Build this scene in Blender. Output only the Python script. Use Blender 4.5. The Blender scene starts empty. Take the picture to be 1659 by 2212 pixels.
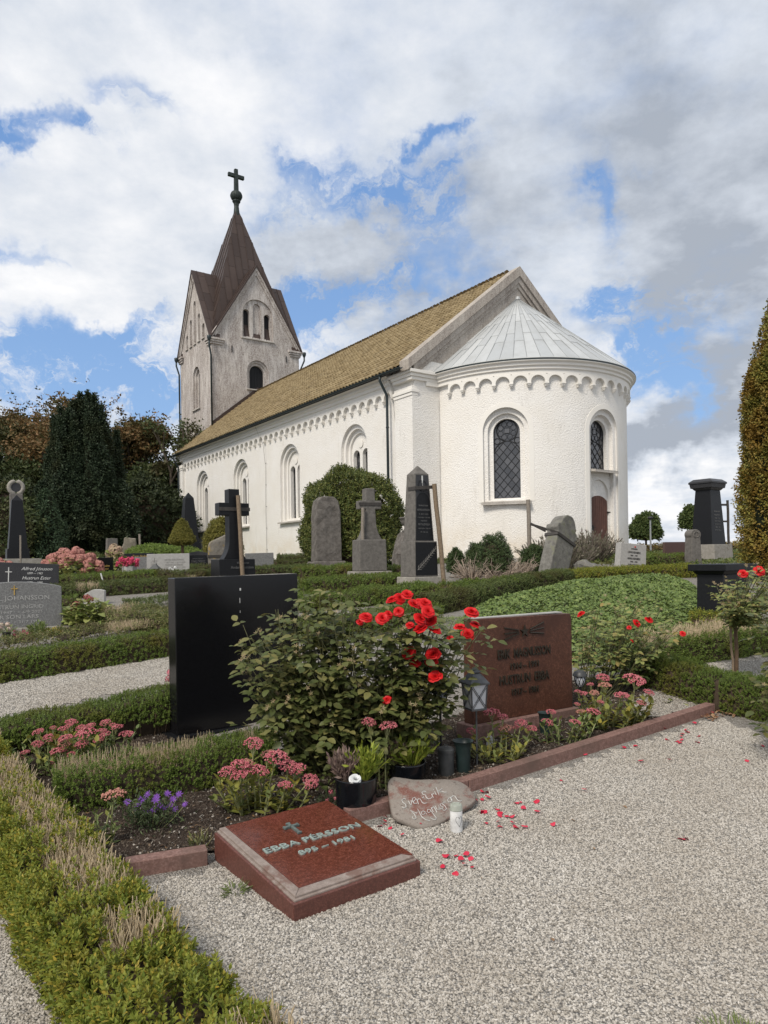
import bpy, bmesh, math, random
import numpy as np
from mathutils import Vector, Matrix
random.seed(5)
rng = np.random.default_rng(11)
scene = bpy.context.scene
C = scene.collection

# ------------------------------------------------------------------ camera
F, CX, HY, ROLL = 1534.0, 829.5, 1209.0, 0.0157      # lens in pixels of a 1659 x 2212 view
EYE = 1.5
cam_d = bpy.data.cameras.new('camera')
cam = bpy.data.objects.new('camera', cam_d)
C.objects.link(cam)
cam_d.sensor_fit = 'VERTICAL'
cam_d.sensor_height = 36.0
cam_d.sensor_width = 27.0
cam_d.lens = F * 36.0 / 2212.0
cam_d.shift_y = (HY - 1106.0) / 2212.0
cam_d.clip_start = 0.05
cam_d.clip_end = 6000
RC, RS = math.cos(ROLL), math.sin(ROLL)
cam.matrix_world = Matrix(((RC, RS, 0, 0), (0, 0, -1, 0), (-RS, RC, 0, EYE), (0, 0, 0, 1)))
scene.camera = cam

# ------------------------------------------------------------------ light
SUN_AZ, SUN_EL = math.radians(212), math.radians(47)     # clockwise from +Y : behind the camera, to the left
sun_d = bpy.data.lights.new('sun', 'SUN')
sun_d.energy = 2.9
sun_d.angle = math.radians(16)
sun_d.color = (1.0, 0.93, 0.83)
sun = bpy.data.objects.new('sun', sun_d)
C.objects.link(sun)
sd = Vector((math.sin(SUN_AZ) * math.cos(SUN_EL), math.cos(SUN_AZ) * math.cos(SUN_EL), math.sin(SUN_EL)))
sun.rotation_euler = sd.to_track_quat('Z', 'Y').to_euler()
scene.view_settings.view_transform = 'Standard'
scene.view_settings.look = 'None'
scene.view_settings.exposure = 0.17
scene.view_settings.gamma = 1.0
scene.view_settings.use_curve_mapping = False
scene.cycles.use_denoising = True
scene.cycles.max_bounces = 6
scene.cycles.diffuse_bounces = 3
scene.cycles.glossy_bounces = 3
scene.cycles.transmission_bounces = 3
scene.cycles.transparent_max_bounces = 6

def img_dir(px, py):
    xc, yc = (px - CX) / F, -(py - HY) / F
    return np.array([RC * xc + RS * yc, 1.0, -RS * xc + RC * yc])

# ------------------------------------------------------------------ sky: Nishita seen through broken cloud
world = bpy.data.worlds.new('World')
scene.world = world
world.use_nodes = True
wt = world.node_tree
wt.nodes.clear()
def WN(t, **kw):
    n = wt.nodes.new(t)
    for k, v in kw.items():
        setattr(n, k, v)
    return n
def wlink(a, b): wt.links.new(a, b)
def wmath(op, a, b=None, c=None, clamp=False):
    n = WN('ShaderNodeMath', operation=op); n.use_clamp = clamp
    for i, v in enumerate((a, b, c)):
        if v is None: continue
        if isinstance(v, (int, float)): n.inputs[i].default_value = v
        else: wlink(v, n.inputs[i])
    return n.outputs[0]
def wvec(op, a, b):
    n = WN('ShaderNodeVectorMath', operation=op)
    for i, v in enumerate((a, b)):
        if isinstance(v, (tuple, list)): n.inputs[i].default_value = v
        else: wlink(v, n.inputs[i])
    return n.outputs['Value'] if op == 'DOT_PRODUCT' else n.outputs[0]
def wmix(fac, a, b):
    n = WN('ShaderNodeMix', data_type='RGBA')
    for s, v in ((n.inputs[0], fac), (n.inputs[6], a), (n.inputs[7], b)):
        if isinstance(v, (int, float)): s.default_value = v
        elif isinstance(v, tuple): s.default_value = (*v, 1)
        else: wlink(v, s)
    return n.outputs[2]
out = WN('ShaderNodeOutputWorld'); bg = WN('ShaderNodeBackground')
bg.inputs[1].default_value = 0.1
wlink(bg.outputs[0], out.inputs[0])
sky = WN('ShaderNodeTexSky', sky_type='NISHITA')
sky.sun_disc = False
sky.sun_elevation = SUN_EL
sky.sun_rotation = SUN_AZ
sky.air_density = 1.0; sky.dust_density = 0.6; sky.ozone_density = 1.5
tc = WN('ShaderNodeTexCoord')
D0 = tc.outputs['Generated']
sep = WN('ShaderNodeSeparateXYZ'); wlink(D0, sep.inputs[0])
# cloud layer seen in perspective: project the direction on a flat layer overhead
zz = wmath('ADD', wmath('MAXIMUM', sep.outputs[2], 0.0), 0.22)
lx = wmath('DIVIDE', sep.outputs[0], zz); ly = wmath('DIVIDE', sep.outputs[1], zz)
comb = WN('ShaderNodeCombineXYZ'); wlink(lx, comb.inputs[0]); wlink(ly, comb.inputs[1])
def wnoise(vec, scale, detail, rough, dist=0.0, off=(0, 0, 0)):
    n = WN('ShaderNodeTexNoise'); n.inputs['Scale'].default_value = scale
    n.inputs['Detail'].default_value = detail; n.inputs['Roughness'].default_value = rough
    n.inputs['Distortion'].default_value = dist
    wlink(wvec('ADD', vec, off), n.inputs['Vector'])
    return n
nb = wnoise(comb.outputs[0], 1.5, 9, 0.56, 0.15, (3.1, 1.7, 0.4))
nf = wnoise(comb.outputs[0], 5.0, 8, 0.62, 0.1, (0.3, 5.2, 0.1))
nw = wnoise(D0, 3.2, 6, 0.6, 0.0, (4, 2, 7))
nw2 = wnoise(D0, 12.0, 5, 0.6, 0.0, (1, 6, 2))
warp = wvec('ADD', wvec('MULTIPLY', wvec('SUBTRACT', nw.outputs[1], (0.5, 0.5, 0.5)), (0.26, 0.14, 0.20)),
            wvec('MULTIPLY', wvec('SUBTRACT', nw2.outputs[1], (0.5, 0.5, 0.5)), (0.20, 0.11, 0.15)))
DW = wvec('ADD', D0, warp)
def blob(px, py, rx, ry, tilt=0.0):
    """soft ellipse on the sky dome round the direction of an image point"""
    d = Vector(img_dir(px, py)).normalized()
    e1 = Vector((d.y, -d.x, 0)).normalized(); e2 = e1.cross(d)
    t = math.radians(tilt)
    a = e1 * math.cos(t) + e2 * math.sin(t); b = e2 * math.cos(t) - e1 * math.sin(t)
    L = math.hypot(*(np.array([px - CX, py - HY]) / F)); k = F * (1 + L * L) ** 0.5 * 1.0
    da = wvec('DOT_PRODUCT', DW, tuple(a / (rx / k))); db = wvec('DOT_PRODUCT', DW, tuple(b / (ry / k)))
    cen = wvec('DOT_PRODUCT', DW, tuple(d))
    q = wmath('ADD', wmath('POWER', da, 2.0), wmath('POWER', db, 2.0))
    g = wmath('POWER', 2.7183, wmath('MULTIPLY', q, -1.0))
    return wmath('MULTIPLY', g, wmath('GREATER_THAN', cen, 0.0))
gaps = [(60, 285, 85, 34, -18, .95), (225, 325, 75, 34, -12, .85), (925, 285, 65, 30, 15, .85), (825, 415, 150, 42, 12, .95),
        (920, 490, 95, 45, -30, .65), (1360, 455, 55, 75, 0, .6), (120, 800, 330, 75, 8, 1.0), (215, 715, 150, 36, 8, .6),
        (1400, 650, 120, 55, 15, .85), (1420, 795, 110, 70, 0, 1.0), (800, 650, 220, 55, 12, .85), (560, 480, 90, 40, 20, .35),
        (1500, 860, 60, 60, 0, .9), (330, 870, 160, 50, 0, .9), (720, 720, 110, 60, 0, .7), (-250, 500, 160, 90, 0, .8), (300, 250, 90, 40, -20, .45), (680, 380, 70, 40, 30, .5), (620, 640, 90, 40, 10, .55), (90, 560, 120, 26, 5, .4), (1480, 720, 70, 40, 0, .7), (420, 620, 60, 30, 0, .35), (980, 420, 50, 60, -20, .4), (2000, 600, 160, 110, 0, .8)]
gs = None
for g in gaps:
    v = wmath('MULTIPLY', blob(*g[:5]), g[5])
    gs = v if gs is None else wmath('ADD', gs, v)
cover = wmath('ADD', wmath('MULTIPLY', nb.outputs[0], 1.05), wmath('MULTIPLY', nf.outputs[0], 0.75))     # about 0.8
mpw = WN('ShaderNodeMapping'); mpw.inputs['Scale'].default_value = (5.0, 5.0, 13.0); wlink(DW, mpw.inputs[0])
nwisp = wnoise(mpw.outputs[0], 1.6, 9, 0.66, 0.5, (2.2, 8.1, 3.3))
gs = wmath('MULTIPLY', gs, wmath('MULTIPLY_ADD', wmath('SUBTRACT', nwisp.outputs[0], 0.52), 4.6, 0.95, True))
cover = wmath('SUBTRACT', cover, wmath('MULTIPLY', gs, 0.95))
mr = WN('ShaderNodeMapRange'); mr.interpolation_type = 'SMOOTHSTEP'
wlink(cover, mr.inputs[0]); mr.inputs[1].default_value = 0.12; mr.inputs[2].default_value = 0.90
cl = mr.outputs[0]
# cloud body: bright white to grey-blue undersides
n3 = wnoise(comb.outputs[0], 2.3, 8, 0.55, 0.2, (7.7, 2.9, 0.2))
n4 = wnoise(comb.outputs[0], 7.0, 6, 0.6, 0.0, (2.7, 9.9, 0.2))
dark = None
for g in [(1400, 985, 150, 55, 0, 1.15), (1570, 850, 120, 110, 0, .8), (1590, 620, 170, 190, 0, .75), (1480, 170, 330, 260, 0, .62), (900, 120, 260, 120, 0, .3),
          (1000, 560, 420, 150, 0, .45), (520, 40, 110, 60, 0, .3)]:
    v = wmath('MULTIPLY', blob(*g[:5]), g[5])
    dark = v if dark is None else wmath('ADD', dark, v)
light = None
for g in [(560, 180, 460, 170, 0, .6), (150, 520, 320, 190, 0, .5), (500, 520, 200, 150, 0, .3), (1430, 1110, 160, 60, 0, .9), (100, 60, 300, 120, 0, .3), (1400, 900, 110, 40, 0, .4)]:
    v = wmath('MULTIPLY', blob(*g[:5]), g[5])
    light = v if light is None else wmath('ADD', light, v)
sh = wmath('ADD', wmath('MULTIPLY', wmath('SUBTRACT', n3.outputs[0], 0.5), 1.5), wmath('MULTIPLY', wmath('SUBTRACT', n4.outputs[0], 0.5), 1.0))
sh = wmath('ADD', wmath('ADD', sh, 0.52), wmath('SUBTRACT', wmath('MULTIPLY', light, 0.5), wmath('MULTIPLY', dark, 0.66)), clamp=True)
ramp = WN('ShaderNodeValToRGB')
wlink(sh, ramp.inputs[0])
r = ramp.color_ramp
r.elements[0].position = 0.0; r.elements[0].color = (3.7, 4.1, 4.75, 1)
r.elements[1].position = 1.0; r.elements[1].color = (8.9, 8.9, 9.0, 1)
e = r.elements.new(0.45); e.color = (6.15, 6.6, 7.3, 1)
blue = wmix(0.7, sky.outputs[0], (1.15, 2.7, 6.3))
low = wmath('POWER', wmath('SUBTRACT', 1.0, wmath('MAXIMUM', sep.outputs[2], 0.0), None, True), 2.2)
blue = wmix(wmath('MULTIPLY', low, 0.9), blue, (3.5, 5.4, 8.1))
wlink(wmix(cl, blue, ramp.outputs[0]), bg.inputs[0])

# ------------------------------------------------------------------ terrain: the churchyard rises towards the church
TY = np.array([-60, 0, 3.4, 5.4, 7, 9, 12, 15, 20, 26, 30, 48, 70, 120, 300, 4000.])
TZ = np.array([0, 0, 0, .15, .35, .6, .88, 1.08, 1.3, 1.5, 1.56, 1.56, 1.3, 0.6, -1.5, -3.])
_h = np.diff(TY); _d = np.diff(TZ) / _h
_m = np.zeros(len(TY))
for _i in range(1, len(TY) - 1):
    if _d[_i - 1] * _d[_i] > 0:
        w1, w2 = 2 * _h[_i] + _h[_i - 1], _h[_i] + 2 * _h[_i - 1]
        _m[_i] = (w1 + w2) / (w1 / _d[_i - 1] + w2 / _d[_i])
def G(y):
    y = np.clip(np.asarray(y, float), TY[0], TY[-1] - 1e-6)
    i = np.clip(np.searchsorted(TY, y, side='right') - 1, 0, len(TY) - 2)
    t = (y - TY[i]) / _h[i]
    return ((1 + 2 * t) * (1 - t) ** 2) * TZ[i] + t * (1 - t) ** 2 * _h[i] * _m[i] + t * t * (3 - 2 * t) * TZ[i + 1] + t * t * (t - 1) * _h[i] * _m[i + 1]
def DP(px, py, Y):
    d = img_dir(px, py)
    return np.array([0, 0, EYE]) + d * Y
_ys = np.concatenate([np.arange(0.8, 60, 0.005)])
_gy = G(_ys)
def GP(px, py):
    """where the sight line of an image point meets the ground"""
    d = img_dir(px, py)
    f = EYE + d[2] * _ys - _gy
    k = np.argmax(f < 0) if (f < 0).any() else len(_ys) - 1
    return np.array([d[0] * _ys[k], _ys[k], _gy[k]])
def on(x, y): return np.array([x, y, float(G(y))])

# ------------------------------------------------------------------ objects
def link(o, parent=None):
    C.objects.link(o)
    if parent is not None: o.parent = parent
    return o
def tag(o, label=None, cat=None, group=None, kind=None):
    if label: o['label'] = label
    if cat: o['category'] = cat
    if group: o['group'] = group
    if kind: o['kind'] = kind
    return o
def thing(name, label, cat, loc=(0, 0, 0), rz=0.0, group=None, rx=0.0, ry=0.0):
    o = bpy.data.objects.new(name, None)
    o.empty_display_size = 0.1
    o.location = [float(v) for v in loc]
    o.rotation_euler = (rx, ry, rz)
    C.objects.link(o)
    return tag(o, label, cat, group)
def np_mesh(name, V, Fc, mat=None, smooth=False):
    """V (n,3); Fc (m,k) equal-sized polygons"""
    V = np.ascontiguousarray(V, dtype=np.float32); Fc = np.ascontiguousarray(Fc, dtype=np.int32)
    m, k = Fc.shape
    me = bpy.data.meshes.new(name)
    me.vertices.add(len(V)); me.vertices.foreach_set('co', V.ravel())
    me.loops.add(m * k); me.loops.foreach_set('vertex_index', Fc.ravel())
    me.polygons.add(m)
    me.polygons.foreach_set('loop_start', np.arange(0, m * k, k, dtype=np.int32))
    me.polygons.foreach_set('loop_total', np.full(m, k, dtype=np.int32))
    if smooth: me.polygons.foreach_set('use_smooth', np.ones(m, dtype=bool))
    me.update(calc_edges=True)
    if mat: me.materials.append(mat)
    return me
def np_obj(name, V, Fc, mat, parent=None, smooth=False):
    return link(bpy.data.objects.new(name, np_mesh(name, V, Fc, mat, smooth)), parent)

def rotz(a):
    c, s = math.cos(a), math.sin(a)
    return np.array([[c, -s, 0], [s, c, 0], [0, 0, 1.]])
def rotx(a):
    c, s = math.cos(a), math.sin(a)
    return np.array([[1, 0, 0], [0, c, -s], [0, s, c]])
def roty(a):
    c, s = math.cos(a), math.sin(a)
    return np.array([[c, 0, s], [0, 1, 0], [-s, 0, c]])

class MB:
    """collects simple shapes into one mesh"""
    def __init__(s): s.v = []; s.f = []
    def add(s, V, Fs):
        n = len(s.v)
        s.v.extend([tuple(float(c) for c in p) for p in V])
        s.f.extend([tuple(int(i) + n for i in f) for f in Fs])
        return s
    def box(s, c, size, R=None):
        c = np.array(c, float); h = np.array(size, float) / 2
        P = np.array([[x, y, z] for x in (-1, 1) for y in (-1, 1) for z in (-1, 1)]) * h
        if R is not None: P = P @ np.array(R).T
        return s.add(P + c, [(0, 1, 3, 2), (4, 6, 7, 5), (0, 4, 5, 1), (2, 3, 7, 6), (0, 2, 6, 4), (1, 5, 7, 3)])
    def taper(s, z0, w0, d0, z1, w1, d1, cx=0, cy=0, dx=0, dy=0):
        P = []
        for z, w, d, ox, oy in ((z0, w0, d0, 0, 0), (z1, w1, d1, dx, dy)):
            P += [(cx + ox - w / 2, cy + oy - d / 2, z), (cx + ox + w / 2, cy + oy - d / 2, z), (cx + ox + w / 2, cy + oy + d / 2, z), (cx + ox - w / 2, cy + oy + d / 2, z)]
        return s.add(P, [(3, 2, 1, 0), (4, 5, 6, 7), (0, 1, 5, 4), (1, 2, 6, 5), (2, 3, 7, 6), (3, 0, 4, 7)])
    def prism(s, poly, y0, y1, axis='y'):
        """poly: 2-D outline counter-clockwise in (x, z); extruded along y (or any axis)"""
        n = len(poly)
        def p3(a, b, t):
            return (a, t, b) if axis == 'y' else ((t, a, b) if axis == 'x' else (a, b, t))
        P = [p3(a, b, y0) for a, b in poly] + [p3(a, b, y1) for a, b in poly]
        fl = axis == 'y'
        f0 = tuple(range(n)); f1 = tuple(range(2 * n - 1, n - 1, -1))
        sides = [(i, i + n, (i + 1) % n + n, (i + 1) % n) for i in range(n)]
        Fs = [f0, f1] + sides
        if not fl: Fs = [tuple(reversed(f)) for f in Fs]
        return s.add(P, Fs)
    def tube(s, pts, rad, n=6, cap=True):
        pts = [np.array(p, float) for p in pts]
        if np.isscalar(rad): rad = [rad] * len(pts)
        base = len(s.v); Fs = []; V = []
        ref = None
        for i, p in enumerate(pts):
            t = pts[min(i + 1, len(pts) - 1)] - pts[max(i - 1, 0)]
            t = t / (np.linalg.norm(t) + 1e-9)
            if ref is None:
                ref = np.array([0, 0, 1.]) if abs(t[2]) < .9 else np.array([1., 0, 0])
            a = np.cross(t, ref); a /= np.linalg.norm(a) + 1e-9
            b = np.cross(t, a); ref = -b if False else ref
            for k in range(n):
                w = 2 * math.pi * k / n
                V.append(p + (a * math.cos(w) + b * math.sin(w)) * rad[i])
        for i in range(len(pts) - 1):
            for k in range(n):
                k2 = (k + 1) % n
                Fs.append((i * n + k, (i + 1) * n + k, (i + 1) * n + k2, i * n + k2))
        if cap:
            Fs.append(tuple(range(n))); Fs.append(tuple(reversed(range((len(pts) - 1) * n, len(pts) * n))))
        return s.add(V, Fs)
    def lathe(s, prof, n=24, c=(0, 0, 0), a0=0.0, a1=2 * math.pi, close=True):
        full = abs(a1 - a0 - 2 * math.pi) < 1e-6
        m = n if full else n + 1
        V = []; Fs = []
        for i in range(m):
            a = a0 + (a1 - a0) * i / n
            for r, z in prof: V.append((c[0] + r * math.cos(a), c[1] + r * math.sin(a), c[2] + z))
        k = len(prof)
        for i in range(n):
            j = (i + 1) % m
            for q in range(k - 1):
                Fs.append((i * k + q, j * k + q, j * k + q + 1, i * k + q + 1))
        return s.add(V, Fs)
    def build(s, name, mat, parent=None, bevel=0.0, smooth=False, seg=2, noise=0.0, nscale=6.0, sub=0, auto=None):
        me = bpy.data.meshes.new(name)
        me.from_pydata(s.v, [], s.f)
        if bevel or sub or noise:
            bm = bmesh.new(); bm.from_mesh(me)
            bmesh.ops.remove_doubles(bm, verts=bm.verts, dist=1e-5)
            bmesh.ops.recalc_face_normals(bm, faces=bm.faces)
            if bevel:
                ed = [e for e in bm.edges if e.is_manifold and e.calc_face_angle(0) > 0.35]
                bmesh.ops.bevel(bm, geom=ed, offset=bevel, segments=seg, profile=.5, affect='EDGES', clamp_overlap=True)
            if sub:
                bmesh.ops.triangulate(bm, faces=[f for f in bm.faces if len(f.verts) > 4])
                bmesh.ops.subdivide_edges(bm, edges=bm.edges[:], cuts=sub, use_grid_fill=True)
            if noise:
                from mathutils import noise as nz
                bm.normal_update()
                mv = [(v, v.normal * (noise * (nz.fractal(v.co * nscale, 0.8, 2.0, 4) ))) for v in bm.verts]
                for v, d in mv: v.co += d
            bm.to_mesh(me); bm.free()
        else:
            bm = bmesh.new(); bm.from_mesh(me)
            bmesh.ops.recalc_face_normals(bm, faces=bm.faces)
            bm.to_mesh(me); bm.free()
        if smooth: me.polygons.foreach_set('use_smooth', np.ones(len(me.polygons), dtype=bool))
        if auto is not None:
            me.polygons.foreach_set('use_smooth', np.ones(len(me.polygons), dtype=bool))
            bm = bmesh.new(); bm.from_mesh(me)
            for e in bm.edges:
                e.smooth = not (e.is_manifold and e.calc_face_angle(0) > auto)
            bm.to_mesh(me); bm.free()
        if mat: me.materials.append(mat)
        return link(bpy.data.objects.new(name, me), parent)

def copy_part(o, parent, loc=None, rot=None, scale=None):
    c = o.copy(); C.objects.link(c); c.parent = parent
    if loc is not None: c.location = [float(v) for v in loc]
    if rot is not None: c.rotation_euler = rot
    if scale is not None: c.scale = scale if hasattr(scale, '__len__') else (scale,) * 3
    return c

# ------------------------------------------------------------------ materials
class NM:
    def __init__(s, name):
        s.m = bpy.data.materials.new(name); s.m.use_nodes = True
        s.t = s.m.node_tree; s.b = s.t.nodes['Principled BSDF']; s.o = s.t.nodes['Material Output']
        s.tc = s.t.nodes.new('ShaderNodeTexCoord'); s._geo = None
    def n(s, t, **kw):
        x = s.t.nodes.new(t)
        for k, v in kw.items(): setattr(x, k, v)
        return x
    def l(s, a, b): s.t.links.new(a, b)
    def put(s, sock, v):
        if isinstance(v, (int, float)): sock.default_value = v
        elif isinstance(v, tuple): sock.default_value = (*v, 1) if len(v) == 3 and sock.type == 'RGBA' else v
        else: s.l(v, sock)
    @property
    def geo(s):
        if s._geo is None: s._geo = s.n('ShaderNodeNewGeometry')
        return s._geo
    def co(s, kind='Object', scale=(1, 1, 1)):
        src = s.geo.outputs['Position'] if kind == 'World' else s.tc.outputs[kind]
        if scale == (1, 1, 1): return src
        mp = s.n('ShaderNodeMapping'); mp.inputs['Scale'].default_value = scale; s.l(src, mp.inputs[0])
        return mp.outputs[0]
    def noise(s, scale, detail=4, rough=.55, co=None, dist=0.0):
        x = s.n('ShaderNodeTexNoise'); x.inputs['Scale'].default_value = scale; x.inputs['Detail'].default_value = detail
        x.inputs['Roughness'].default_value = rough; x.inputs['Distortion'].default_value = dist
        s.l(co if co is not None else s.co(), x.inputs['Vector']); return x.outputs[0]
    def vor(s, scale, co=None, feat='F1', out='Distance'):
        x = s.n('ShaderNodeTexVoronoi', feature=feat); x.inputs['Scale'].default_value = scale
        s.l(co if co is not None else s.co(), x.inputs['Vector']); return x.outputs[out]
    def math(s, op, a, b=0.0, clamp=False):
        x = s.n('ShaderNodeMath', operation=op); x.use_clamp = clamp
        s.put(x.inputs[0], a); s.put(x.inputs[1], b); return x.outputs[0]
    def rng(s, v, a, b, c=0.0, d=1.0):
        x = s.n('ShaderNodeMapRange'); s.put(x.inputs[0], v)
        for i, q in enumerate((a, b, c, d)): x.inputs[i + 1].default_value = q
        return x.outputs[0]
    def mix(s, f, a, b, mode='MIX'):
        x = s.n('ShaderNodeMix', data_type='RGBA', blend_type=mode)
        s.put(x.inputs[0], f); s.put(x.inputs[6], a); s.put(x.inputs[7], b); return x.outputs[2]
    def ramp(s, v, stops):
        x = s.n('ShaderNodeValToRGB'); s.l(v, x.inputs[0]); el = x.color_ramp.elements
        while len(el) < len(stops): el.new(0.5)
        for e, (p, c) in zip(el, stops): e.position = p; e.color = (*c, 1)
        return x.outputs[0]
    def bump(s, h, strength=.5, dist=.01):
        x = s.n('ShaderNodeBump'); x.inputs['Strength'].default_value = strength; x.inputs['Distance'].default_value = dist
        s.l(h, x.inputs['Height']); s.l(x.outputs[0], s.b.inputs['Normal']); return x
    def fin(s, col, rough=.7, spec=.5, metal=0.0):
        s.put(s.b.inputs['Base Color'], col); s.put(s.b.inputs['Roughness'], rough)
        s.b.inputs['Specular IOR Level'].default_value = spec; s.b.inputs['Metallic'].default_value = metal
        return s.m

def simple(name, col, rough=.6, spec=.5, metal=0.0, var=.25, scale=20, bump=0.0, bd=.002):
    k = NM(name)
    v = k.noise(scale, 5)
    c = k.mix(k.rng(v, .3, .7), tuple(x * (1 - var) for x in col), tuple(min(1, x * (1 + var)) for x in col))
    if bump: k.bump(k.noise(scale * 3, 5), bump, bd)
    return k.fin(c, rough, spec, metal)
def granite(name, c1, c2, c3, scale=160, rough=.35, bump=.1, stain=None, spec=.5):
    k = NM(name)
    n1 = k.noise(scale, 3, .7); n2 = k.noise(scale * .35, 3, .6); big = k.noise(3, 5, .6)
    c = k.ramp(n1, [(.32, c1), (.5, c2), (.68, c3)])
    c = k.mix(k.rng(n2, .45, .65), c, tuple(x * .7 for x in c2))
    if stain: c = k.mix(k.rng(big, .45, .7), c, stain)
    k.bump(n1, bump, .003)
    return k.fin(c, rough, spec)
def rough_stone(name, c1, c2, lichen=None, scale=9, bump=.8, bd=.02):
    k = NM(name)
    n1 = k.noise(scale, 8, .65); n2 = k.noise(scale * 9, 4, .6)
    c = k.mix(k.rng(n1, .35, .65), c1, c2)
    c = k.mix(k.rng(n2, .4, .7, 0, .45), c, tuple(x * .45 for x in c1))
    if lichen: c = k.mix(k.rng(k.noise(5, 6, .7), .56, .64), c, lichen)
    k.bump(k.math('ADD', n1, k.math('MULTIPLY', n2, .35)), bump, bd)
    return k.fin(c, .9, .25)
def leafmat(name, cols, trans=.25, rough=.5, wn=None, wcol=None, wscale=1.5, spec=.25, wthr=(.5, .65), gain=2.2):
    """colour varies from leaf to leaf; wcol tints whole patches"""
    k = NM(name)
    oi = k.n('ShaderNodeObjectInfo')
    rnd = k.math('FRACT', k.math('ADD', k.geo.outputs['Random Per Island'], oi.outputs['Random']))
    if max(max(q) for q in cols) < .2: cols = [tuple(min(.3, v * gain) for v in q) for q in cols]
    n = len(cols)
    c = k.ramp(rnd, [(i / max(1, n - 1), q) for i, q in enumerate(cols)])
    if wcol: c = k.mix(k.rng(k.noise(wscale, 5, .6, k.co('World')), wthr[0], wthr[1]), c, k.mix(rnd, wcol, tuple(q * .6 for q in wcol)))
    k.fin(c, rough, spec)
    if trans:
        tr = k.n('ShaderNodeBsdfTranslucent'); k.put(tr.inputs[0], k.mix(.5, c, (.10, .13, .02), 'ADD') if False else c)
        mx = k.n('ShaderNodeMixShader'); mx.inputs[0].default_value = trans
        k.l(k.b.outputs[0], mx.inputs[1]); k.l(tr.outputs[0], mx.inputs[2]); k.l(mx.outputs[0], k.o.inputs[0])
    return k.m
# ------------------------------------------------------------------ church materials
def stucco(name, base, dirt, d0, d1, streak=True, bump=.7):
    k = NM(name)
    w = k.co('World')
    st = k.noise(1.3, 7, .65, k.co('World', (1.6, 1.6, .35)))
    st2 = k.noise(7, 6, .7, k.co('World', (1.5, 1.5, .22)))
    f = k.math('ADD', k.math('MULTIPLY', st, .6), k.math('MULTIPLY', st2, .45))
    f = k.rng(f, d0, d1)
    fine = k.noise(14, 6, .7, w)
    f = k.math('MULTIPLY', f, k.rng(fine, .25, .7), True)
    patch = k.noise(.8, 4, .6, w)
    c = k.mix(k.rng(patch, .35, .65, 0, .6), base, tuple(b * q for b, q in zip(base, (.93, .91, .87))))
    c = k.mix(f, c, dirt)
    sp = k.rng(k.noise(55, 2, .6, w), .68, .74)
    c = k.mix(k.math('MULTIPLY', sp, .35), c, (.30, .26, .22))
    # damp ochre foot of the wall
    sz = k.n('ShaderNodeSeparateXYZ'); k.l(w, sz.inputs[0])
    foot = k.math('MULTIPLY', k.rng(sz.outputs[2], 1.5, 2.9, 1, 0), k.rng(k.noise(1.2, 5, .6, w), .38, .66), True)
    c = k.mix(k.math('MULTIPLY', foot, .6), c, (.55, .42, .24))
    b1 = k.noise(21, 2, .5, w); b2 = k.vor(26, w)
    k.bump(k.math('ADD', b1, k.math('MULTIPLY', b2, .5)), bump, .02)
    return k.fin(c, .92, .2)
M_wall = stucco('whitewashed roughcast', (.775, .752, .715), (.40, .365, .32), .57, .84, bump=.95)
M_gable = stucco('weathered gable plaster', (.47, .43, .38), (.17, .135, .115), .36, .62, bump=.5)
M_tower = stucco('weathered tower plaster', (.68, .64, .60), (.135, .098, .083), .35, .555)
M_seam = simple('dark zinc seam', (.27, .28, .28), .55, .4)
M_trim = stucco('smooth lime trim', (.77, .745, .70), (.45, .42, .38), .72, .98, bump=.1)
M_sill = stucco('stained sill', (.50, .47, .43), (.20, .17, .15), .45, .7, bump=.3)
M_lead = simple('dark lead bars', (.012, .012, .013), .55, .4)
M_black = simple('black shutter boards', (.008, .008, .009), .6, .3)
def glassmat():
    k = NM('old dark glass')
    oi = k.n('ShaderNodeObjectInfo')
    c = k.mix(oi.outputs['Random'], (.035, .036, .04), (.085, .085, .09))
    k.bump(k.noise(9, 2), .08, .01)
    return k.fin(c, .09, .9)
M_glass = glassmat()
def tilemat():
    k = NM('yellow clay tile')
    oi = k.n('ShaderNodeObjectInfo')
    rnd = k.math('FRACT', k.math('ADD', k.geo.outputs['Random Per Island'], oi.outputs['Random']))
    c = k.ramp(rnd, [(0, (.185, .135, .068)), (.35, (.26, .197, .105)), (.7, (.31, .24, .135)), (1, (.20, .145, .075))])
    w = k.co('World')
    c = k.mix(k.rng(k.noise(2.2, 6, .65, w), .5, .72, 0, .65), c, (.15, .12, .075))
    c = k.mix(k.rng(k.noise(20, 4, .6, w), .55, .75, 0, .5), c, (.12, .10, .06))
    k.bump(k.noise(40, 4, .6, w), .3, .01)
    return k.fin(c, .85, .25)
M_tile = tilemat()
def zincmat():
    k = NM('grey standing seam zinc')
    oi = k.n('ShaderNodeObjectInfo')
    w = k.co('World')
    c = k.mix(oi.outputs['Random'], (.40, .415, .42), (.52, .53, .525))
    c = k.mix(k.rng(k.noise(1.5, 6, .65, k.co('World', (1, 1, .5))), .45, .7, 0, .55), c, (.34, .345, .335))
    c = k.mix(k.rng(k.noise(16, 5, .7, w), .6, .72, 0, .5), c, (.62, .61, .58))
    return k.fin(c, .55, .45, .15)
M_zinc = zincmat()
def coppermat():
    k = NM('brown oxidised copper')
    oi = k.n('ShaderNodeObjectInfo')
    w = k.co('World')
    c = k.mix(oi.outputs['Random'], (.046, .030, .024), (.072, .048, .038))
    c = k.mix(k.rng(k.noise(1.0, 6, .65, w), .45, .7, 0, .6), c, (.045, .027, .022))
    c = k.mix(k.rng(k.noise(12, 5, .7, w), .6, .8, 0, .4), c, (.12, .08, .06))
    return k.fin(c, .5, .45, .25)
M_copper = coppermat()
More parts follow.
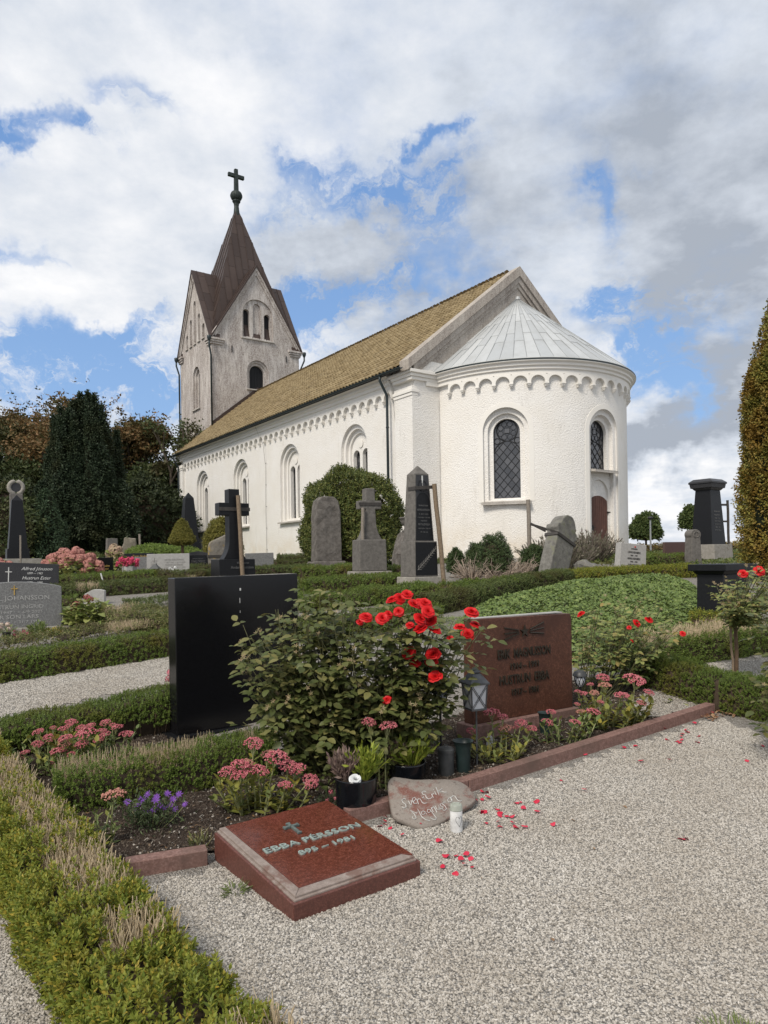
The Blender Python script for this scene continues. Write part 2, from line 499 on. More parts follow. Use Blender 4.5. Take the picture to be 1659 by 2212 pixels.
M_patina = simple('green copper patina', (.026, .036, .032), .6, .4, .3, .45, 9)
M_pipe = simple('dark green pipe', (.022, .032, .034), .45, .45, .2)
M_wire = simple('thin wire', (.10, .09, .08), .6)
M_door = simple('red brown door paint', (.095, .040, .028), .6, .4, 0, .2, 6, .1)
M_iron = simple('black iron', (.015, .014, .013), .6)

# ------------------------------------------------------------------ church geometry (local x along the gable, y along the nave, away)
CH = thing('church', 'white village church with yellow tiled nave, round apse and brown spired tower', 'church', (1.21, 26.0, 1.5), math.radians(35.05))
W_, L_ = 10.75, 25.3
EAVE, RIDGE = 7.38, 11.68
def arch_poly(w, z0, z1, n=14, cx=0.0):
    r = w / 2; zs = z1 - r
    return [(cx - r, z0), (cx + r, z0)] + [(cx + r * math.cos(math.pi * i / n), zs + r * math.sin(math.pi * i / n)) for i in range(n + 1)]
def seg_poly(w, z0, z1, rise, n=10, cx=0.0):
    r = (w * w / 4 + rise * rise) / (2 * rise); a = math.asin(w / 2 / r); zc = z1 - r
    return [(cx - w / 2, z0), (cx + w / 2, z0)] + [(cx + r * math.sin(a - 2 * a * i / n), zc + r * math.cos(a - 2 * a * i / n)) for i in range(n + 1)]
def cut(o, cutters):
    """subtract the cutter meshes (parts of the opening shapes) from a wall"""
    tmp = []
    for c in cutters:
        m = o.modifiers.new('b', 'BOOLEAN'); m.operation = 'DIFFERENCE'; m.solver = 'EXACT'; m.object = c; tmp.append(c)
    bpy.context.view_layer.update()
    dg = bpy.context.evaluated_depsgraph_get()
    me = bpy.data.meshes.new_from_object(o.evaluated_get(dg))
    o.modifiers.clear(); old = o.data; o.data = me
    for c in tmp: bpy.data.objects.remove(c, do_unlink=True)
def cutter(poly, y0, y1, axis='y', M=None, parent=CH):
    b = MB(); b.prism(poly, y0, y1, axis)
    o = b.build('cut', None, parent)
    if M is not None: o.matrix_local = M
    return o

# nave: gabled block; the long wall facing the camera is x = 0
b = MB(); b.prism([(0, -.6), (W_, -.6), (W_, EAVE), (W_ / 2, RIDGE - .12), (0, EAVE)], 0, L_)
nave = b.build('nave_wall', M_wall, CH)
WIN_Y = [4.15, 9.87, 15.58, 21.3]
cs = []
for wy in WIN_Y:
    for w, d, z0, z1 in ((2.0, .13, 1.9, 5.62), (1.68, .27, 1.98, 5.44), (1.40, .36, 2.05, 5.28)):
        cs.append(cutter([(y, z) for y, z in arch_poly(w, z0, z1, 18, wy)], -.5, d, 'x'))
    for s in (-.35, .35):
        cs.append(cutter(arch_poly(.5, 2.08, 4.62, 12, wy + s), -.5, .62, 'x'))
cut(nave, cs)

# gable skin: weathered plaster triangle above the eaves, with stepped rake mouldings and a coping
b = MB(); b.prism([(.05, EAVE - .02), (W_ - .05, EAVE - .02), (W_ / 2, RIDGE - .2)], -.012, .0)
b.build('gable_plaster', M_gable, CH)
def rake(x0, z0, off, h, y0, y1, name, mat):
    """sloping band along both rakes, off = distance under the roof line"""
    b = MB(); sl = math.atan2(RIDGE - EAVE, W_ / 2); nx, nz_ = -math.sin(sl), math.cos(sl)
    for s in (0, 1):
        P = []
        for t in (x0, W_ / 2):
            for q in (off, off - h):
                x, z = t, EAVE + (t) * math.tan(sl) + q / math.cos(sl)
                P.append((x, z))
        poly = [P[1], P[3], P[2], P[0]]
        if s: poly = [(W_ - x, z) for x, z in reversed(poly)]
        b.prism(poly, y0, y1)
    return b.build(name, mat, CH)
rake(-.40, 0, .15, .30, -.20, .36, 'coping', M_gable)
rake(-.10, 0, -.155, .20, -.13, -.012, 'rake_moulding', M_gable)
rake(.05, 0, -.36, .14, -.07, -.012, 'rake_moulding', M_gable)

# corner piers with capitals
for x0, x1 in ((-.13, 1.12), (W_ - 1.12, W_ + .13)):
    for y0, y1 in ((-.03, 1.05),):
        b = MB(); b.box(((x0 + x1) / 2, (y0 + y1) / 2, 2.7), (x1 - x0, y1 - y0, 6.6))
        b.build('corner_pier', M_wall, CH)
        b = MB()
        for z, g in ((6.05, .03), (6.17, .06), (6.29, .01)):
            q = (-.13, .10) if x0 < 1 else (W_ - .10, W_ + .13)
            b.box(((q[0] + q[1]) / 2, (y0 + y1) / 2 + .02, z), (q[1] - q[0] + 2 * g, y1 - y0 + 2 * g, .115))
        for z, g in ((6.62, .06), (6.74, .11), (6.86, .18)):
            b.box(((x0 + x1) / 2, (y0 + y1) / 2, z), (x1 - x0 + 2 * g, y1 - y0 + 2 * g, .118))
        b.build('capital', M_trim, CH, .012)
b = MB(); b.box((-.03, L_ - .4, 2.7), (.22, .9, 6.6)); b.build('corner_pier', M_wall, CH)
b = MB()
for z, g in ((6.05, .03), (6.17, .06), (6.29, .01), (6.62, .06), (6.74, .10), (6.86, .16)):
    b.box((-.03, L_ - .4, z), (.22 + 2 * g, .9 + 2 * g, .115))
b.build('capital', M_trim, CH, .012)

# cornice along the nave and round the apse
corn = [(0, 6.42), (.13, 6.42), (.13, 6.55), (.19, 6.58), (.19, 6.66), (.26, 6.70), (.26, 6.78), (.36, 6.83), (.36, 6.92), (0, 6.92)]
corn_n = [(0, 6.42), (.13, 6.42), (.13, 6.60), (.19, 6.63), (.19, 6.74), (.27, 6.78), (.27, 6.88), (.38, 6.93), (.38, 7.04), (0, 7.04)]
b = MB(); b.prism([(-x, z) for x, z in reversed(corn_n)], 1.30, L_ - .9); b.build('cornice', M_trim, CH)
RA = 4.18
ACX = W_ / 2
b = MB(); b.lathe([(RA + x - (.02 if x == 0 else 0), z) for x, z in corn], 72, (ACX, 0, 0), math.pi, 2 * math.pi)
b.build('apse_cornice', M_trim, CH, auto=.5)
# arched corbel table, one piece per arch
def corbel_mesh(w=.59, h0=5.98, zt=6.42, r=.232, d=.135):
    b = MB(); n = 10; zc = 6.14
    out_ = [(-w / 2, h0 + .1), (-r, h0 + .1)] + [(-r * math.cos(math.pi * i / n), zc + r * math.sin(math.pi * i / n)) for i in range(n + 1)] + [(r, h0 + .1), (w / 2, h0 + .1), (w / 2, zt), (-w / 2, zt)]
    # wall-hung frame, built as quads round the arch
    inner = [(-r, h0 + .1)] + [(-r * math.cos(math.pi * i / n), zc + r * math.sin(math.pi * i / n)) for i in range(n + 1)] + [(r, h0 + .1)]
    m = len(inner); outer = []
    for i, (x, z) in enumerate(inner):
        t = i / (m - 1)
        if i == 0: outer.append((-w / 2, h0 + .1))
        elif i == m - 1: outer.append((w / 2, h0 + .1))
        else:
            a = math.pi * (i - 1) / n
            ox = -w / 2 * max(-1, min(1, math.cos(a) * 1.45)); oz = zc + (zt - zc) * min(1, math.sin(a) * 1.45)
            outer.append((ox, oz))
    for i in range(m - 1):
        P = [inner[i], inner[i + 1], outer[i + 1], outer[i]]
        b.add([(x, -d, z) for x, z in P] + [(x, 0.02, z) for x, z in P], [(0, 1, 2, 3), (4, 5, 1, 0), (3, 2, 6, 7)])
    for z, hw, dd in ((h0 + .075, .05, d - .01), (h0 + .03, .036, d - .045), (h0 + .12, .068, d + .015)):
        b.box((-w / 2, -dd / 2 + .01, z), (hw * 2, dd + .02, .055))
    return b
cb = corbel_mesh().build('corbel_arch', M_trim, CH)
cb.location = (0, 1.60 - .06, 0); cb.rotation_euler = (0, 0, -math.pi / 2)
y = 1.60 - .06 + .59; i = 0
while y < L_ - 1.0:
    copy_part(cb, CH, (0, y, 0)); y += .59
na = 22
for i in range(na):
    a = math.pi + math.pi * (i + .5) / na
    if abs(math.sin(a)) < .12: continue
    copy_part(cb, CH, (ACX + RA * math.cos(a), RA * math.sin(a), 0), (0, 0, a + math.pi / 2), (1.07, 1, 1))
b = MB()
b.box((.80, -.03, 6.66), (.56, .10, .5)); b.build('frieze', M_trim, CH)

# apse: half round wall with two windows and the door niche
b = MB(); b.lathe([(RA, -.6), (RA, 6.45)], 96, (ACX, 0, 0), math.pi, 2 * math.pi)
na_ = 97
Vb = [(ACX, .2, -.6), (ACX, .2, 6.45)]
b = MB()
ring = [(ACX + RA * math.cos(math.pi + math.pi * i / 96), RA * math.sin(math.pi + math.pi * i / 96)) for i in range(97)]
ring = [(ACX - RA, .15)] + ring + [(ACX + RA, .15)]
b.prism(ring, -.6, 6.45, 'z')
apse = b.build('apse_wall', M_wall, CH)
def radial(rel):
    a = -math.pi / 2 + math.radians(rel)
    return a, Matrix.Translation((ACX + RA * math.cos(a), RA * math.sin(a), 0)) @ Matrix.Rotation(a + math.pi / 2, 4, 'Z')
a1, MW1 = radial(-52.5); a2, MW2 = radial(1.0); a3, MW3 = radial(52.5)
cs = []
for Mx in (MW1, MW3):
    for w, d, z0, z1 in ((1.62, .16, 1.98, 5.32), (1.30, .30, 2.06, 5.14), (.95, .52, 2.13, 4.97)):
        cs.append(cutter(arch_poly(w, z0, z1, 20), -.6, d, 'y', Mx))
for w, d, z0, z1 in ((1.62, .14, -.4, 5.32), (1.30, .30, -.3, 5.14), (.95, .52, 3.16, 4.97)):
    cs.append(cutter(arch_poly(w, z0, z1, 20), -.6, d, 'y', MW2))
cs.append(cutter(arch_poly(1.12, -.2, 2.80, 16), -.6, .38, 'y', MW2))
cut(apse, cs)

# flat lime bands round the apse windows
def surround(Mx, w, bw, z0, z1, y, n=20):
    b = MB(); r = w / 2; zs = z1 - r
    inn = [(-r, z0)] + [(-r * math.cos(math.pi * i / n), zs + r * math.sin(math.pi * i / n)) for i in range(n + 1)] + [(r, z0)]
    R = r + bw
    ou = [(-R, z0)] + [(-R * math.cos(math.pi * i / n), zs + R * math.sin(math.pi * i / n)) for i in range(n + 1)] + [(R, z0)]
    def cy(x): return RA - math.sqrt(max(0, RA * RA - x * x))
    for i in range(len(inn) - 1):
        P = [inn[i], inn[i + 1], ou[i + 1], ou[i]]
        b.add([(x, cy(x) - y, z) for x, z in P] + [(x, cy(x) + .02, z) for x, z in P], [(0, 1, 2, 3), (3, 2, 6, 7), (4, 5, 1, 0)])
    o = b.build('window_surround', M_trim, CH); o.matrix_local = Mx
surround(MW1, 1.62, .17, 1.98, 5.32, .012); surround(MW2, 1.62, .17, .0, 5.32, .012)

# ---- leaded windows
def clip_poly(poly, conv):
    """clip a convex polygon by a convex counter-clockwise outline"""
    outp = poly
    for i in range(len(conv)):
        ax, ay = conv[i]; bx, by = conv[(i + 1) % len(conv)]
        ex, ey = bx - ax, by - ay
        inp, outp = outp, []
        for j in range(len(inp)):
            p, q = inp[j - 1], inp[j]
            sp = ex * (p[1] - ay) - ey * (p[0] - ax); sq = ex * (q[1] - ay) - ey * (q[0] - ax)
            if (sp >= 0) != (sq >= 0):
                t = sp / (sp - sq); outp.append((p[0] + t * (q[0] - p[0]), p[1] + t * (q[1] - p[1])))
            if sq >= 0: outp.append(q)
        if not outp: return []
    return outp
def area(p): return abs(sum(p[i - 1][0] * p[i][1] - p[i][0] * p[i - 1][1] for i in range(len(p)))) / 2
def leaded(Mx, w, z0, z1, cell, y, rosette=True, bw=.018):
    """window in the local x-z plane at depth y: lead frame with every pane a piece of its own"""
    outl = arch_poly(w, z0, z1, 16)
    fr = MB()
    r = w / 2; zs = z1 - r
    rr = r * .78 if rosette else 0
    rcz = z1 - r * .06 - rr if rosette else 0
    zl = rcz - rr * 1.02 if rosette else zs       # top of the lattice's own arch
    lat = arch_poly(w, z0, zl, 14) if rosette else outl
    def ring_(cx, cz, R, n=20, bw_=bw, yy=0.0):
        fr.tube([(cx + R * math.cos(2 * math.pi * i / n), y - .012 + yy, cz + R * math.sin(2 * math.pi * i / n)) for i in range(n + 1)], bw_, 5, False)
    def path(pl, bw_=bw): fr.tube([(x, y - .012, z) for x, z in pl], bw_, 5)
    path(outl + outl[:1], bw * 1.4)
    panes = []
    cw, chh = cell
    ni, nj = int(w / cw) + 3, int((z1 - z0) / chh) + 3
    for i in range(-ni, ni):
        for j in range(-1, 2 * nj):
            cx = i * cw + (cw / 2 if j % 2 else 0); cz = z0 + j * chh / 2
            d = clip_poly([(cx - cw / 2, cz), (cx, cz - chh / 2), (cx + cw / 2, cz), (cx, cz + chh / 2)], lat)
            if len(d) >= 3 and area(d) > cw * chh * .03: panes.append(d)
    done = set()
    for d in panes:
        for q in range(len(d)):
            p0, p1 = d[q - 1], d[q]
            key = tuple(sorted(((round(p0[0], 3), round(p0[1], 3)), (round(p1[0], 3), round(p1[1], 3)))))
            if key in done: continue
            done.add(key); path([p0, p1], bw * .62)
    if rosette:
        path(lat[2:], bw)
        ring_(0, rcz, rr, 24, bw * 1.1)
        for s in (-1, 1): ring_(s * (r - .115 * w / .95), rcz - rr * .98, .105 * w / .95, 14, bw * .8)
        q = rr * .26
        path([(-q, rcz - q), (q, rcz - q), (q, rcz + q), (-q, rcz + q), (-q, rcz - q)], bw * .8)
        pr = rr * .25
        spots = [(sx * rr * .27, sz * rr * .62) for sx in (-1, 1) for sz in (-1, 1)] + [(sx * rr * .62, sz * rr * .27) for sx in (-1, 1) for sz in (-1, 1)]
        for (x, z) in spots:
            ring_(x, rcz + z, pr, 10, bw * .45)
            panes.append([(x + pr * math.cos(2 * math.pi * i / 8), rcz + z + pr * math.sin(2 * math.pi * i / 8), .004) for i in range(8)])
        panes.append([(-q, rcz - q, .004), (q, rcz - q, .004), (q, rcz + q, .004), (-q, rcz + q, .004)])
        panes.append([(rr * math.cos(2 * math.pi * i / 20), rcz + rr * math.sin(2 * math.pi * i / 20), .0) for i in range(20)])
        # spandrel glass behind the rosette
        up = clip_poly(outl, [(-2, zl - r * .75), (2, zl - r * .75), (2, z1 + 1), (-2, z1 + 1)])
        panes.append([(x, z, -.006) for x, z in up])
    win = fr.build('window', M_lead, CH); win.matrix_local = Mx
    for d in panes:
        dz = d[0][2] if len(d[0]) > 2 else 0.0
        t = [random.uniform(-.004, .004), random.uniform(-.004, .004)]
        bp = MB(); c0 = np.mean([p[:2] for p in d], axis=0)
        bp.prism([(p[0], p[1]) for p in d], y - dz, y - dz + .004)
        for q, v in enumerate(bp.v):
            if q < len(d): bp.v[q] = (v[0], v[1] + (v[0] - c0[0]) * t[0] * 4 + (v[2] - c0[1]) * t[1] * 4, v[2])
        bp.build('pane', M_glass, win)
    return win
leaded(MW1, .95, 2.13, 4.97, (.285, .335), .46); leaded(MW2, .95, 3.16, 4.97, (.285, .335), .46)
for wy in WIN_Y:
    for s in (-.35, .35):
        Mx = Matrix.Translation((0, wy + s, 0)) @ Matrix.Rotation(-math.pi / 2, 4, 'Z')
        leaded(Mx, .5, 2.08, 4.62, (.235, .33), .56, False, .014)
    b = MB(); b.box((-.02, wy, 1.88), (.30, 2.1, .07), roty(-.12)); b.build('sill', M_sill, CH)
    # small boss between the lancet heads
    b = MB(); b.lathe([(.0, 0), (.16, 0), (.18, .03), (.0, .04)], 16)
    o = b.build('tympanum_disc', M_trim, CH); o.location = (.355, wy, 4.86); o.rotation_euler = (0, -math.pi / 2, 0)
for Mx, z, w in ((MW1, 1.96, 1.72), (MW2, 3.10, 1.30)):
    b = MB(); b.box((0, .05 if z < 2.5 else .14, z), (w, .42, .09), rotx(.14))
    b.box((0, -.13 if z < 2.5 else -.05, z - .055), (w + .02, .05, .05))
    o = b.build('sill', M_sill, CH); o.matrix_local = Mx
# door of upright boards
dp = seg_poly(1.0, .12, 2.22, .2)
door = MB(); door.prism(dp, .345, .378); door = door.build('door', M_door, CH); door.matrix_local = MW2
nb_ = 9
for i in range(nb_):
    x0 = -.5 + 1.0 * i / nb_ + .006; x1 = -.5 + 1.0 * (i + 1) / nb_ - .006
    pl = clip_poly(dp, [(x0, -1), (x1, -1), (x1, 4), (x0, 4)])
    b = MB(); b.prism(pl, .326 + random.uniform(-.002, .002), .346); b.build('plank', M_door, door)
b = MB(); b.box((-.38, .30, 1.02), (.05, .03, .22)); b.tube([(-.38, .30, 1.05), (-.38, .27, 1.05), (-.27, .265, 1.05)], .011); b.build('handle', M_iron, door)
b = MB(); b.box((.57, .33, 1.62), (.16, .06, .06)); o = b.build('hinge_bracket', M_iron, CH); o.matrix_local = MW2

# ---- tiled roof
sl = math.atan2(RIDGE - EAVE, W_ / 2)
OV = .50
slope_len = (W_ / 2 + OV) / math.cos(sl)
b = MB()
for s in (0, 1):
    P = [(-OV, EAVE - OV * math.tan(sl)), (W_ / 2, RIDGE), (W_ / 2, RIDGE - .14), (-OV, EAVE - OV * math.tan(sl) - .10)]
    if s: P = [(W_ - x, z) for x, z in reversed(P)]
    b.prism(P, .34, L_ + .12)
roof = b.build('roof', simple('dark roof lath', (.05, .045, .04), .9), CH)
tw, tl = .235, .335
def tile_mesh():
    m = 6; V = []; Fq = []
    prof = [(-.5, .0), (-.36, .018), (-.18, .052), (0., .062), (.18, .046), (.36, .014), (.52, .004)]
    for t, lift in ((0, .070), (1, .012)):
        for u_, h in prof: V.append((u_ * tw, t * .40, h + lift))
    for u_, h in prof: V.append((u_ * tw, .004, h + .018))
    for i in range(m):
        Fq.append((i, i + 1, m + 2 + i, m + 1 + i)); Fq.append((i, 2 * m + 2 + i, 2 * m + 3 + i, i + 1))
    return np.array(V, float), np.array(Fq)
TV, TF = tile_mesh()
tile_me = np_mesh('roof_tile', TV, TF, M_tile, True)
trows = int(slope_len / tl) + 1
tcols = int((L_ - .3) / tw)
tl_list = []
for s in (0, 1):
    for r_ in range(trows):
        for c_ in range(tcols):
            yy = .34 + tw * (c_ + .5)
            d = r_ * tl - .03
            if d > slope_len - .12: continue
            x = -OV + d * math.cos(sl); z = EAVE - OV * math.tan(sl) + d * math.sin(sl) + .03
            j = rng.normal(0, 1, 3)
            tl_list.append((s, x, yy, z, j))
# local frame of a tile on the slope: x -> along the eave, y -> up the slope, z -> out of the roof
def tile_R(s):
    if s == 0: return np.array([[0, math.cos(sl), -math.sin(sl)], [-1, 0, 0], [0, math.sin(sl), math.cos(sl)]])
    return np.array([[0, -math.cos(sl), math.sin(sl)], [1, 0, 0], [0, math.sin(sl), math.cos(sl)]])
near = [t for t in tl_list if t[0] == 0]
near.sort(key=lambda t: t[2] + .25 * t[1])
solo = set(id(t) for t in near[:300])
AV, AF = [], []
for t in tl_list:
    s, x, yy, z, j = t
    R = tile_R(s) @ rotz(j[0] * .012) @ rotx(j[1] * .012)
    p = np.array([x if s == 0 else W_ - x, yy, z + j[2] * .004])
    if id(t) in solo:
        o = bpy.data.objects.new('roof_tile', tile_me)
        link(o, roof); o.matrix_local = Matrix([[*R[i], p[i]] for i in range(3)] + [[0, 0, 0, 1]])
    else:
        AF.append(TF + len(AV) * len(TV)); AV.append(TV @ R.T + p)
tag(np_obj('roof_tiling', np.concatenate(AV), np.concatenate(AF), M_tile, roof, True), kind='stuff')
b = MB()
for i in range(int(L_ / .38)):
    y0 = .36 + .38 * i
    b.tube([(W_ / 2, y0, RIDGE + .02), (W_ / 2, y0 + .40, RIDGE + .05)], [.11, .125], 8)
tag(b.build('ridge_tiling', M_tile, roof, smooth=True), kind='stuff')
# gutter and pipes
b = MB(); gx, gz = -OV - .06, EAVE - OV * math.tan(sl) + .0
gp = [(gx + .075 * math.cos(a), gz + .075 * math.sin(a)) for a in [math.pi * (1 + i / 8) for i in range(9)]] + [(gx + .062 * math.cos(a), gz + .062 * math.sin(a) + .004) for a in [math.pi * (2 - i / 8) for i in range(9)]]
b.prism(gp, .05, L_ + .15); b.build('gutter', M_pipe, CH)
b = MB(); b.box((-OV - .0, L_ / 2 + .1, gz - .03), (.06, L_ - .2, .12)); b.build('fascia', simple('dark fascia', (.03, .028, .026), .8), CH)
for yy in (1.40, L_ - .35):
    b = MB(); b.tube([(gx, yy, gz - .05), (gx, yy, gz - .22), (gx + .12, yy, gz - .42), (-.24, yy, gz - .75), (-.24, yy, gz - 1.2), (-.24, yy, -.2)], .052, 8)
    for z in (1.0, 3.0, 5.0): b.tube([(-.24, yy, z), (-.24, yy, z + .05)], .065, 8)
    b.build('downpipe', M_pipe, CH, smooth=True)
for yy, zt in ((1.10, 6.9), (12.4, 6.9)):
    b = MB(); b.tube([(-.40, yy + .4, zt), (-.30, yy + .2, zt - .5), (-.16, yy, zt - 1.0), (-.05, yy - .02, zt - 2.2), (-.06, yy + .02, 3), (-.05, yy, -.1)], .008, 4)
    for z in (.6, 1.7, 2.8, 3.9, 5.0): b.box((-.04, yy, z), (.05, .04, .02))
    b.build('lightning_wire', M_wire, CH)

# ---- apse roof: half cone of zinc panels
RE, ZE, ZA = 4.50, 6.93, 10.62
ns, rings_ = 30, 3
b = MB(); b.lathe([(0, ZA - .07), (RE - .03, ZE - .06), (RE - .03, ZE - .10), (RE - .4, ZE - .10)], 60, (ACX, 0, 0), math.pi, 2 * math.pi)
aroof = b.build('apse_roof', simple('dark underlay', (.10, .10, .10), .8), CH)
def cone_pt(a, t, lift=0.0):
    r_ = RE * t; z = ZA + (ZE - ZA) * t
    return (ACX + r_ * math.cos(a) + 0, -abs(r_ * math.sin(a)), z + lift)
for i in range(ns):
    a0 = math.pi + math.pi * i / ns; a1_ = math.pi + math.pi * (i + 1) / ns
    offs = .06 if i % 2 else -.06
    ts = [.03, .36 + offs, .68 + offs, 1.0]
    for q in range(3):
        t0, t1 = ts[q], ts[q + 1] + .006
        b = MB(); am = (a0 + a1_) / 2; e_ = .0
        P = [cone_pt(a0, t0), cone_pt(am, t0), cone_pt(a1_, t0), cone_pt(a1_, t1, .026), cone_pt(am, t1, .026), cone_pt(a0, t1, .026)]
        b.add(P + [(x, y_, z - .02) for x, y_, z in P], [(0, 1, 4, 5), (1, 2, 3, 4), (5, 4, 10, 11), (4, 3, 9, 10)])
        b.build('roof_panel', M_zinc, aroof)
    b = MB(); b.tube([cone_pt(a0, .03, .018), cone_pt(a0, .5, .02), cone_pt(a0, 1.0, .02)], [.006, .012, .014], 4); b.build('seam', M_seam, aroof)
b = MB(); b.lathe([(0, .05), (.09, .04), (.13, -.08)], 12, (ACX, -.03, ZA)); b.build('apex_cap', M_zinc, aroof)
b = MB(); b.lathe([(RE - .01, ZE + .0), (RE + .05, ZE - .02), (RE + .05, ZE - .075), (RE - .01, ZE - .07)], 60, (ACX, 0, 0), math.pi, 2 * math.pi); b.build('roof_edge', M_pipe, aroof)

# ---- tower
TW = 6.56; TX0, TX1 = ACX - TW / 2, ACX + TW / 2; TY0, TY1 = 24.75, 30.9
TE, TG, TA = 15.35, 20.45, 26.0
tcy = (TY0 + TY1) / 2
b = MB(); b.box((ACX, tcy, (TE - .6) / 2), (TW, TY1 - TY0, TE + .6))
twr = b.build('tower_wall', M_tower, CH)
b = MB(); b.prism([(TX0, TE), (TX1, TE), (ACX, TG)], TY0, TY1); g1 = b.build('tower_gable', M_tower, CH)
b = MB(); b.prism([(TY0, TE), (TY1, TE), (tcy, TG)], TX0, TX1, 'x'); g2 = b.build('tower_gable', M_tower, CH)
# openings: east face
def east(w, d, z0, z1, cx): return cutter(arch_poly(w, z0, z1, 16, ACX + cx), TY0 - .5, TY0 + d)
cut(twr, [east(1.62, .10, 11.9, 13.98, .05), east(1.36, .2, 11.95, 13.82, .05), east(1.10, .45, 12.0, 13.66, .05),
          cutter(arch_poly(1.3, 10.75, 13.75, 14, TY0 + 2.95), TX0 - .5, TX0 + .14, 'x'), cutter(arch_poly(1.0, 10.8, 13.58, 14, TY0 + 2.95), TX0 - .5, TX0 + .28, 'x'),
          cutter(arch_poly(.62, 10.85, 13.38, 12, TY0 + 2.95), TX0 - .5, TX0 + .5, 'x'), cutter(arch_poly(1.4, 6.5, 9.35, 14, TY0 + 2.95), TX0 - .5, TX0 + .14, 'x')])
cut(g1, [east(2.30, .12, 15.3, 18.22, .10), east(.46, .5, 15.3, 17.45, -.70), east(.46, .5, 15.3, 17.35, .86), east(.58, .22, 15.3, 17.95, .08)])
cs = []
for q, (cy_, zt) in enumerate([(-1.6, 16.4), (-.8, 17.3), (0, 18.4), (.8, 17.3), (1.6, 16.4)]):
    cs.append(cutter(arch_poly(.42, 15.36, zt, 10, tcy + cy_), TX0 - .5, TX0 + .2, 'x'))
cut(g2, cs)
b = MB(); b.box((ACX + .1, TY0 - .03, 15.40), (2.5, .14, .08)); b.box((ACX + .05, TY0 - .03, 11.9), (1.75, .16, .08))
b.box((TX0 - .03, TY0 + 2.95, 10.74), (.16, 1.45, .08)); b.build('sill', M_sill, CH)
for q in (-1.6, -.8, 0, .8, 1.6):
    b = MB(); b.box((TX0 - .03, tcy + q, 15.36), (.12, .5, .07)); b.build('sill', M_sill, CH)
for cx, w, z0, z1 in ((.05, 1.10, 12.0, 13.66), (-.70, .46, 15.42, 17.45), (.86, .46, 15.42, 17.35)):
    pl = arch_poly(w, z0, z1, 14, ACX + cx)
    b = MB(); b.prism(pl, TY0 + .40, TY0 + .43); sh_ = b.build('shutter', M_black, CH)
    nbd = max(2, int(w / .22))
    for i in range(nbd):
        xa = ACX + cx - w / 2 + w * i / nbd + .008; xb = ACX + cx - w / 2 + w * (i + 1) / nbd - .008
        q = clip_poly(pl, [(xa, 0), (xb, 0), (xb, 40), (xa, 40)])
        if len(q) > 2:
            b = MB(); b.prism(q, TY0 + .375, TY0 + .398); b.build('board', M_black, sh_)
pl = arch_poly(.62, 10.85, 13.38, 12, TY0 + 2.95)
b = MB(); b.prism(pl, TX0 + .44, TX0 + .48, 'x'); b.build('shutter', M_black, CH)
# rake mouldings under the tower gables, corner capitals
def trake(face, off, h, pr):
    b = MB(); half = (TW if face == 'e' else TY1 - TY0) / 2; mid = ACX if face == 'e' else tcy
    ang = math.atan2(TG - TE, half)
    for s in (-1, 1):
        P = [(-half, TE - off / math.cos(ang)), (-half, TE - (off + h) / math.cos(ang)), (0, TG - (off + h) / math.cos(ang)), (0, TG - off / math.cos(ang))]
        P = [(mid + s * x * 1.0, z) for x, z in P]
        if s < 0: P = P[::-1]
        if face == 'e': b.prism(P, TY0 - pr, TY0 - .001)
        else: b.prism(P, TX0 - pr, TX0 - .001, 'x')
    return b.build('rake_moulding', M_trim if False else M_tower, CH)
for fc in 'en':
    trake(fc, 0.0, .16, .16); trake(fc, .16, .14, .09)
b = MB()
for (x, y_) in ((TX0, TY0), (TX1, TY0), (TX0, TY1)):
    for z, g in ((14.70, .06), (14.84, .12), (14.98, .18)): b.box((x + (.32 if x == TX0 else -.32), y_ + (.3 if y_ == TY0 else -.3), z), (.72 + 2 * g, .66 + 2 * g, .13))
b.build('capital', M_tower, CH, .01)
for q in ((-1.85, 14.5), (2.25, 14.4)):
    b = MB(); b.box((ACX + q[0], TY0 - .03, q[1]), (.05, .05, .42)); b.build('wall_anchor', M_iron, CH)
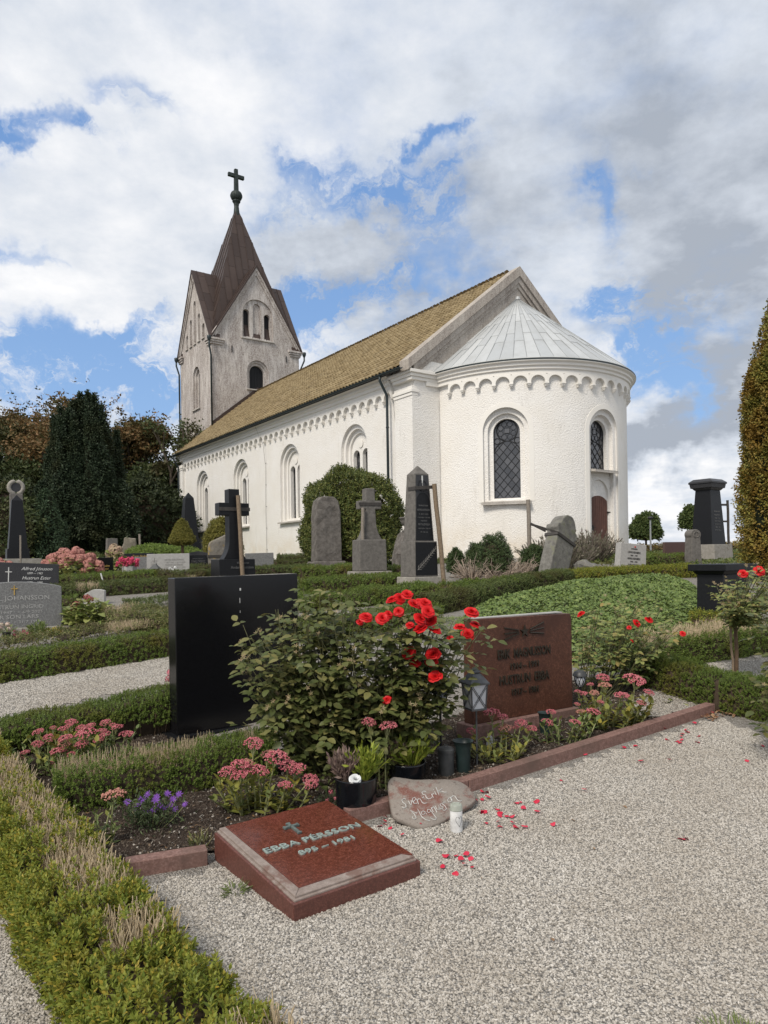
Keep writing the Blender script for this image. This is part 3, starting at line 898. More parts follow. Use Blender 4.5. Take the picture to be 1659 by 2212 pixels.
# spire and gable roofs in copper panels
sp_ = MB(); hx, hy = TW / 2 - .09, (TY1 - TY0) / 2 - .09
sp_.add([(ACX - hx, tcy - hy, TE), (ACX + hx, tcy - hy, TE), (ACX + hx, tcy + hy, TE), (ACX - hx, tcy + hy, TE), (ACX, tcy, TA)], [(0, 1, 4), (1, 2, 4), (2, 3, 4), (3, 0, 4), (3, 2, 1, 0)])
spire = sp_.build('spire_roof', M_copper, CH)
def panelize(P3, wd, ht, parent, lift=.012, seam=True, mat=M_copper):
    """lay sheet panels with standing seams over a flat roof face; first edge of P3 is the eave"""
    P3 = [np.array(p, float) for p in P3]
    o = P3[0]; ex = P3[1] - o; ex /= np.linalg.norm(ex)
    nn = np.cross(ex, P3[2] - o); nn /= np.linalg.norm(nn); ey = np.cross(nn, ex)
    p2 = [(float((p - o) @ ex), float((p - o) @ ey)) for p in P3]
    xs = [p[0] for p in p2]; ys = [p[1] for p in p2]
    mid = (min(xs) + max(xs)) / 2
    k0 = int((min(xs) - mid) / wd) - 1; k1 = int((max(xs) - mid) / wd) + 1
    for k_ in range(k0, k1 + 1):
        sx = MB(); has = False
        xa, xb = mid + (k_ - .5) * wd, mid + (k_ + .5) * wd
        st = (k_ % 2) * ht * .5
        j = int((min(ys)) / ht) - 1
        while j * ht + st < max(ys):
            ya, yb = j * ht + st, (j + 1) * ht + st
            q = clip_poly([(xa + .004, ya + .004), (xb - .004, ya + .004), (xb - .004, yb - .004), (xa + .004, yb - .004)], p2)
            if len(q) > 2 and area(q) > .01:
                b = MB(); n_ = len(q)
                lo = [o + ex * x + ey * y_ + nn * .002 for x, y_ in q]; hi = [o + ex * x + ey * y_ + nn * (lift + .008 * (1 - (y_ - ya) / ht)) for x, y_ in q]
                b.add(lo + hi, [tuple(range(n_, 2 * n_))] + [(i, (i + 1) % n_, (i + 1) % n_ + n_, i + n_) for i in range(n_)])
                b.build('roof_panel', mat, parent)
            j += 1
        q = clip_poly([(xb - .013, min(ys) - 1), (xb + .013, min(ys) - 1), (xb + .013, max(ys) + 1), (xb - .013, max(ys) + 1)], p2)
        if len(q) > 2:
            n_ = len(q)
            lo = [o + ex * x + ey * y_ for x, y_ in q]; hi = [o + ex * x + ey * y_ + nn * .05 for x, y_ in q]
            b = MB(); b.add(lo + hi, [tuple(range(n_, 2 * n_))] + [(i, (i + 1) % n_, (i + 1) % n_ + n_, i + n_) for i in range(n_)])
            b.build('seam', mat, parent)
cor = [(ACX - hx, tcy - hy, TE), (ACX + hx, tcy - hy, TE), (ACX + hx, tcy + hy, TE), (ACX - hx, tcy + hy, TE)]
for i in range(4): panelize([cor[i], cor[(i + 1) % 4], (ACX, tcy, TA)], .52, 1.9, spire)
def gable_roof(axis, sgn):
    """the two copper planes over one tower gable, running back into the spire"""
    half = TW / 2 if axis == 'e' else (TY1 - TY0) / 2; deep = (TY1 - TY0) / 2 if axis == 'e' else TW / 2
    oh = .22; rz_ = TG + .10; ez = TE - .30; hw = half + .16
    def p(a, d, z): return (ACX + a, tcy + sgn * (deep + d), z) if axis == 'e' else (ACX + sgn * (deep + d), tcy + a, z)
    ins = deep * .55
    b = MB()
    for s in (-1, 1):
        Pq = [p(s * hw, oh, ez), p(0, oh, rz_), p(0, -ins - .4, rz_), p(s * hw, -.5, ez)]
        lo = [(x, y_, z - .13) for x, y_, z in Pq]
        b.add(Pq + lo, [(0, 1, 2, 3), (7, 6, 5, 4), (0, 4, 5, 1), (1, 5, 6, 2), (2, 6, 7, 3), (3, 7, 4, 0)])
    o = b.build('gable_roof', M_copper, CH)
    for s in (-1, 1):
        q = [p(s * hw, -.5, ez), p(s * hw, oh, ez), p(0, oh, rz_), p(0, -ins - .4, rz_)]
        nn = np.cross(np.array(q[1]) - q[0], np.array(q[2]) - q[0])
        if nn[2] < 0: q = [q[1], q[0], q[3], q[2]]
        # seams run up the slope
        panelize(q, .55, 1.7, o)
for ax, sg in (('e', -1), ('n', -1), ('e', 1), ('n', 1)): gable_roof(ax, sg)
# finial: collar, ribbed ball, cross
b = MB(); b.lathe([(.24, -.75), (.2, -.35), (.17, -.05), (.2, .15), (.30, .3), (.30, .36), (0, .38)], 12, (ACX, tcy, TA)); b.build('spire_collar', M_patina, CH)
b = MB(); R_ = .42
for i in range(16):
    a0 = 2 * math.pi * i / 16
    for q in range(2):
        pass
prof = [(max(.001, R_ * math.cos(t)), R_ * .95 * math.sin(t)) for t in [math.pi * (-.5 + k / 12) for k in range(13)]]
V = []; n_ = 48
for i in range(n_):
    a = 2 * math.pi * i / n_; rb = 1 + .06 * math.cos(16 * a)
    for rr_, z in prof: V.append((ACX + rr_ * rb * math.cos(a), tcy + rr_ * rb * math.sin(a), TA + .72 + z))
Fq = [(i * 13 + q, ((i + 1) % n_) * 13 + q, ((i + 1) % n_) * 13 + q + 1, i * 13 + q + 1) for i in range(n_) for q in range(12)]
b.add(V, Fq); b.build('spire_ball', M_patina, CH, smooth=True)
b = MB(); cz = TA + 1.05
b.taper(cz, .30, .26, cz + 1.62, .25, .22, ACX, tcy)
b.box((ACX - .36, tcy, cz + 1.12), (.50, .22, .25)); b.box((ACX + .36, tcy, cz + 1.12), (.50, .22, .25))
b.build('spire_cross', M_patina, CH, .015)
# flashing where the nave roof meets the tower, rainwater pipes on the tower corners
b = MB()
for s in (-1, 1):
    P = []
    for t in (TX0 - .12, ACX):
        z = EAVE + t * math.tan(sl)
        P.append((t if s < 0 else W_ - t, z))
    (xa, za), (xb, zb) = P
    b.add([(xa, TY0 - .06, za + .05), (xb, TY0 - .06, zb + .05), (xb, TY0 - .06, zb + .42), (xa, TY0 - .06, za + .42), (xa, TY0 - .42, za + .12), (xb, TY0 - .42, zb + .12)], [(0, 1, 2, 3), (4, 5, 1, 0)])
b.build('flashing', M_copper, CH)
for (x, y_, ox, oy) in ((TX0, TY0, -.10, -.10), (TX0, TY1, -.12, -.05), (TX1, TY0, .12, -.05)):
    zt = 14.75; zb = EAVE + min(x, W_ - x) * math.tan(sl) + .1 if y_ == TY0 else 0
    b = MB()
    b.lathe([(.04, -.2), (.14, 0), (.15, .16), (.12, .2)], 8, (x + ox * 3.0, y_ + oy * 3.0, zt + .1))
    b.tube([(x + ox * 3, y_ + oy * 3, zt), (x + ox * 3, y_ + oy * 3, zt - .3), (x + ox, y_ + oy, zt - .9), (x + ox, y_ + oy, zb)], .06, 7)
    b.build('downpipe', M_pipe, CH, smooth=True)
# ------------------------------------------------------------------ ground
def in_poly(x, y, poly):
    poly = np.array(poly); n = len(poly); c = np.zeros(np.shape(x), bool); j = n - 1
    for i in range(n):
        xi, yi = poly[i][:2]; xj, yj = poly[j][:2]
        m = ((yi > y) != (yj > y)) & (x < (xj - xi) * (y - yi) / (yj - yi + 1e-12) + xi)
        c ^= m; j = i
    return c
def gravelmat(name, grass=False):
    k = NM(name); w = k.co('World')
    v = k.n('ShaderNodeTexVoronoi'); v.inputs['Scale'].default_value = 105; k.l(w, v.inputs['Vector'])
    sep_ = k.n('ShaderNodeSeparateColor'); k.l(v.outputs['Color'], sep_.inputs[0])
    c = k.ramp(sep_.outputs[0], [(0, (.15, .138, .12)), (.3, (.27, .25, .225)), (.7, (.365, .345, .315)), (1, (.46, .44, .41))])
    c = k.mix(k.rng(v.outputs['Distance'], .35, .75), c, (.17, .155, .135))
    c = k.mix(k.rng(k.noise(1.1, 5, .6, w), .42, .7, 0, .35), c, (.27, .235, .19))
    k.bump(v.outputs['Distance'], 1.0, .012).invert = True
    if grass:
        sz = k.n('ShaderNodeSeparateXYZ'); k.l(w, sz.inputs[0])
        g = k.mix(k.noise(.6, 6, .6, w), (.05, .075, .02), (.10, .11, .04))
        c = k.mix(k.rng(sz.outputs[1], 30, 33), c, g)
    return k.fin(c, .9, .2)
M_grav = gravelmat('gravel ground', True)
ys_ = np.concatenate([np.arange(-12, 0, 2.0), np.arange(0, 12, .25), np.arange(12, 60, 1.0), np.array([60, 70, 85, 105, 130, 170, 230, 320, 500, 900, 1700, 3000])])
xs_ = np.concatenate([-np.array([2500, 1200, 600, 300, 150, 80, 50, 35]), np.arange(-25, 26, 2.5), np.array([35, 50, 80, 150, 300, 600, 1200, 2500])])
X, Yg = np.meshgrid(xs_, ys_); Z = G(Yg)
nx, ny = len(xs_), len(ys_)
I = np.arange(nx * ny).reshape(ny, nx)
Fq = np.stack([I[:-1, :-1], I[:-1, 1:], I[1:, 1:], I[1:, :-1]], -1).reshape(-1, 4)
tag(np_obj('ground', np.stack([X, Yg, Z], -1).reshape(-1, 3), Fq, M_grav, None, True), kind='structure')

def soilmat(name, c1, c2, c3):
    k = NM(name); w = k.co('World')
    n1 = k.noise(9, 8, .7, w); n2 = k.noise(60, 4, .7, w)
    c = k.mix(k.rng(n1, .35, .65), c1, c2); c = k.mix(k.rng(n2, .56, .66), c, c3)
    k.bump(k.math('ADD', n1, n2), 1.0, .03)
    return k.fin(c, .95, .15)
M_soil = soilmat('dark bed soil', (.035, .026, .02), (.07, .05, .038), (.17, .14, .115))
def patch(name, poly, step, dz, mat, amp=.012, kind='structure', clip=True):
    """sheet over the terrain with a ragged outline"""
    P = np.array([p[:2] for p in poly]); lo, hi = P.min(0), P.max(0)
    xs = np.arange(lo[0] - step, hi[0] + step, step); ys = np.arange(lo[1] - step, hi[1] + step, step)
    X, Y = np.meshgrid(xs, ys); ok = in_poly(X, Y, P)
    Z = G(Y) + dz + amp * (rng.random(X.shape) - .5) * 2
    I = np.arange(X.size).reshape(X.shape)
    m = ok[:-1, :-1] & ok[:-1, 1:] & ok[1:, 1:] & ok[1:, :-1]
    Fq = np.stack([I[:-1, :-1][m], I[:-1, 1:][m], I[1:, 1:][m], I[1:, :-1][m]], -1)
    used, inv = np.unique(Fq, return_inverse=True)
    V = np.stack([X, Y, Z], -1).reshape(-1, 3)[used]
    o = np_obj(name, V, inv.reshape(-1, 4), mat, None, True)
    return tag(o, kind=kind)

# ---- loose stones by geometry nodes
def chip_mesh(name, sx, sy, sz, seed, mat):
    r_ = np.random.default_rng(seed)
    bm = bmesh.new(); bmesh.ops.create_icosphere(bm, subdivisions=1, radius=1.0)
    for v in bm.verts:
        v.co = Vector((v.co.x * sx, v.co.y * sy, v.co.z * sz)) * float(r_.uniform(.72, 1.12))
    me = bpy.data.meshes.new(name); bm.to_mesh(me); bm.free(); me.materials.append(mat)
    return bpy.data.objects.new(name, me)
def chipmat(name, stops):
    k = NM(name); oi = k.n('ShaderNodeObjectInfo')
    c = k.ramp(oi.outputs['Random'], stops)
    c = k.mix(k.rng(k.noise(1.1, 5, .6, k.co('World')), .40, .70, 0, .42), c, (.27, .225, .17))
    return k.fin(c, .8, .3)
M_chip = chipmat('pale gravel stone', [(0, (.19, .172, .146)), (.12, (.30, .274, .236)), (.4, (.405, .375, .33)), (.8, (.485, .452, .402)), (1, (.60, .565, .515))])
M_clod = chipmat('soil crumb', [(0, (.03, .022, .017)), (.5, (.06, .043, .033)), (.85, (.10, .08, .06)), (.93, (.30, .27, .23)), (1, (.42, .39, .35))])
def scatter_nodes(o, chips, density, s0, s1, seed=1, tilt=.6):
    ng = bpy.data.node_groups.new('scatter', 'GeometryNodeTree')
    ng.interface.new_socket('Geometry', in_out='INPUT', socket_type='NodeSocketGeometry')
    ng.interface.new_socket('Geometry', in_out='OUTPUT', socket_type='NodeSocketGeometry')
    N = ng.nodes.new; L = ng.links.new
    gi, go = N('NodeGroupInput'), N('NodeGroupOutput')
    dp_ = N('GeometryNodeDistributePointsOnFaces'); dp_.inputs['Density'].default_value = density; dp_.inputs['Seed'].default_value = seed
    L(gi.outputs[0], dp_.inputs['Mesh'])
    gj = N('GeometryNodeJoinGeometry')
    for c in chips:
        oi = N('GeometryNodeObjectInfo'); oi.inputs['Object'].default_value = c; oi.inputs['As Instance'].default_value = True
        L(oi.outputs['Geometry'], gj.inputs[0])
    ip = N('GeometryNodeInstanceOnPoints'); ip.inputs['Pick Instance'].default_value = True
    L(dp_.outputs['Points'], ip.inputs['Points']); L(gj.outputs[0], ip.inputs['Instance'])
    rv = N('FunctionNodeRandomValue'); rv.data_type = 'FLOAT_VECTOR'
    rv.inputs[0].default_value = (-tilt, -tilt, -3.14); rv.inputs[1].default_value = (tilt, tilt, 3.14); rv.inputs['Seed'].default_value = seed + 1
    L(rv.outputs[0], ip.inputs['Rotation'])
    rs = N('FunctionNodeRandomValue'); rs.data_type = 'FLOAT'; rs.inputs[2].default_value = s0; rs.inputs[3].default_value = s1; rs.inputs['Seed'].default_value = seed + 2
    L(rs.outputs[1], ip.inputs['Scale'])
    rj = N('FunctionNodeRandomValue'); rj.data_type = 'INT'; rj.inputs[4].default_value = 0; rj.inputs[5].default_value = len(chips) - 1; rj.inputs['Seed'].default_value = seed + 3
    L(rj.outputs[2], ip.inputs['Instance Index'])
    jo = N('GeometryNodeJoinGeometry'); L(gi.outputs[0], jo.inputs[0]); L(ip.outputs[0], jo.inputs[0]); L(jo.outputs[0], go.inputs[0])
    md = o.modifiers.new('scatter', 'NODES'); md.node_group = ng
chips = [chip_mesh('gravel_stone', *q, 10 + i, M_chip) for i, q in enumerate([(.0072, .0042, .0038), (.006, .0048, .0042), (.0084, .0038, .0036), (.0052, .0046, .0044)])]
clods = [chip_mesh('soil_crumb', *q, 20 + i, M_clod) for i, q in enumerate([(.008, .006, .005), (.006, .005, .004), (.017, .0022, .002)])]
def gp2(l): return [GP(*p) for p in l]
FG = gp2([(285, 1905), (448, 1872), (500, 1855), (700, 1800), (760, 1792), (1020, 1714), (1545, 1543), (1659, 1590), (1800, 1640), (1950, 1800), (1950, 2420), (600, 2420), (430, 2120), (330, 1980)])
g = patch('gravel', FG, .08, .004, M_grav, .003, 'stuff'); scatter_nodes(g, chips, 16000, .5, 1.25, 3)
g = patch('gravel', gp2([(-260, 1590), (-40, 1570), (150, 1525), (380, 1482), (420, 1420), (380, 1412), (0, 1474), (-260, 1510)]), .12, .004, M_grav, .003, 'stuff'); scatter_nodes(g, chips, 8000, .8, 1.4, 5)
g = patch('gravel', gp2([(-60, 1830), (90, 1850), (210, 2020), (360, 2300), (470, 2480), (-300, 2480), (-300, 1880)]), .08, .004, M_grav, .003, 'stuff'); scatter_nodes(g, chips, 14000, .6, 1.35, 8)
g = patch('gravel', gp2([(1500, 1490), (1700, 1560), (1800, 1500), (1760, 1400), (1600, 1420), (1480, 1440)]), .12, .004, M_grav, .003, 'stuff'); scatter_nodes(g, chips, 8000, .8, 1.4, 9)
# planting beds
b1 = patch('bed_soil', gp2([(270, 1890), (450, 1850), (560, 1830), (720, 1782), (850, 1745), (1020, 1695), (1540, 1530), (1430, 1470), (1240, 1470), (1000, 1540), (800, 1600), (650, 1640), (500, 1690), (330, 1725), (100, 1770), (130, 1810)]), .03, .012, M_soil, .012)
scatter_nodes(b1, clods, 2600, .6, 1.6, 12, 1.2)
b2 = patch('bed_soil', gp2([(-30, 1720), (100, 1755), (480, 1670), (520, 1610), (380, 1560), (200, 1600), (0, 1650)]), .04, .012, M_soil, .012)
scatter_nodes(b2, clods, 1800, .6, 1.6, 13, 1.2)
b3 = patch('bed_gravel', gp2([(1330, 1560), (1400, 1480), (1545, 1525), (1440, 1556)]), .05, .022, M_grav, .004); scatter_nodes(b3, chips, 7000, .6, 1.2, 14)
b4 = patch('bed_soil', gp2([(120, 1390), (260, 1360), (260, 1330), (120, 1345)]), .06, .012, M_soil, .012)
# ------------------------------------------------------------------ stone materials
RZ = math.radians(33)
S_blackpol = simple('polished black granite', (.007, .007, .008), .14, .35, 0, .3, 60)
S_blackmat = simple('honed black granite', (.010, .0105, .012), .42, .22, 0, .25, 40, .05)
S_dark = granite('dark grey granite', (.024, .024, .026), (.038, .038, .041), (.062, .062, .066), 180, .4, spec=.3)
S_grey = granite('grey speckled granite', (.10, .10, .10), (.17, .17, .165), (.28, .275, .27), 120, .5, .15)
S_mid = rough_stone('grey weathered granite', (.115, .106, .096), (.185, .172, .155), None, 14, .5, .012)
S_rough = rough_stone('rough split granite', (.11, .098, .086), (.20, .182, .163), None, 9, .9, .03)
S_light = rough_stone('pale grey stone', (.36, .35, .33), (.44, .43, .41), None, 20, .25, .006)
S_plinth = rough_stone('pale granite plinth', (.25, .232, .20), (.345, .325, .29), (.17, .15, .11), 12, .35, .01)
S_lichen = rough_stone('lichen grown granite', (.15, .135, .115), (.24, .22, .19), (.27, .19, .06), 9, .8, .02)
S_field = rough_stone('brown fieldstone', (.13, .115, .09), (.24, .21, .165), (.10, .10, .055), 6, .9, .03)
S_old = rough_stone('old mossy limestone', (.13, .125, .11), (.235, .225, .205), (.16, .16, .11), 10, .8, .02)
S_brown = granite('dark brown granite', (.045, .024, .020), (.075, .038, .030), (.11, .06, .05), 140, .35)
S_red = granite('polished red granite', (.065, .019, .012), (.125, .036, .023), (.20, .07, .048), 130, .14, .03)
S_redside = granite('honed red granite', (.075, .026, .019), (.12, .042, .031), (.19, .08, .062), 140, .5, .15)
S_rim = rough_stone('weathered granite rim', (.22, .175, .15), (.32, .265, .235), (.17, .11, .09), 22, .35, .006)
S_erik = granite('rust brown granite', (.045, .018, .011), (.092, .036, .022), (.15, .066, .042), 110, .42, .25, (.055, .022, .014), .35)
S_kerb = granite('red sandstone kerb', (.15, .085, .070), (.215, .125, .105), (.29, .19, .165), 90, .8, .4, (.13, .085, .07), .2)
M_gold = simple('gilded letter', (.55, .36, .10), .4, .5, .5)
M_letw = simple('pale letter paint', (.55, .55, .53), .6)
M_letg2 = simple('greyish white letter', (.36, .355, .34), .7)
M_letd = simple('dark cut letter', (.035, .033, .03), .7)
M_letg = simple('grey cut letter', (.20, .19, .175), .8)
M_dull = simple('dulled grey letter', (.10, .10, .10), .7)
M_bronze = simple('dark bronze letter', (.035, .028, .020), .45, .5, .4, .4, 60)
M_verd = simple('verdigris letter', (.30, .36, .33), .5, .5, .2, .35, 90)
M_wood = rough_stone('grey weathered wood', (.20, .17, .14), (.30, .265, .225), None, 30, .4, .006)
M_wood2 = rough_stone('brown wood', (.17, .125, .085), (.27, .205, .14), None, 30, .4, .006)
M_strap = simple('dark steel strap', (.055, .048, .042), .55, .5, .3, .3, 20)
M_white = simple('bird lime', (.62, .62, .60), .9, .2, 0, .1)

def text(body, w=None, h=None, mat=None, parent=None, pos=(0, 0, 0), rot=(math.pi / 2, 0, 0), ext=.002, shear=0.0, name='lettering', space=1.0, bold=0.0, M=None):
    """raised lettering as a mesh, centred; w fits the line to a width, h is the capital height"""
    cu = bpy.data.curves.new(name, 'FONT'); cu.body = body; cu.align_x = 'CENTER'; cu.extrude = ext; cu.shear = shear; cu.space_character = space
    cu.resolution_u = 2; cu.offset = bold
    cu.size = (h or .1) / .70
    o = bpy.data.objects.new(name, cu); C.objects.link(o)
    bpy.context.view_layer.update()
    me = bpy.data.meshes.new_from_object(o.evaluated_get(bpy.context.evaluated_depsgraph_get()))
    bpy.data.objects.remove(o, do_unlink=True)
    n = len(me.vertices); co = np.zeros(n * 3, np.float32); me.vertices.foreach_get('co', co); co = co.reshape(-1, 3)
    if w and n:
        cw = co[:, 0].max() - co[:, 0].min(); co[:, 0] = (co[:, 0] - (co[:, 0].max() + co[:, 0].min()) / 2) * w / cw
        me.vertices.foreach_set('co', co.ravel()); me.update()
    me.name = name; me.materials.clear(); me.materials.append(mat)
    o = link(bpy.data.objects.new(name, me), parent)
    if M is not None: o.matrix_local = M
    else: o.location = pos; o.rotation_euler = rot
    return o
def at(px, Y): return on(DP(px, HY, Y)[0], Y)
def lean_top(P, name='x'): pass
def sten(name, label, px, Y, group=None, rz=RZ, cat='gravestone', dz=0.0, rx=0.0, ry=0.0):
    p = at(px, Y); p[2] += dz - .02
    return thing(name, label, cat, p, rz, group, rx, ry)
def face_text(lines, par, yf, mat, ext=.003):
    """lines: (text, x centre, z base, width, cap height, shear)"""
    for q in lines:
        t, x, z, w, h = q[:5]
        text(t, w, h, mat, par, (x, yf, z), (math.pi / 2, 0, 0), ext, q[5] if len(q) > 5 else 0.0)
def stake(label, p0, p1, r=.035, mat=M_wood, n=7, sub=None):
    p0 = np.array(p0, float); p1 = np.array(p1, float)
    t = thing('wooden_stake', label, 'stake', p0, 0, 'wooden stakes holding up old stones')
    d = p1 - p0
    b = MB(); q = [d * k for k in np.linspace(0, 1, 6)]
    for k in range(1, 5): q[k] = q[k] + np.array([random.uniform(-.006, .006), random.uniform(-.006, .006), 0])
    b.tube([(0, 0, -.1)] + [tuple(x) for x in q], [r] * 7, 9)
    b.build('post', mat, t, auto=.8)
    return t
def strap_loop(par, pts, w=.05, t=.008, mat=M_strap, off=(0, 0, 0)):
    """flat steel band along points given in world space"""
    b = MB(); off = np.array(par.location)
    for i in range(len(pts) - 1):
        a = np.array(pts[i], float) - off; c = np.array(pts[i + 1], float) - off
        d = c - a; L = np.linalg.norm(d); d /= L
        s = np.cross(d, (0, 0, 1)); s /= np.linalg.norm(s); u = np.cross(s, d)
        R = np.stack([d, s, u], 1)
        b.box((a + c) / 2, (L + t, t, w), R)
    return b.build('strap', mat, par)

# ---- red pillow stone in the foreground
A = np.array([-.398, 2.94]); e1 = np.array([.80, .60]); e2 = np.array([-.60, .80])
SW, SL = .685, .80
sl_t = thing('pillow_stone', 'low polished red pillow gravestone with green metal letters lying in the gravel', 'gravestone', (*A, float(G(A[1]))), math.atan2(.6, .8))
hf, hb = .088, .150
b = MB()
b.add([(0, 0, -.05), (SW, 0, -.05), (SW, SL, -.05), (0, SL, -.05), (0, 0, hf - .012), (SW, 0, hf - .012), (SW, SL, hb - .012), (0, SL, hb - .012)],
      [(3, 2, 1, 0), (4, 5, 6, 7), (0, 1, 5, 4), (1, 2, 6, 5), (2, 3, 7, 6), (3, 0, 4, 7)])
b.build('body', S_redside, sl_t, .004)
def slab_z(y): return hf + (hb - hf) * y / SL
def slab_piece(poly, z0, z1, name, mat, bev=.003):
    b = MB(); n = len(poly)
    V = [(x, y, slab_z(y) + z0) for x, y in poly] + [(x, y, slab_z(y) + z1) for x, y in poly]
    b.add(V, [tuple(range(n, 2 * n)), tuple(reversed(range(n)))] + [(i, (i + 1) % n, (i + 1) % n + n, i + n) for i in range(n)])
    return b.build(name, mat, sl_t, bev)
m_ = .013
slab_piece([(m_, m_), (SW - m_, m_), (SW - m_, SL - .004), (m_, SL - .004)], -.02, -.004, 'rim_step', S_rim)
slab_piece([(m_ + .012, m_ + .012), (SW - .012, m_ + .012), (SW - .055, m_ + .062), (m_ + .058, m_ + .062)], -.02, .006, 'rim', S_rim)
slab_piece([(m_ + .012, m_ + .0125), (m_ + .058, m_ + .0625), (m_ + .046, SL - .004), (m_ + .012, SL - .004)], -.02, .006, 'rim', S_rim)
slab_piece([(m_ + .0585, m_ + .0625), (SW - .0555, m_ + .0625), (SW - .012, m_ + .03), (SW - .012, SL - .004), (m_ + .0465, SL - .004)], -.02, .0075, 'polished_top', S_red, .002)
tilt = math.atan2(hb - hf, SL)
def slab_text(s, x, y, w, h):
    return text(s, w, h, M_verd, sl_t, (x, y, slab_z(y) + .0115), (tilt, 0, 0), .0035, 0, bold=.0002)
slab_text('EBBA PÉRSSON', .365, .415, .54, .047)
slab_text('895 – 1981', .375, .315, .31, .038)
b = MB()
for c_, s_ in (((.33, .575), (.013, .125)), ((.33, .60), (.080, .014))):
    b.box((c_[0], c_[1], slab_z(c_[1]) + .014), (s_[0], s_[1], .014), rotx(tilt))
for x, y in ((.33, .516), (.33, .634), (.292, .60), (.368, .60)):
    b.box((x, y, slab_z(y) + .0145), (.024, .010, .012) if abs(x - .33) < .01 else (.010, .026, .012), rotx(tilt))
b.build('cross', simple('dark verdigris', (.12, .15, .14), .5, .5, .2), sl_t, .002)

# ---- red kerb of the plot
def kerb(P0, P1, w, h, label):
    P0, P1 = np.array(P0), np.array(P1); d = P1[:2] - P0[:2]; L = np.linalg.norm(d)
    t = thing('stone_kerb', label, 'kerb', P0, math.atan2(d[1], d[0]), 'red kerbs edging the planted plot')
    b = MB(); n = max(2, int(L / .3)); V = []
    for i in range(n + 1):
        x = L * i / n; wy = P0[1] + d[1] * i / n; z = float(G(wy)) - P0[2]
        V += [(x, 0, z - .08), (x, w, z - .08), (x, w, z + h), (x, 0, z + h)]
    Fs = [(0, 1, 2, 3), tuple(n * 4 + q for q in (3, 2, 1, 0))]
    for i in range(n):
        for q in range(4): Fs.append((i * 4 + q, i * 4 + (q + 1) % 4, (i + 1) * 4 + (q + 1) % 4, (i + 1) * 4 + q))
    b.add(V, Fs); b.build('kerbstone', S_kerb, t, .004); return t
kerb(GP(1015, 1712), GP(1545, 1541), .085, .078, 'long red kerbstone along the gravel below the rust brown stone')
kerb(GP(755, 1782), GP(1013, 1712), .085, .078, 'short red kerbstone behind the heart shaped fieldstone')
kerb(GP(272, 1900), GP(449, 1870), .085, .075, 'short red kerbstone between left hedge and pillow stone')

# ---- heart shaped fieldstone with hand written name
pn0 = np.array([DP(906, 1797, 3.9)[0], 3.9, .035])
th_ = math.radians(24); dn = np.array([.34, -.94, 0]); dn /= np.linalg.norm(dn)
pn = dn * math.sin(th_) + np.array([0, 0, math.cos(th_)])
def onplane(zx, zy, lift=0.0):
    d = img_dir(815.7 + .14167 * zx, 1645 + .14167 * zy); o = np.array([0, 0, EYE])
    t = ((pn0 + pn * lift - o) @ pn) / (d @ pn); return o + d * t
outline = [(165, 290), (200, 245), (240, 222), (330, 235), (420, 252), (530, 268), (640, 270), (770, 262), (900, 266), (1030, 264), (1150, 272), (1230, 285), (1300, 312), (1370, 355), (1430, 402), (1425, 435), (1470, 470),
           (1503, 520), (1500, 580), (1440, 640), (1320, 712), (1210, 780), (1095, 850), (1000, 905), (900, 955), (800, 985), (700, 1005), (600, 985), (500, 945), (400, 900), (300, 860), (240, 815), (215, 740), (195, 640), (180, 540), (168, 430), (158, 350)]
hs = thing('heart_fieldstone', 'flat reddish grey fieldstone with white handwriting leaning on the kerb', 'memorial stone', (pn0[0], pn0[1], 0.0))
hloc = np.array([pn0[0], pn0[1], 0.0])
top = [onplane(*q) - hloc for q in outline]
cen = np.mean(top, axis=0)
b = MB(); n = len(top); lv = [(0.0, .965), (-.008, 1.0), (-.030, 1.0), (-.046, .93), (-.06, .7)]
V = [cen + pn * .004] + [cen + (p - cen) * .55 + pn * .002 for p in top]; Fs = [(0, 1 + i, 1 + (i + 1) % n) for i in range(n)]
for li, (dz, s_) in enumerate(lv):
    V += [cen + (p - cen) * s_ + pn * (dz + random.uniform(-.0015, .0015)) for p in top]
for li in range(len(lv)):
    a0 = 1 + li * n; a1_ = 1 + (li + 1) * n
    Fs += [(a0 + i, a1_ + i, a1_ + (i + 1) % n, a0 + (i + 1) % n) for i in range(n)]
V.append(cen - pn * .06); q = 1 + len(lv) * n; Fs += [(len(V) - 1, q + (i + 1) % n, q + i) for i in range(n)]
b.add(V, Fs)
def heartmat():
    k = NM('pink grey fieldstone'); n1 = k.noise(7, 6, .65); n2 = k.noise(150, 4, .7); n3 = k.noise(45, 4, .6)
    c = k.mix(k.rng(n1, .50, .62), (.235, .205, .178), (.175, .075, .058))
    c = k.mix(k.rng(n2, .5, .7, 0, .6), c, (.36, .32, .285)); c = k.mix(k.rng(n3, .58, .7, 0, .75), c, (.10, .075, .062))
    k.bump(k.math('ADD', n2, n3), .55, .008); return k.fin(c, .85, .3)
b.build('stone', heartmat(), hs, smooth=True)
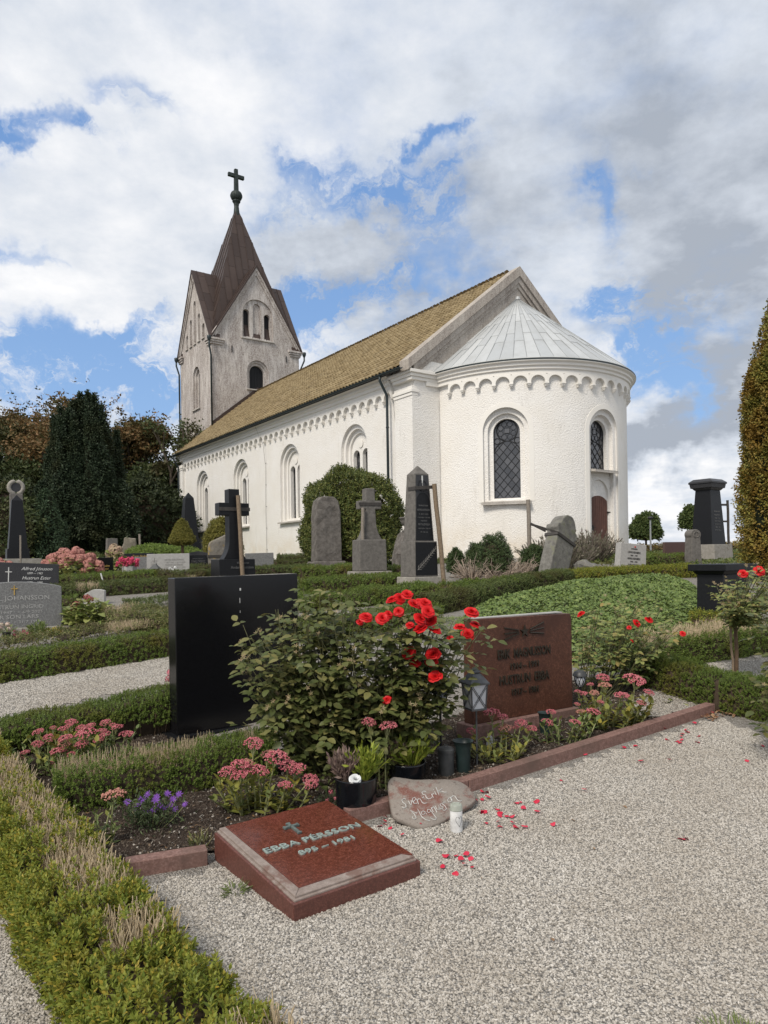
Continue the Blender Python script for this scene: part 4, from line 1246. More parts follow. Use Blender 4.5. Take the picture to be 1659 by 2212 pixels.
strokes = [[(430, 575), (395, 565), (370, 590), (385, 625), (425, 650), (435, 690), (405, 712), (370, 690)], [(470, 600), (490, 640), (510, 668), (520, 630), (510, 590)],
           [(545, 610), (585, 575), (565, 545), (535, 560), (530, 600), (560, 640), (605, 635)], [(595, 570), (625, 650)], [(605, 600), (625, 565), (650, 570), (680, 625), (715, 640), (745, 630)], [(680, 555), (705, 540)],
           [(735, 460), (705, 450), (675, 470), (690, 500), (730, 510), (735, 520), (740, 545), (770, 568), (810, 560), (830, 540)], [(820, 495), (850, 550)], [(825, 510), (845, 490), (860, 495)], [(870, 455), (895, 510)], [(848, 425), (853, 430)],
           [(890, 390), (935, 505)], [(985, 410), (925, 455), (985, 455), (1020, 470), (1050, 465)],
           [(530, 840), (540, 870), (565, 880), (588, 865), (560, 800), (500, 745), (600, 790), (608, 720), (650, 800), (680, 850), (740, 890), (800, 905)],
           [(720, 765), (690, 752), (665, 775), (680, 810), (715, 800), (725, 760), (745, 805)], [(795, 735), (765, 730), (755, 760), (780, 785), (805, 765), (800, 730), (850, 800), (895, 860), (885, 885), (850, 885), (810, 862), (815, 840)],
           [(815, 700), (850, 770)], [(825, 715), (850, 690), (870, 710), (905, 775)], [(880, 680), (905, 730), (940, 735), (930, 660), (960, 730)], [(975, 640), (950, 655), (965, 680), (1000, 690), (990, 720), (960, 715)],
           [(1035, 620), (1000, 620), (990, 650), (1030, 680), (1050, 720), (1020, 750), (990, 735)], [(1080, 560), (1065, 590), (1085, 620), (1120, 610), (1135, 580), (1110, 555), (1080, 560)],
           [(1105, 540), (1140, 610)], [(1115, 555), (1150, 520), (1180, 530), (1220, 590), (1260, 605), (1280, 590)]]
b = MB()
for s_ in strokes: b.tube([onplane(x, y, .0055) - hloc for x, y in s_], .0018, 5)
b.build('handwriting', M_letw, hs)

# ---- rust brown stone on a plinth
pL, pR = GP(1030, 1609), GP(1252, 1548)
dd = pR[:2] - pL[:2]; LW = np.linalg.norm(dd); ez = math.atan2(dd[1], dd[0])
er = thing('rust_brown_stone', 'wide rust brown gravestone with star and dark metal letters on a low plinth', 'gravestone', (pL + pR) / 2, ez)
hz = pL[2] - (pL + pR)[2] / 2
b = MB(); b.taper(-.25, LW + .06, .22, .10, LW + .04, .20, 0, .11); b.build('plinth', S_kerb, er, .006)
b = MB(); x0, x1 = -LW / 2 + .02, LW / 2 - .01
b.prism([(x0, .10), (x1, .10), (x1, .845), (x1 - .02, .872), (x0 + .01, .885)], .06, .17)
b.build('stone', S_erik, er, .006)
b = MB(); b.box((-.02, .115, .884), (LW - .16, .075, .008)); b.build('pale_top', S_light, er)
for t_, z, w, h in (('ERIK  MAGNUSSON', .565, .56, .070), ('1914 – 1991', .475, .30, .048), ('HUSTRUN  EBBA', .365, .53, .070), ('1917 – 1981', .275, .28, .048)):
    text(t_, w, h, M_bronze, er, (.0, .058, z), (math.pi / 2, 0, 0), .006, 0, bold=.0012)
b = MB()
st_ = [(.05 * math.sin(math.pi * i / 5) * (1 if i % 2 == 0 else .35), .05 * math.cos(math.pi * i / 5) * (1 if i % 2 == 0 else .35)) for i in range(10)]
b.prism([(x + .0, z + .76) for x, z in reversed(st_)], .046, .058)
for s in (-1, 1):
    for q, zz_ in ((-.045, 1), (0, 1), (.045, 1)):
        b.tube([(s * .06, .054, .76 + q * .3), (s * .21, .054, .765 + q + .01 * s)], .006, 5)
b.build('star_emblem', M_bronze, er)

# ---- black monolith seen from its polished back
pm = GP(383, 1600)
mo = thing('black_monolith', 'tall black polished stone slab seen from its plain back beside the red rose bush', 'gravestone', pm, math.radians(36))
b = MB(); b.prism([(0, -.05), (1.06, -.05), (1.06, 1.245), (0, 1.235)], 0, .16); b.build('slab', S_blackpol, mo, .006)
b = MB(); b.box((.53, .08, .0), (1.16, .26, .07)); b.build('base', S_blackmat, mo, .006)
b = MB(); b.box((.53, -.001, 1.04), (.003, .002, .04)); b.box((.531, -.001, .95), (.002, .002, .02)); b.box((.535, -.0012, 1.13), (.012, .002, .02)); b.build('bird_lime', M_white, mo)

# ---- grey granite stone at the left edge
jo = sten('rounded_grey_stone', 'grey speckled granite headstone with curved top and small gold cross at the left edge', 30, 9.3, rz=math.radians(27))
b = MB(); n = 14; w_ = 1.12
b.prism([(-w_ / 2, 0), (w_ / 2, 0)] + [(w_ / 2 - w_ * i / n, .60 + .075 * math.sin(math.pi * i / n) ** .8 if 0 < i < n else .60) for i in range(n + 1)], -.07, .07); b.build('stone', S_grey, jo, .008)
b = MB(); b.box((.03, 0, .03), (1.3, .32, .09)); b.build('base', S_plinth, jo, .006)
b = MB(); b.box((0, -.074, .565), (.012, .01, .12)); b.box((0, -.074, .585), (.075, .01, .012)); b.build('cross', M_gold, jo)
face_text([('EGIL JOHANSSON', .05, .435, .72, .058), ('HUSTRUN INGRID', .02, .325, .64, .048), ('12/10 1947   + 6/9 2025', 0, .262, .66, .034), ('VÅR SON LARS', 0, .195, .56, .048), ('5/3 1977   + 31/7 1994', 0, .135, .62, .034), ('SOV GOTT', 0, .04, .30, .034)], jo, -.071, M_letg2)
# ---- dark grey stone with white script
al = sten('white_script_stone', 'dark grey headstone with white script letters, cross and wheat ears', 62, 13.2, rz=math.radians(24), ry=.035)
b = MB(); b.prism([(-.50, 0), (.50, 0), (.49, .58), (-.50, .60)], -.06, .06); b.build('stone', S_dark, al, .006)
face_text([('Alfred Jönsson', .12, .46, .52, .06, .35), ('1899 — 1983', .09, .385, .26, .04, .3), ('Hustrun Ester', .12, .29, .48, .06, .35), ('1908 — 1988', .09, .215, .26, .04, .3)], al, -.061, M_letw)
b = MB(); b.box((-.345, -.063, .33), (.016, .008, .36)); b.box((-.345, -.063, .425), (.11, .008, .014))
for q in range(6):
    a = -.2 + .2 * q
    b.tube([(-.345, -.062, .1), (-.345 + .09 * math.sin(a + .4), -.062, .22), (-.345 + .16 * math.sin(a + .5), -.062, .24 - .03 * q)], .004, 4)
b.build('cross_and_wheat', M_letw, al)

# ---- far left: ring topped stone and black obelisk on a pale base
rg = sten('ring_top_stone', 'tall grey stone crowned by a round stone wreath at the far left', 37, 22.6)
b = MB(); b.taper(0, .62, .4, .35, .6, .36); b.taper(.35, .42, .26, 2.40, .36, .22); b.build('shaft', S_mid, rg, .015)
b = MB(); b.tube([(.20 * math.cos(a), 0, 2.60 + .20 * math.sin(a)) for a in np.linspace(0, 2 * math.pi, 25)], .065, 8, False); b.build('wreath', S_plinth, rg, smooth=True)
b = MB(); b.lathe([(0, -.02), (.15, -.02), (.15, .02), (0, .02)], 16); o = b.build('disc', S_dark, rg); o.location = (0, 0, 2.60); o.rotation_euler = (math.pi / 2, 0, 0)
ob = sten('black_obelisk', 'black pointed obelisk standing before the wreath topped stone at the left', 38, 21.6)
b = MB(); b.taper(-.1, 1.25, 1.1, .36, 1.2, 1.05); b.build('base', S_plinth, ob, .01)
b = MB(); b.taper(.36, .62, .55, .66, .60, .53); b.build('pedestal', S_blackmat, ob, .008)
b = MB(); b.taper(.66, .52, .46, 2.13, .30, .27); b.taper(2.13, .30, .27, 2.30, .01, .01); b.build('shaft', S_blackmat, ob, .006)
stake('thin grey stake in front of the black obelisk at the left edge', at(45, 20.4), at(45, 20.4) + np.array([0, 0, 1.05]), .025)
# ---- black stones with gold script
th = sten('gold_script_stone', 'black headstone with gold script and gold cross in front of the clipped mound', 297, 20.0, rz=math.radians(20))
b = MB(); b.prism([(-.43, 0), (.43, 0), (.43, .52), (-.43, .50)], -.05, .05); b.build('stone', S_blackpol, th, .005)
face_text([('Tore Holm', .06, .40, .38, .06, .35), ('* 15/6 1907 + 29/9 1973', .06, .345, .40, .03, .3), ('Hustrun Ida', .06, .25, .38, .05, .35), ('* 1909 + 1989', .02, .2, .3, .03, .3)], th, -.052, M_gold)
b = MB(); b.box((-.29, -.053, .26), (.012, .006, .34)); b.box((-.29, -.053, .35), (.10, .006, .012)); b.build('cross', M_gold, th)
ax = sten('low_black_stone', 'low black headstone with gold script beside the large pink hydrangea', 212, 18.2, rz=math.radians(15))
b = MB(); b.prism([(-.36, 0), (.36, 0), (.36, .46), (-.36, .46)], -.05, .05); b.build('stone', S_blackpol, ax, .005)
face_text([('Axel Holm', .08, .22, .40, .055, .35), ('1889 — 1958', .1, .15, .3, .03, .3)], ax, -.052, M_gold)
b = MB(); b.tube([(-.08 + .09 * math.cos(a), -.052, .33 + .06 * math.sin(a)) for a in np.linspace(.1, 3.0, 8)], .006, 4); b.build('gold_ornament', M_gold, ax)
# ---- pale grey stone with lantern
ba = sten('pale_tree_stone', 'pale grey rectangular headstone with a cut cross and tree, white flowers before it', 363, 16.3, rz=math.radians(16))
b = MB(); b.prism([(-.47, 0), (.47, 0), (.475, .59), (-.46, .585)], -.06, .06); b.build('stone', S_light, ba, .008)
face_text([('ARVID BÄCKMAN', .13, .43, .42, .04), ('* 18/7 1901 + 2/10 1970', .15, .375, .46, .028), ('HUSTRUN SIGNE', .13, .315, .38, .036), ('* 21/4 1903 + 4/11 1977', .15, .26, .46, .028)], ba, -.0605, M_letg)
b = MB(); b.tube([(-.30, -.061, .22), (-.31, -.061, .36), (-.29, -.061, .5)], .006, 4); b.tube([(-.35, -.061, .43), (-.24, -.061, .43)], .006, 4)
for s in (-1, 1):
    for z in (.25, .31): b.tube([(-.30, -.061, z), (-.30 + s * .05, -.061, z + .05), (-.30 + s * .055, -.061, z + .1)], .005, 4)
b.build('cut_tree', M_letg, ba)
nr = sten('narrow_grey_stone', 'narrow plain grey headstone behind the left edge of the pale rectangular one', 307, 17.0, rz=math.radians(16))
b = MB(); b.prism([(-.17, 0), (.2, 0), (.2, .50), (-.17, .50)], -.06, .06); b.build('stone', S_grey, nr, .006)
# ---- fieldstone with stake, grey block
fs = sten('leaning_fieldstone', 'rough brown fieldstone with a flat carved face beside a wooden stake, left', 277, 24.0, rz=.3, ry=.06)
b = MB(); b.taper(0, .55, .4, .45, .52, .36); b.taper(.44, .5, .34, .95, .36, .28, .02); b.build('stone', S_field, fs, .05, seg=3, sub=2, noise=.05, nscale=4, auto=.9)
stake('slanting wooden stake beside the rough brown fieldstone', at(303, 24), at(300, 24) + np.array([0, .1, 1.05]), .035)
b = MB()
gb = sten('plain_grey_block', 'plain grey upright block in the shade below the yews', 242, 26.0)
b.taper(0, .42, .3, .95, .36, .26); b.build('stone', S_mid, gb, .02)
# ---- black obelisk by the church corner with low black stone
ob2 = sten('tall_dark_obelisk', 'tall dark obelisk in front of the far left corner of the church', 409, 25.5)
b = MB(); b.taper(0, .95, .9, .35, .9, .85); b.taper(.35, .72, .68, .75, .68, .64); b.build('base', S_blackmat, ob2, .01)
b = MB(); b.taper(.75, .58, .54, 2.35, .30, .28); b.taper(2.35, .30, .28, 2.55, .01, .01); b.build('shaft', S_blackmat, ob2, .006)
hn = sten('roofed_black_stone', 'wide low black stone with grey gabled cap and pale script', 425, 20.6, rz=math.radians(14))
b = MB(); b.box((0, 0, .2), (.78, .16, .4)); b.build('stone', S_blackpol, hn, .005)
b = MB(); b.box((-.36, .0, .2), (.08, .22, .4)); b.prism([(-.47, .40), (.47, .40), (.46, .44), (.05, .53), (-.46, .44)], -.14, .14); b.build('cap', S_dark, hn, .006)
face_text([('Lantbrukaren', .03, .30, .30, .035, .3), ('Hugo Nilsson', .04, .225, .38, .05, .35), ('* 22/5 1884 + 15/3 1963', .04, .18, .42, .025, .3), ('Hustrun Elin', .04, .12, .32, .035, .3)], hn, -.083, M_dull)
# ---- lichen stone
li = sten('lichen_stone', 'broad lichen spotted granite stone with angled top behind the black cross', 474, 19.0, rz=math.radians(20))
b = MB(); b.prism([(-.27, 0), (.34, 0), (.38, .92), (.16, .98), (-.22, .82), (-.30, .70)], -.13, .13); b.build('stone', S_lichen, li, .03, seg=3, sub=2, noise=.03, nscale=5, auto=.9)
b = MB(); b.box((.02, 0, .42), (.66, .30, .07)); b.build('strap', M_strap, li)
# ---- grey slab by the church wall
gs_ = sten('plain_grey_slab', 'plain grey rectangular slab seen from behind near the church wall', 561, 18.8, rz=math.radians(14))
b = MB(); b.prism([(-.38, 0), (.36, 0), (.36, .50), (-.38, .49)], -.06, .06); b.build('stone', S_grey, gs_, .006)
# ---- black cross
bc = sten('black_cross', 'black stone cross on a black pedestal with flared foot', 503, 15.0)
b = MB(); b.taper(-.15, .80, .55, .50, .78, .52); b.build('pedestal', S_blackmat, bc, .012)
face_text([('Handlaren', .12, .40, .26, .045), ('Anders Persson', .10, .30, .5, .06)], bc, -.272, M_dull)
b = MB(); n = 8
sil = []
for i in range(n + 1):
    t = i / n; z = .50 + .42 * t; hw = .115 + .135 * (1 - t) ** 2.2
    sil.append((hw, z))
pts = [(x, z) for x, z in sil] + [(.115, 1.42), (.33, 1.42), (.33, 1.68), (.115, 1.68), (.115, 1.97), (-.115, 1.97), (-.115, 1.68), (-.33, 1.68), (-.33, 1.42), (-.115, 1.42)] + [(-x, z) for x, z in reversed(sil)]
def slabsil(poly, y0, y1):
    """thick symmetric outline built as vertical strips so that faces stay clean"""
    b = MB(); b.prism(poly, y0, y1); return b
b = slabsil(pts, -.13, .13); b.build('cross', S_blackmat, bc, .008)
p = np.array(bc.location)
fx = np.array([math.cos(RZ), math.sin(RZ), 0]); fy = np.array([-math.sin(RZ), math.cos(RZ), 0])
st = stake('tall wooden stake strapped to the black cross', p + fx * .10 - fy * .30 + np.array([0, 0, 0.]), p + fx * .05 - fy * .22 + np.array([0, 0, 1.83]), .045, M_wood2)
strap_loop(st, [p + fx * -.34 - fy * .14 + np.array([0, 0, 1.55]), p + fx * .34 - fy * .14 + np.array([0, 0, 1.55])], .075)
# ---- tall rough granite stone
ro = sten('rough_granite_stone', 'tall rough hewn grey stone with rounded top before the round bush', 705, 18.4, rz=math.radians(25))
b = MB(); b.taper(0, .92, .55, .26, .88, .5); b.build('base', S_rough, ro, .03, seg=2, sub=1, noise=.02, nscale=6)
b = MB(); pl = [(-.35, .26), (.36, .26), (.355, .9), (.34, 1.55), (.29, 1.80), (.17, 1.915), (.0, 1.93), (-.16, 1.92), (-.27, 1.84), (-.32, 1.6), (-.345, .95)]
b.prism(pl, -.20, .20); b.build('stone', S_rough, ro, .025, seg=2, sub=2, noise=.022, nscale=5)
# ---- grey cross on pedestal
gc = sten('grey_cross', 'weathered grey stone cross on square pedestal and pale plinth', 798, 14.5, rz=math.radians(22))
b = MB(); b.taper(-.05, .80, .62, .24, .76, .58); b.build('plinth', S_plinth, gc, .012)
b = MB(); b.taper(.24, .60, .46, .88, .58, .44); b.build('pedestal', S_mid, gc, .02)
sil = [(.115 + .125 * (1 - i / 8) ** 2.4, .88 + .42 * i / 8) for i in range(9)]
pts = sil + [(.10, 1.50), (.235, 1.50), (.235, 1.67), (.10, 1.67), (.095, 1.92), (-.095, 1.92), (-.10, 1.67), (-.235, 1.67), (-.235, 1.50), (-.10, 1.50)] + [(-x, z) for x, z in reversed(sil)]
b = slabsil(pts, -.115, .115); b.build('cross', S_mid, gc, .012)
p = np.array(gc.location); c2, s2 = math.cos(math.radians(22)), math.sin(math.radians(22)); fx2 = np.array([c2, s2, 0]); fy2 = np.array([-s2, c2, 0])
st = stake('wooden stake strapped beneath the left arm of the grey cross', p - fx2 * .20 - fy2 * .16 + np.array([0, 0, .8]), p - fx2 * .185 - fy2 * .16 + np.array([0, 0, 1.52]), .035)
strap_loop(st, [p - fx2 * .25 - fy2 * .125 + np.array([0, 0, 1.60]), p + fx2 * .24 - fy2 * .125 + np.array([0, 0, 1.60])], .06)
# ---- urn stone behind
ur = sten('urn_stone', 'rough grey stone crowned by a small stone urn, half behind the black panelled obelisk', 872, 16.2, rz=math.radians(25))
b = MB(); b.prism([(-.24, 0), (.26, 0), (.24, .5), (.22, .9), (.10, 1.02), (-.06, .98), (-.16, .7), (-.22, .4)], -.2, .2); b.build('stone', S_rough, ur, .03, seg=2, sub=2, noise=.04, nscale=5)
b = MB(); b.lathe([(0, 1.0), (.09, 1.0), (.09, 1.03), (.03, 1.07), (.03, 1.13), (.08, 1.17), (.115, 1.24), (.12, 1.30), (.14, 1.31), (.14, 1.34), (.11, 1.34), (.0, 1.30)], 20); b.build('urn', S_mid, ur, smooth=True).location = (.06, 0, 0)
# ---- obelisk with black panels
oa = sten('panelled_obelisk', 'tall grey granite obelisk with black inscribed panel and engraved palm leaf', 905, 12.75)
b = MB(); b.taper(-.1, .63, .58, .27, .60, .55); b.build('plinth', S_plinth, oa, .012)
b = MB(); b.taper(.27, .50, .46, .90, .485, .445); b.build('pedestal', S_mid, oa, .01)
b = MB(); b.taper(.90, .42, .36, 2.10, .30, .25); b.taper(2.10, .30, .25, 2.26, .01, .01); b.build('shaft', S_mid, oa, .006)
b = MB(); b.add([(-.236, -.236, .30), (.236, -.236, .30), (.23, -.229, .88), (-.23, -.229, .88), (-.236, -.2, .30), (.236, -.2, .30), (.23, -.2, .88), (-.23, -.2, .88)], [(0, 1, 2, 3), (4, 0, 3, 7), (1, 5, 6, 2), (3, 2, 6, 7), (0, 4, 5, 1)]); b.build('lower_panel', S_blackmat, oa)
def oy(z): return -(.18 + (.125 - .18) * (z - .90) / 1.2)
pl = [(-.19, .92), (.19, .92), (.14, 1.62)] + [(.14 * math.cos(a), 1.62 + .15 * math.sin(a)) for a in np.linspace(.3, math.pi - .3, 8)] + [(-.14, 1.62)]
b = MB(); n = len(pl); b.add([(x, oy(z) - .006, z) for x, z in pl] + [(x, oy(z) + .02, z) for x, z in pl], [tuple(range(n))] + [(i, i + n, (i + 1) % n + n, (i + 1) % n) for i in range(n)]); b.build('inscription_panel', S_blackmat, oa)
pl = [(-.185, .915), (.185, .915), (.128, 2.08), (-.128, 2.08)]
b = MB(); n = 4; b.add([(x, oy(z) - .003, z) for x, z in pl] + [(x, oy(z) + .02, z) for x, z in pl], [tuple(range(n))] + [(i, i + n, (i + 1) % n + n, (i + 1) % n) for i in range(n)]); b.build('face_panel', S_dark, oa)
ta = math.atan2(.055, 1.2)
for t_, z, w, h in (('HEMMANSÄGAREN', 1.52, .20, .026), ('RASMUS ANDERSSON', 1.44, .27, .036), ('F. 30/12 1832', 1.37, .20, .024), ('* 24/3 1826 + 5/8 1900', 1.31, .27, .022), ('HUSTRUN', 1.25, .13, .024), ('MÄTTA JEPPSSON', 1.18, .25, .036), ('* 29/10 1833 + 10/3 1911', 1.115, .28, .022), ('PS. 116: 2-6.', 1.05, .16, .024)):
    text(t_, w, h, M_dull, oa, (0, oy(z) - .0075, z), (math.pi / 2 + ta * .0 - ta, 0, 0), .002)
b = MB()      # engraved palm on the lower panel, laurel wreath above
for i in range(11):
    t = i / 10; x = -.19 + .38 * t; z = .40 + .36 * t ** 1.1
    for s in (1, -1):
        L_b = .085 * (1 - .35 * t); an = .75 * s + .75
        b.tube([(x, -.2375, z), (x + L_b * .6 * math.cos(an), -.2375, z + L_b * .6 * math.sin(an)), (x + L_b * math.cos(an * .9), -.2375, z + L_b * math.sin(an * .9))], [.002, .0045, .001], 4)
b.tube([(-.2, -.2375, .39), (0, -.2375, .57), (.2, -.2375, .77)], .004, 4)
b.build('palm_leaf', M_letg, oa)
b = MB()
for s in (-1, 1):
    for i in range(9):
        a = -1.3 + 2.3 * i / 8; cx_ = s * .085 * math.cos(a); cz_ = 1.88 + .10 * math.sin(a)
        for q in (-1, 1): b.tube([(cx_, oy(cz_) - .006, cz_), (cx_ + q * .022, oy(cz_) - .008, cz_ + .022)], [.005, .001], 4)
b.build('laurel_wreath', S_blackmat, oa)
b = MB(); rl = random.Random(3)
for x, z0, wd, ln_ in ((.000, 2.00, .014, .13), (.012, 2.02, .008, .10), (-.010, 2.03, .006, .08), (.006, 1.90, .005, .06)):
    b.box((x, oy(z0) - .008, z0), (wd, .004, ln_))
b.build('bird_lime', M_white, oa)
p = np.array(oa.location)
st = stake('long wooden stake strapped to the panelled obelisk', p + fx * .34 - fy * .30, p + fx * .19 - fy * .24 + np.array([0, 0, 1.92]), .042, M_wood2)
strap_loop(st, [p - fx * .175 - fy * -.05 + np.array([0, 0, 1.84]), p - fx * .175 - fy * .165 + np.array([0, 0, 1.84]), p + fx * .23 - fy * .21 + np.array([0, 0, 1.87])], .06)
# ---- leaning stone, its post and straps
ln = sten('leaning_round_top_stone', 'old mossy stone with round top and shoulders leaning to the right', 1187, 14.2, rz=math.radians(38), ry=math.radians(25), rx=math.radians(-4), dz=-.12)
pts = [(-.26, 0), (.26, 0), (.255, 1.0), (.305, 1.04), (.31, 1.11), (.26, 1.15), (.22, 1.17)] + [(.215 * math.cos(a), 1.18 + .225 * math.sin(a)) for a in np.linspace(.1, math.pi - .1, 12)] + [(-.22, 1.17), (-.26, 1.15), (-.31, 1.11), (-.305, 1.04), (-.255, 1.0)]
b = MB(); b.prism(pts, -.13, .13); b.build('stone', S_old, ln, .02, seg=2, sub=1, noise=.008, nscale=8)
b = MB(); b.box((0, 0, .93), (.55, .30, .055)); b.build('strap', M_strap, ln)
pb = at(1146, 15.0)
ln.scale = (1.13,) * 3
st = stake('upright wooden stake tied with two straps to the leaning stone', pb, pb + np.array([-.03, 0, 1.64]), .045)
bpy.context.view_layer.update()
la = np.array(ln.matrix_world @ Vector((-.27, -.15, .93))); lb = np.array(ln.matrix_world @ Vector((-.27, .15, 1.0)))
strap_loop(st, [pb + np.array([.0, -.045, 1.12]), la], .05); strap_loop(st, [pb + np.array([.0, .045, 1.15]), lb], .05)
# ---- boulder
bo = thing('boulder', 'low grey boulder lying right of the leaning stone', 'rock', at(1270, 14.6), .4)
bm = bmesh.new(); bmesh.ops.create_icosphere(bm, subdivisions=3, radius=1)
from mathutils import noise as nz
for v in bm.verts:
    v.co = Vector((v.co.x * .30, v.co.y * .22, v.co.z * .24 + (.12 * max(0, -v.co.x * .8 + .2) if v.co.z > 0 else 0))) * (1 + .28 * nz.fractal(v.co * 1.7 + Vector((3, 1, 2)), .9, 2, 4))
me = bpy.data.meshes.new('rock'); bm.to_mesh(me); bm.free(); me.materials.append(S_old); link(bpy.data.objects.new('rock', me), bo).location = (0, 0, .1)
# ---- pale stone, right
pa = sten('pale_flower_stone', 'pale grey headstone with dark letters and a small red rose, right of the apse', 1362, 17.3, rz=math.radians(24), ry=math.radians(5))
b = MB(); b.prism([(-.44, 0), (.40, 0), (.38, .62), (-.42, .62)], -.09, .09); b.build('stone', S_light, pa, .01)
face_text([('SYSTRARNA', 0, .475, .2, .036), ('LUDVIG REHNBERG', 0, .385, .40, .05), ('1889 – 1957', 0, .315, .22, .036), ('HANNA REHNBERG', 0, .235, .40, .05), ('1890 – 1981', 0, .165, .22, .036), ('AXEL NILSSON', 0, .085, .36, .046)], pa, -.091, M_letd, .004)
b = MB(); b.lathe([(0, 0), (.022, 0), (.016, .014), (0, .016)], 8); o = b.build('red_rose_emblem', simple('red enamel', (.5, .03, .03), .5), pa); o.location = (.02, -.09, .545); o.rotation_euler = (math.pi / 2, 0, 0)
# ---- brown stone, right
br = sten('brown_stone', 'dark brown slab seen from its plain back at the right', 1462, 22.0, rz=math.radians(14), ry=.02)
b = MB(); b.prism([(-.46, 0), (.5, 0), (.5, .56), (-.46, .54)], -.06, .06); b.build('stone', S_brown, br, .006)
# ---- small carved pillar
sp2 = sten('small_carved_pillar', 'short grey stone pillar with carved rosette top', 1497, 18.6, rz=math.radians(20))
b = MB(); b.taper(0, .34, .28, .74, .29, .24); b.build('shaft', S_mid, sp2, .015)
b = MB(); b.prism([(.17 * math.cos(a), .80 + .14 * math.sin(a)) for a in np.linspace(0, 2 * math.pi, 17)[:-1]], -.12, .12); b.build('rosette', S_mid, sp2, .015)
b = MB(); b.tube([(.09 * math.cos(a), -.125, .80 + .075 * math.sin(a)) for a in np.linspace(0, 2 * math.pi, 13)], .018, 6, False); b.build('rosette_ring', S_mid, sp2)
# ---- black pillar with moulded cap
bp_ = sten('black_capped_pillar', 'tall tapering black pillar with moulded grey cap near the cypress', 1531, 20.0, rz=math.radians(36))
b = MB(); b.taper(0, .98, .9, .50, .95, .86); b.build('base', S_plinth, bp_, .01)
b = MB(); b.taper(.50, .72, .62, 2.02, .52, .44); b.build('shaft', S_blackmat, bp_, .008)
b = MB(); b.taper(2.02, .55, .47, 2.08, .66, .56); b.taper(2.08, .72, .62, 2.20, .76, .66); b.taper(2.20, .80, .70, 2.25, .80, .70); b.taper(2.25, .80, .70, 2.33, .62, .5); b.build('cap', S_dark, bp_, .008)
for i, z in enumerate((1.40, 1.30, 1.21, 1.13, 1.04, .96, .88)):
    text(['HEMMANSÄGAREN', 'NILS JÖNSSON', '1840 – 1912', 'HUSTRUN', 'KERSTI', '1846 – 1921', 'FRID'][i], .3 - .03 * (i % 3), .035, M_dull, bp_, (0, -.31 + .09 * (z - .5) / 1.52 - .004, z), (math.pi / 2 - .06, 0, 0), .002)
p = np.array(bp_.location)
st = stake('dark metal stake behind the black capped pillar', p + np.array([.62, .1, .2]), p + np.array([.60, .1, 1.75]), .035, M_strap)
strap_loop(st, [p + np.array([.28, 0, 1.62]), p + np.array([.6, .1, 1.62])], .06); strap_loop(st, [p + np.array([.32, 0, 1.15]), p + np.array([.6, .1, 1.15])], .05)
# ---- black table stone
bt = sten('black_table_stone', 'broad black block with overhanging moulded top near the right edge', 1556, 9.1, rz=math.radians(36))
b = MB(); b.taper(-.1, .66, .36, .66, .64, .34, .06); b.build('block', S_blackmat, bt, .008)
b = MB(); b.taper(.66, .66, .36, .70, .72, .42, .06); b.box((.06, 0, .745), (.80, .50, .085)); b.build('moulded_top', S_blackmat, bt, .008)
b = MB(); b.box((.06, 0, .0), (.72, .42, .08)); b.build('foot', S_blackmat, bt, .006)
# ---- small white stone, left
sw = sten('small_pale_stone', 'small pale five sided stone at the gravel path behind the hydrangea', 204, 11.6, rz=.2)
b = MB(); b.prism([(-.155, 0), (.155, 0), (.16, .24), (.08, .26), (-.02, .26), (-.15, .19)], -.07, .07); b.build('stone', S_light, sw, .008)
ws = thing('white_marker_peg', 'thin white slanting peg stuck in the hedge, left', 'peg', at(224, 13.5)); b = MB(); b.tube([(0, 0, .1), (-.06, 0, .34)], .013, 6); b.build('peg', M_letw, ws)
# ------------------------------------------------------------------ foliage kit
def nrm(v): return v / (np.linalg.norm(v, axis=-1, keepdims=True) + 1e-9)
def leaf_t2(w=.5, fold=.08):
    return np.array([(0, 0, 0), (w / 2, .45, fold), (0, 1, 0), (-w / 2, .45, fold)], float), np.array([(0, 1, 2), (0, 2, 3)])
def leaf_t10(w=.62, cup=.07, droop=.12):
    h = w / 2
    V = [(0, 0, 0), (0, 1, -droop), (0, .34, -.01), (0, .70, -droop * .4), (h * .78, .20, cup * .7), (h, .48, cup), (h * .62, .80, cup * .4 - droop * .5), (-h * .78, .20, cup * .7), (-h, .48, cup), (-h * .62, .80, cup * .4 - droop * .5)]
    Fs = [(0, 4, 2), (4, 5, 2), (5, 3, 2), (5, 6, 3), (6, 1, 3), (0, 2, 7), (7, 2, 8), (8, 2, 3), (8, 3, 9), (9, 3, 1)]
    return np.array(V, float), np.array(Fs)
def frames(ax, up):
    """columns x, y (leaf axis), z (leaf face)"""
    y = nrm(ax); x = nrm(np.cross(y, up)); z = np.cross(x, y)
    return np.stack([x, y, z], -1)
def place(T, pos, R, sc):
    TV, TF = T
    sc = np.asarray(sc, float)
    sc = sc[:, None, None] if sc.ndim == 1 else sc[:, None, :]
    V = np.einsum('nij,nkj->nki', R, TV[None] * sc) + pos[:, None, :]
    n, k = len(pos), len(TV)
    Fc = (TF[None] + (np.arange(n) * k)[:, None, None]).reshape(-1, TF.shape[1])
    return V.reshape(-1, 3), Fc
def join(parts):
    Vs, Fs, o = [], [], 0
    for V, Fc in parts:
        Vs.append(V); Fs.append(Fc + o); o += len(V)
    return np.concatenate(Vs), np.concatenate(Fs)
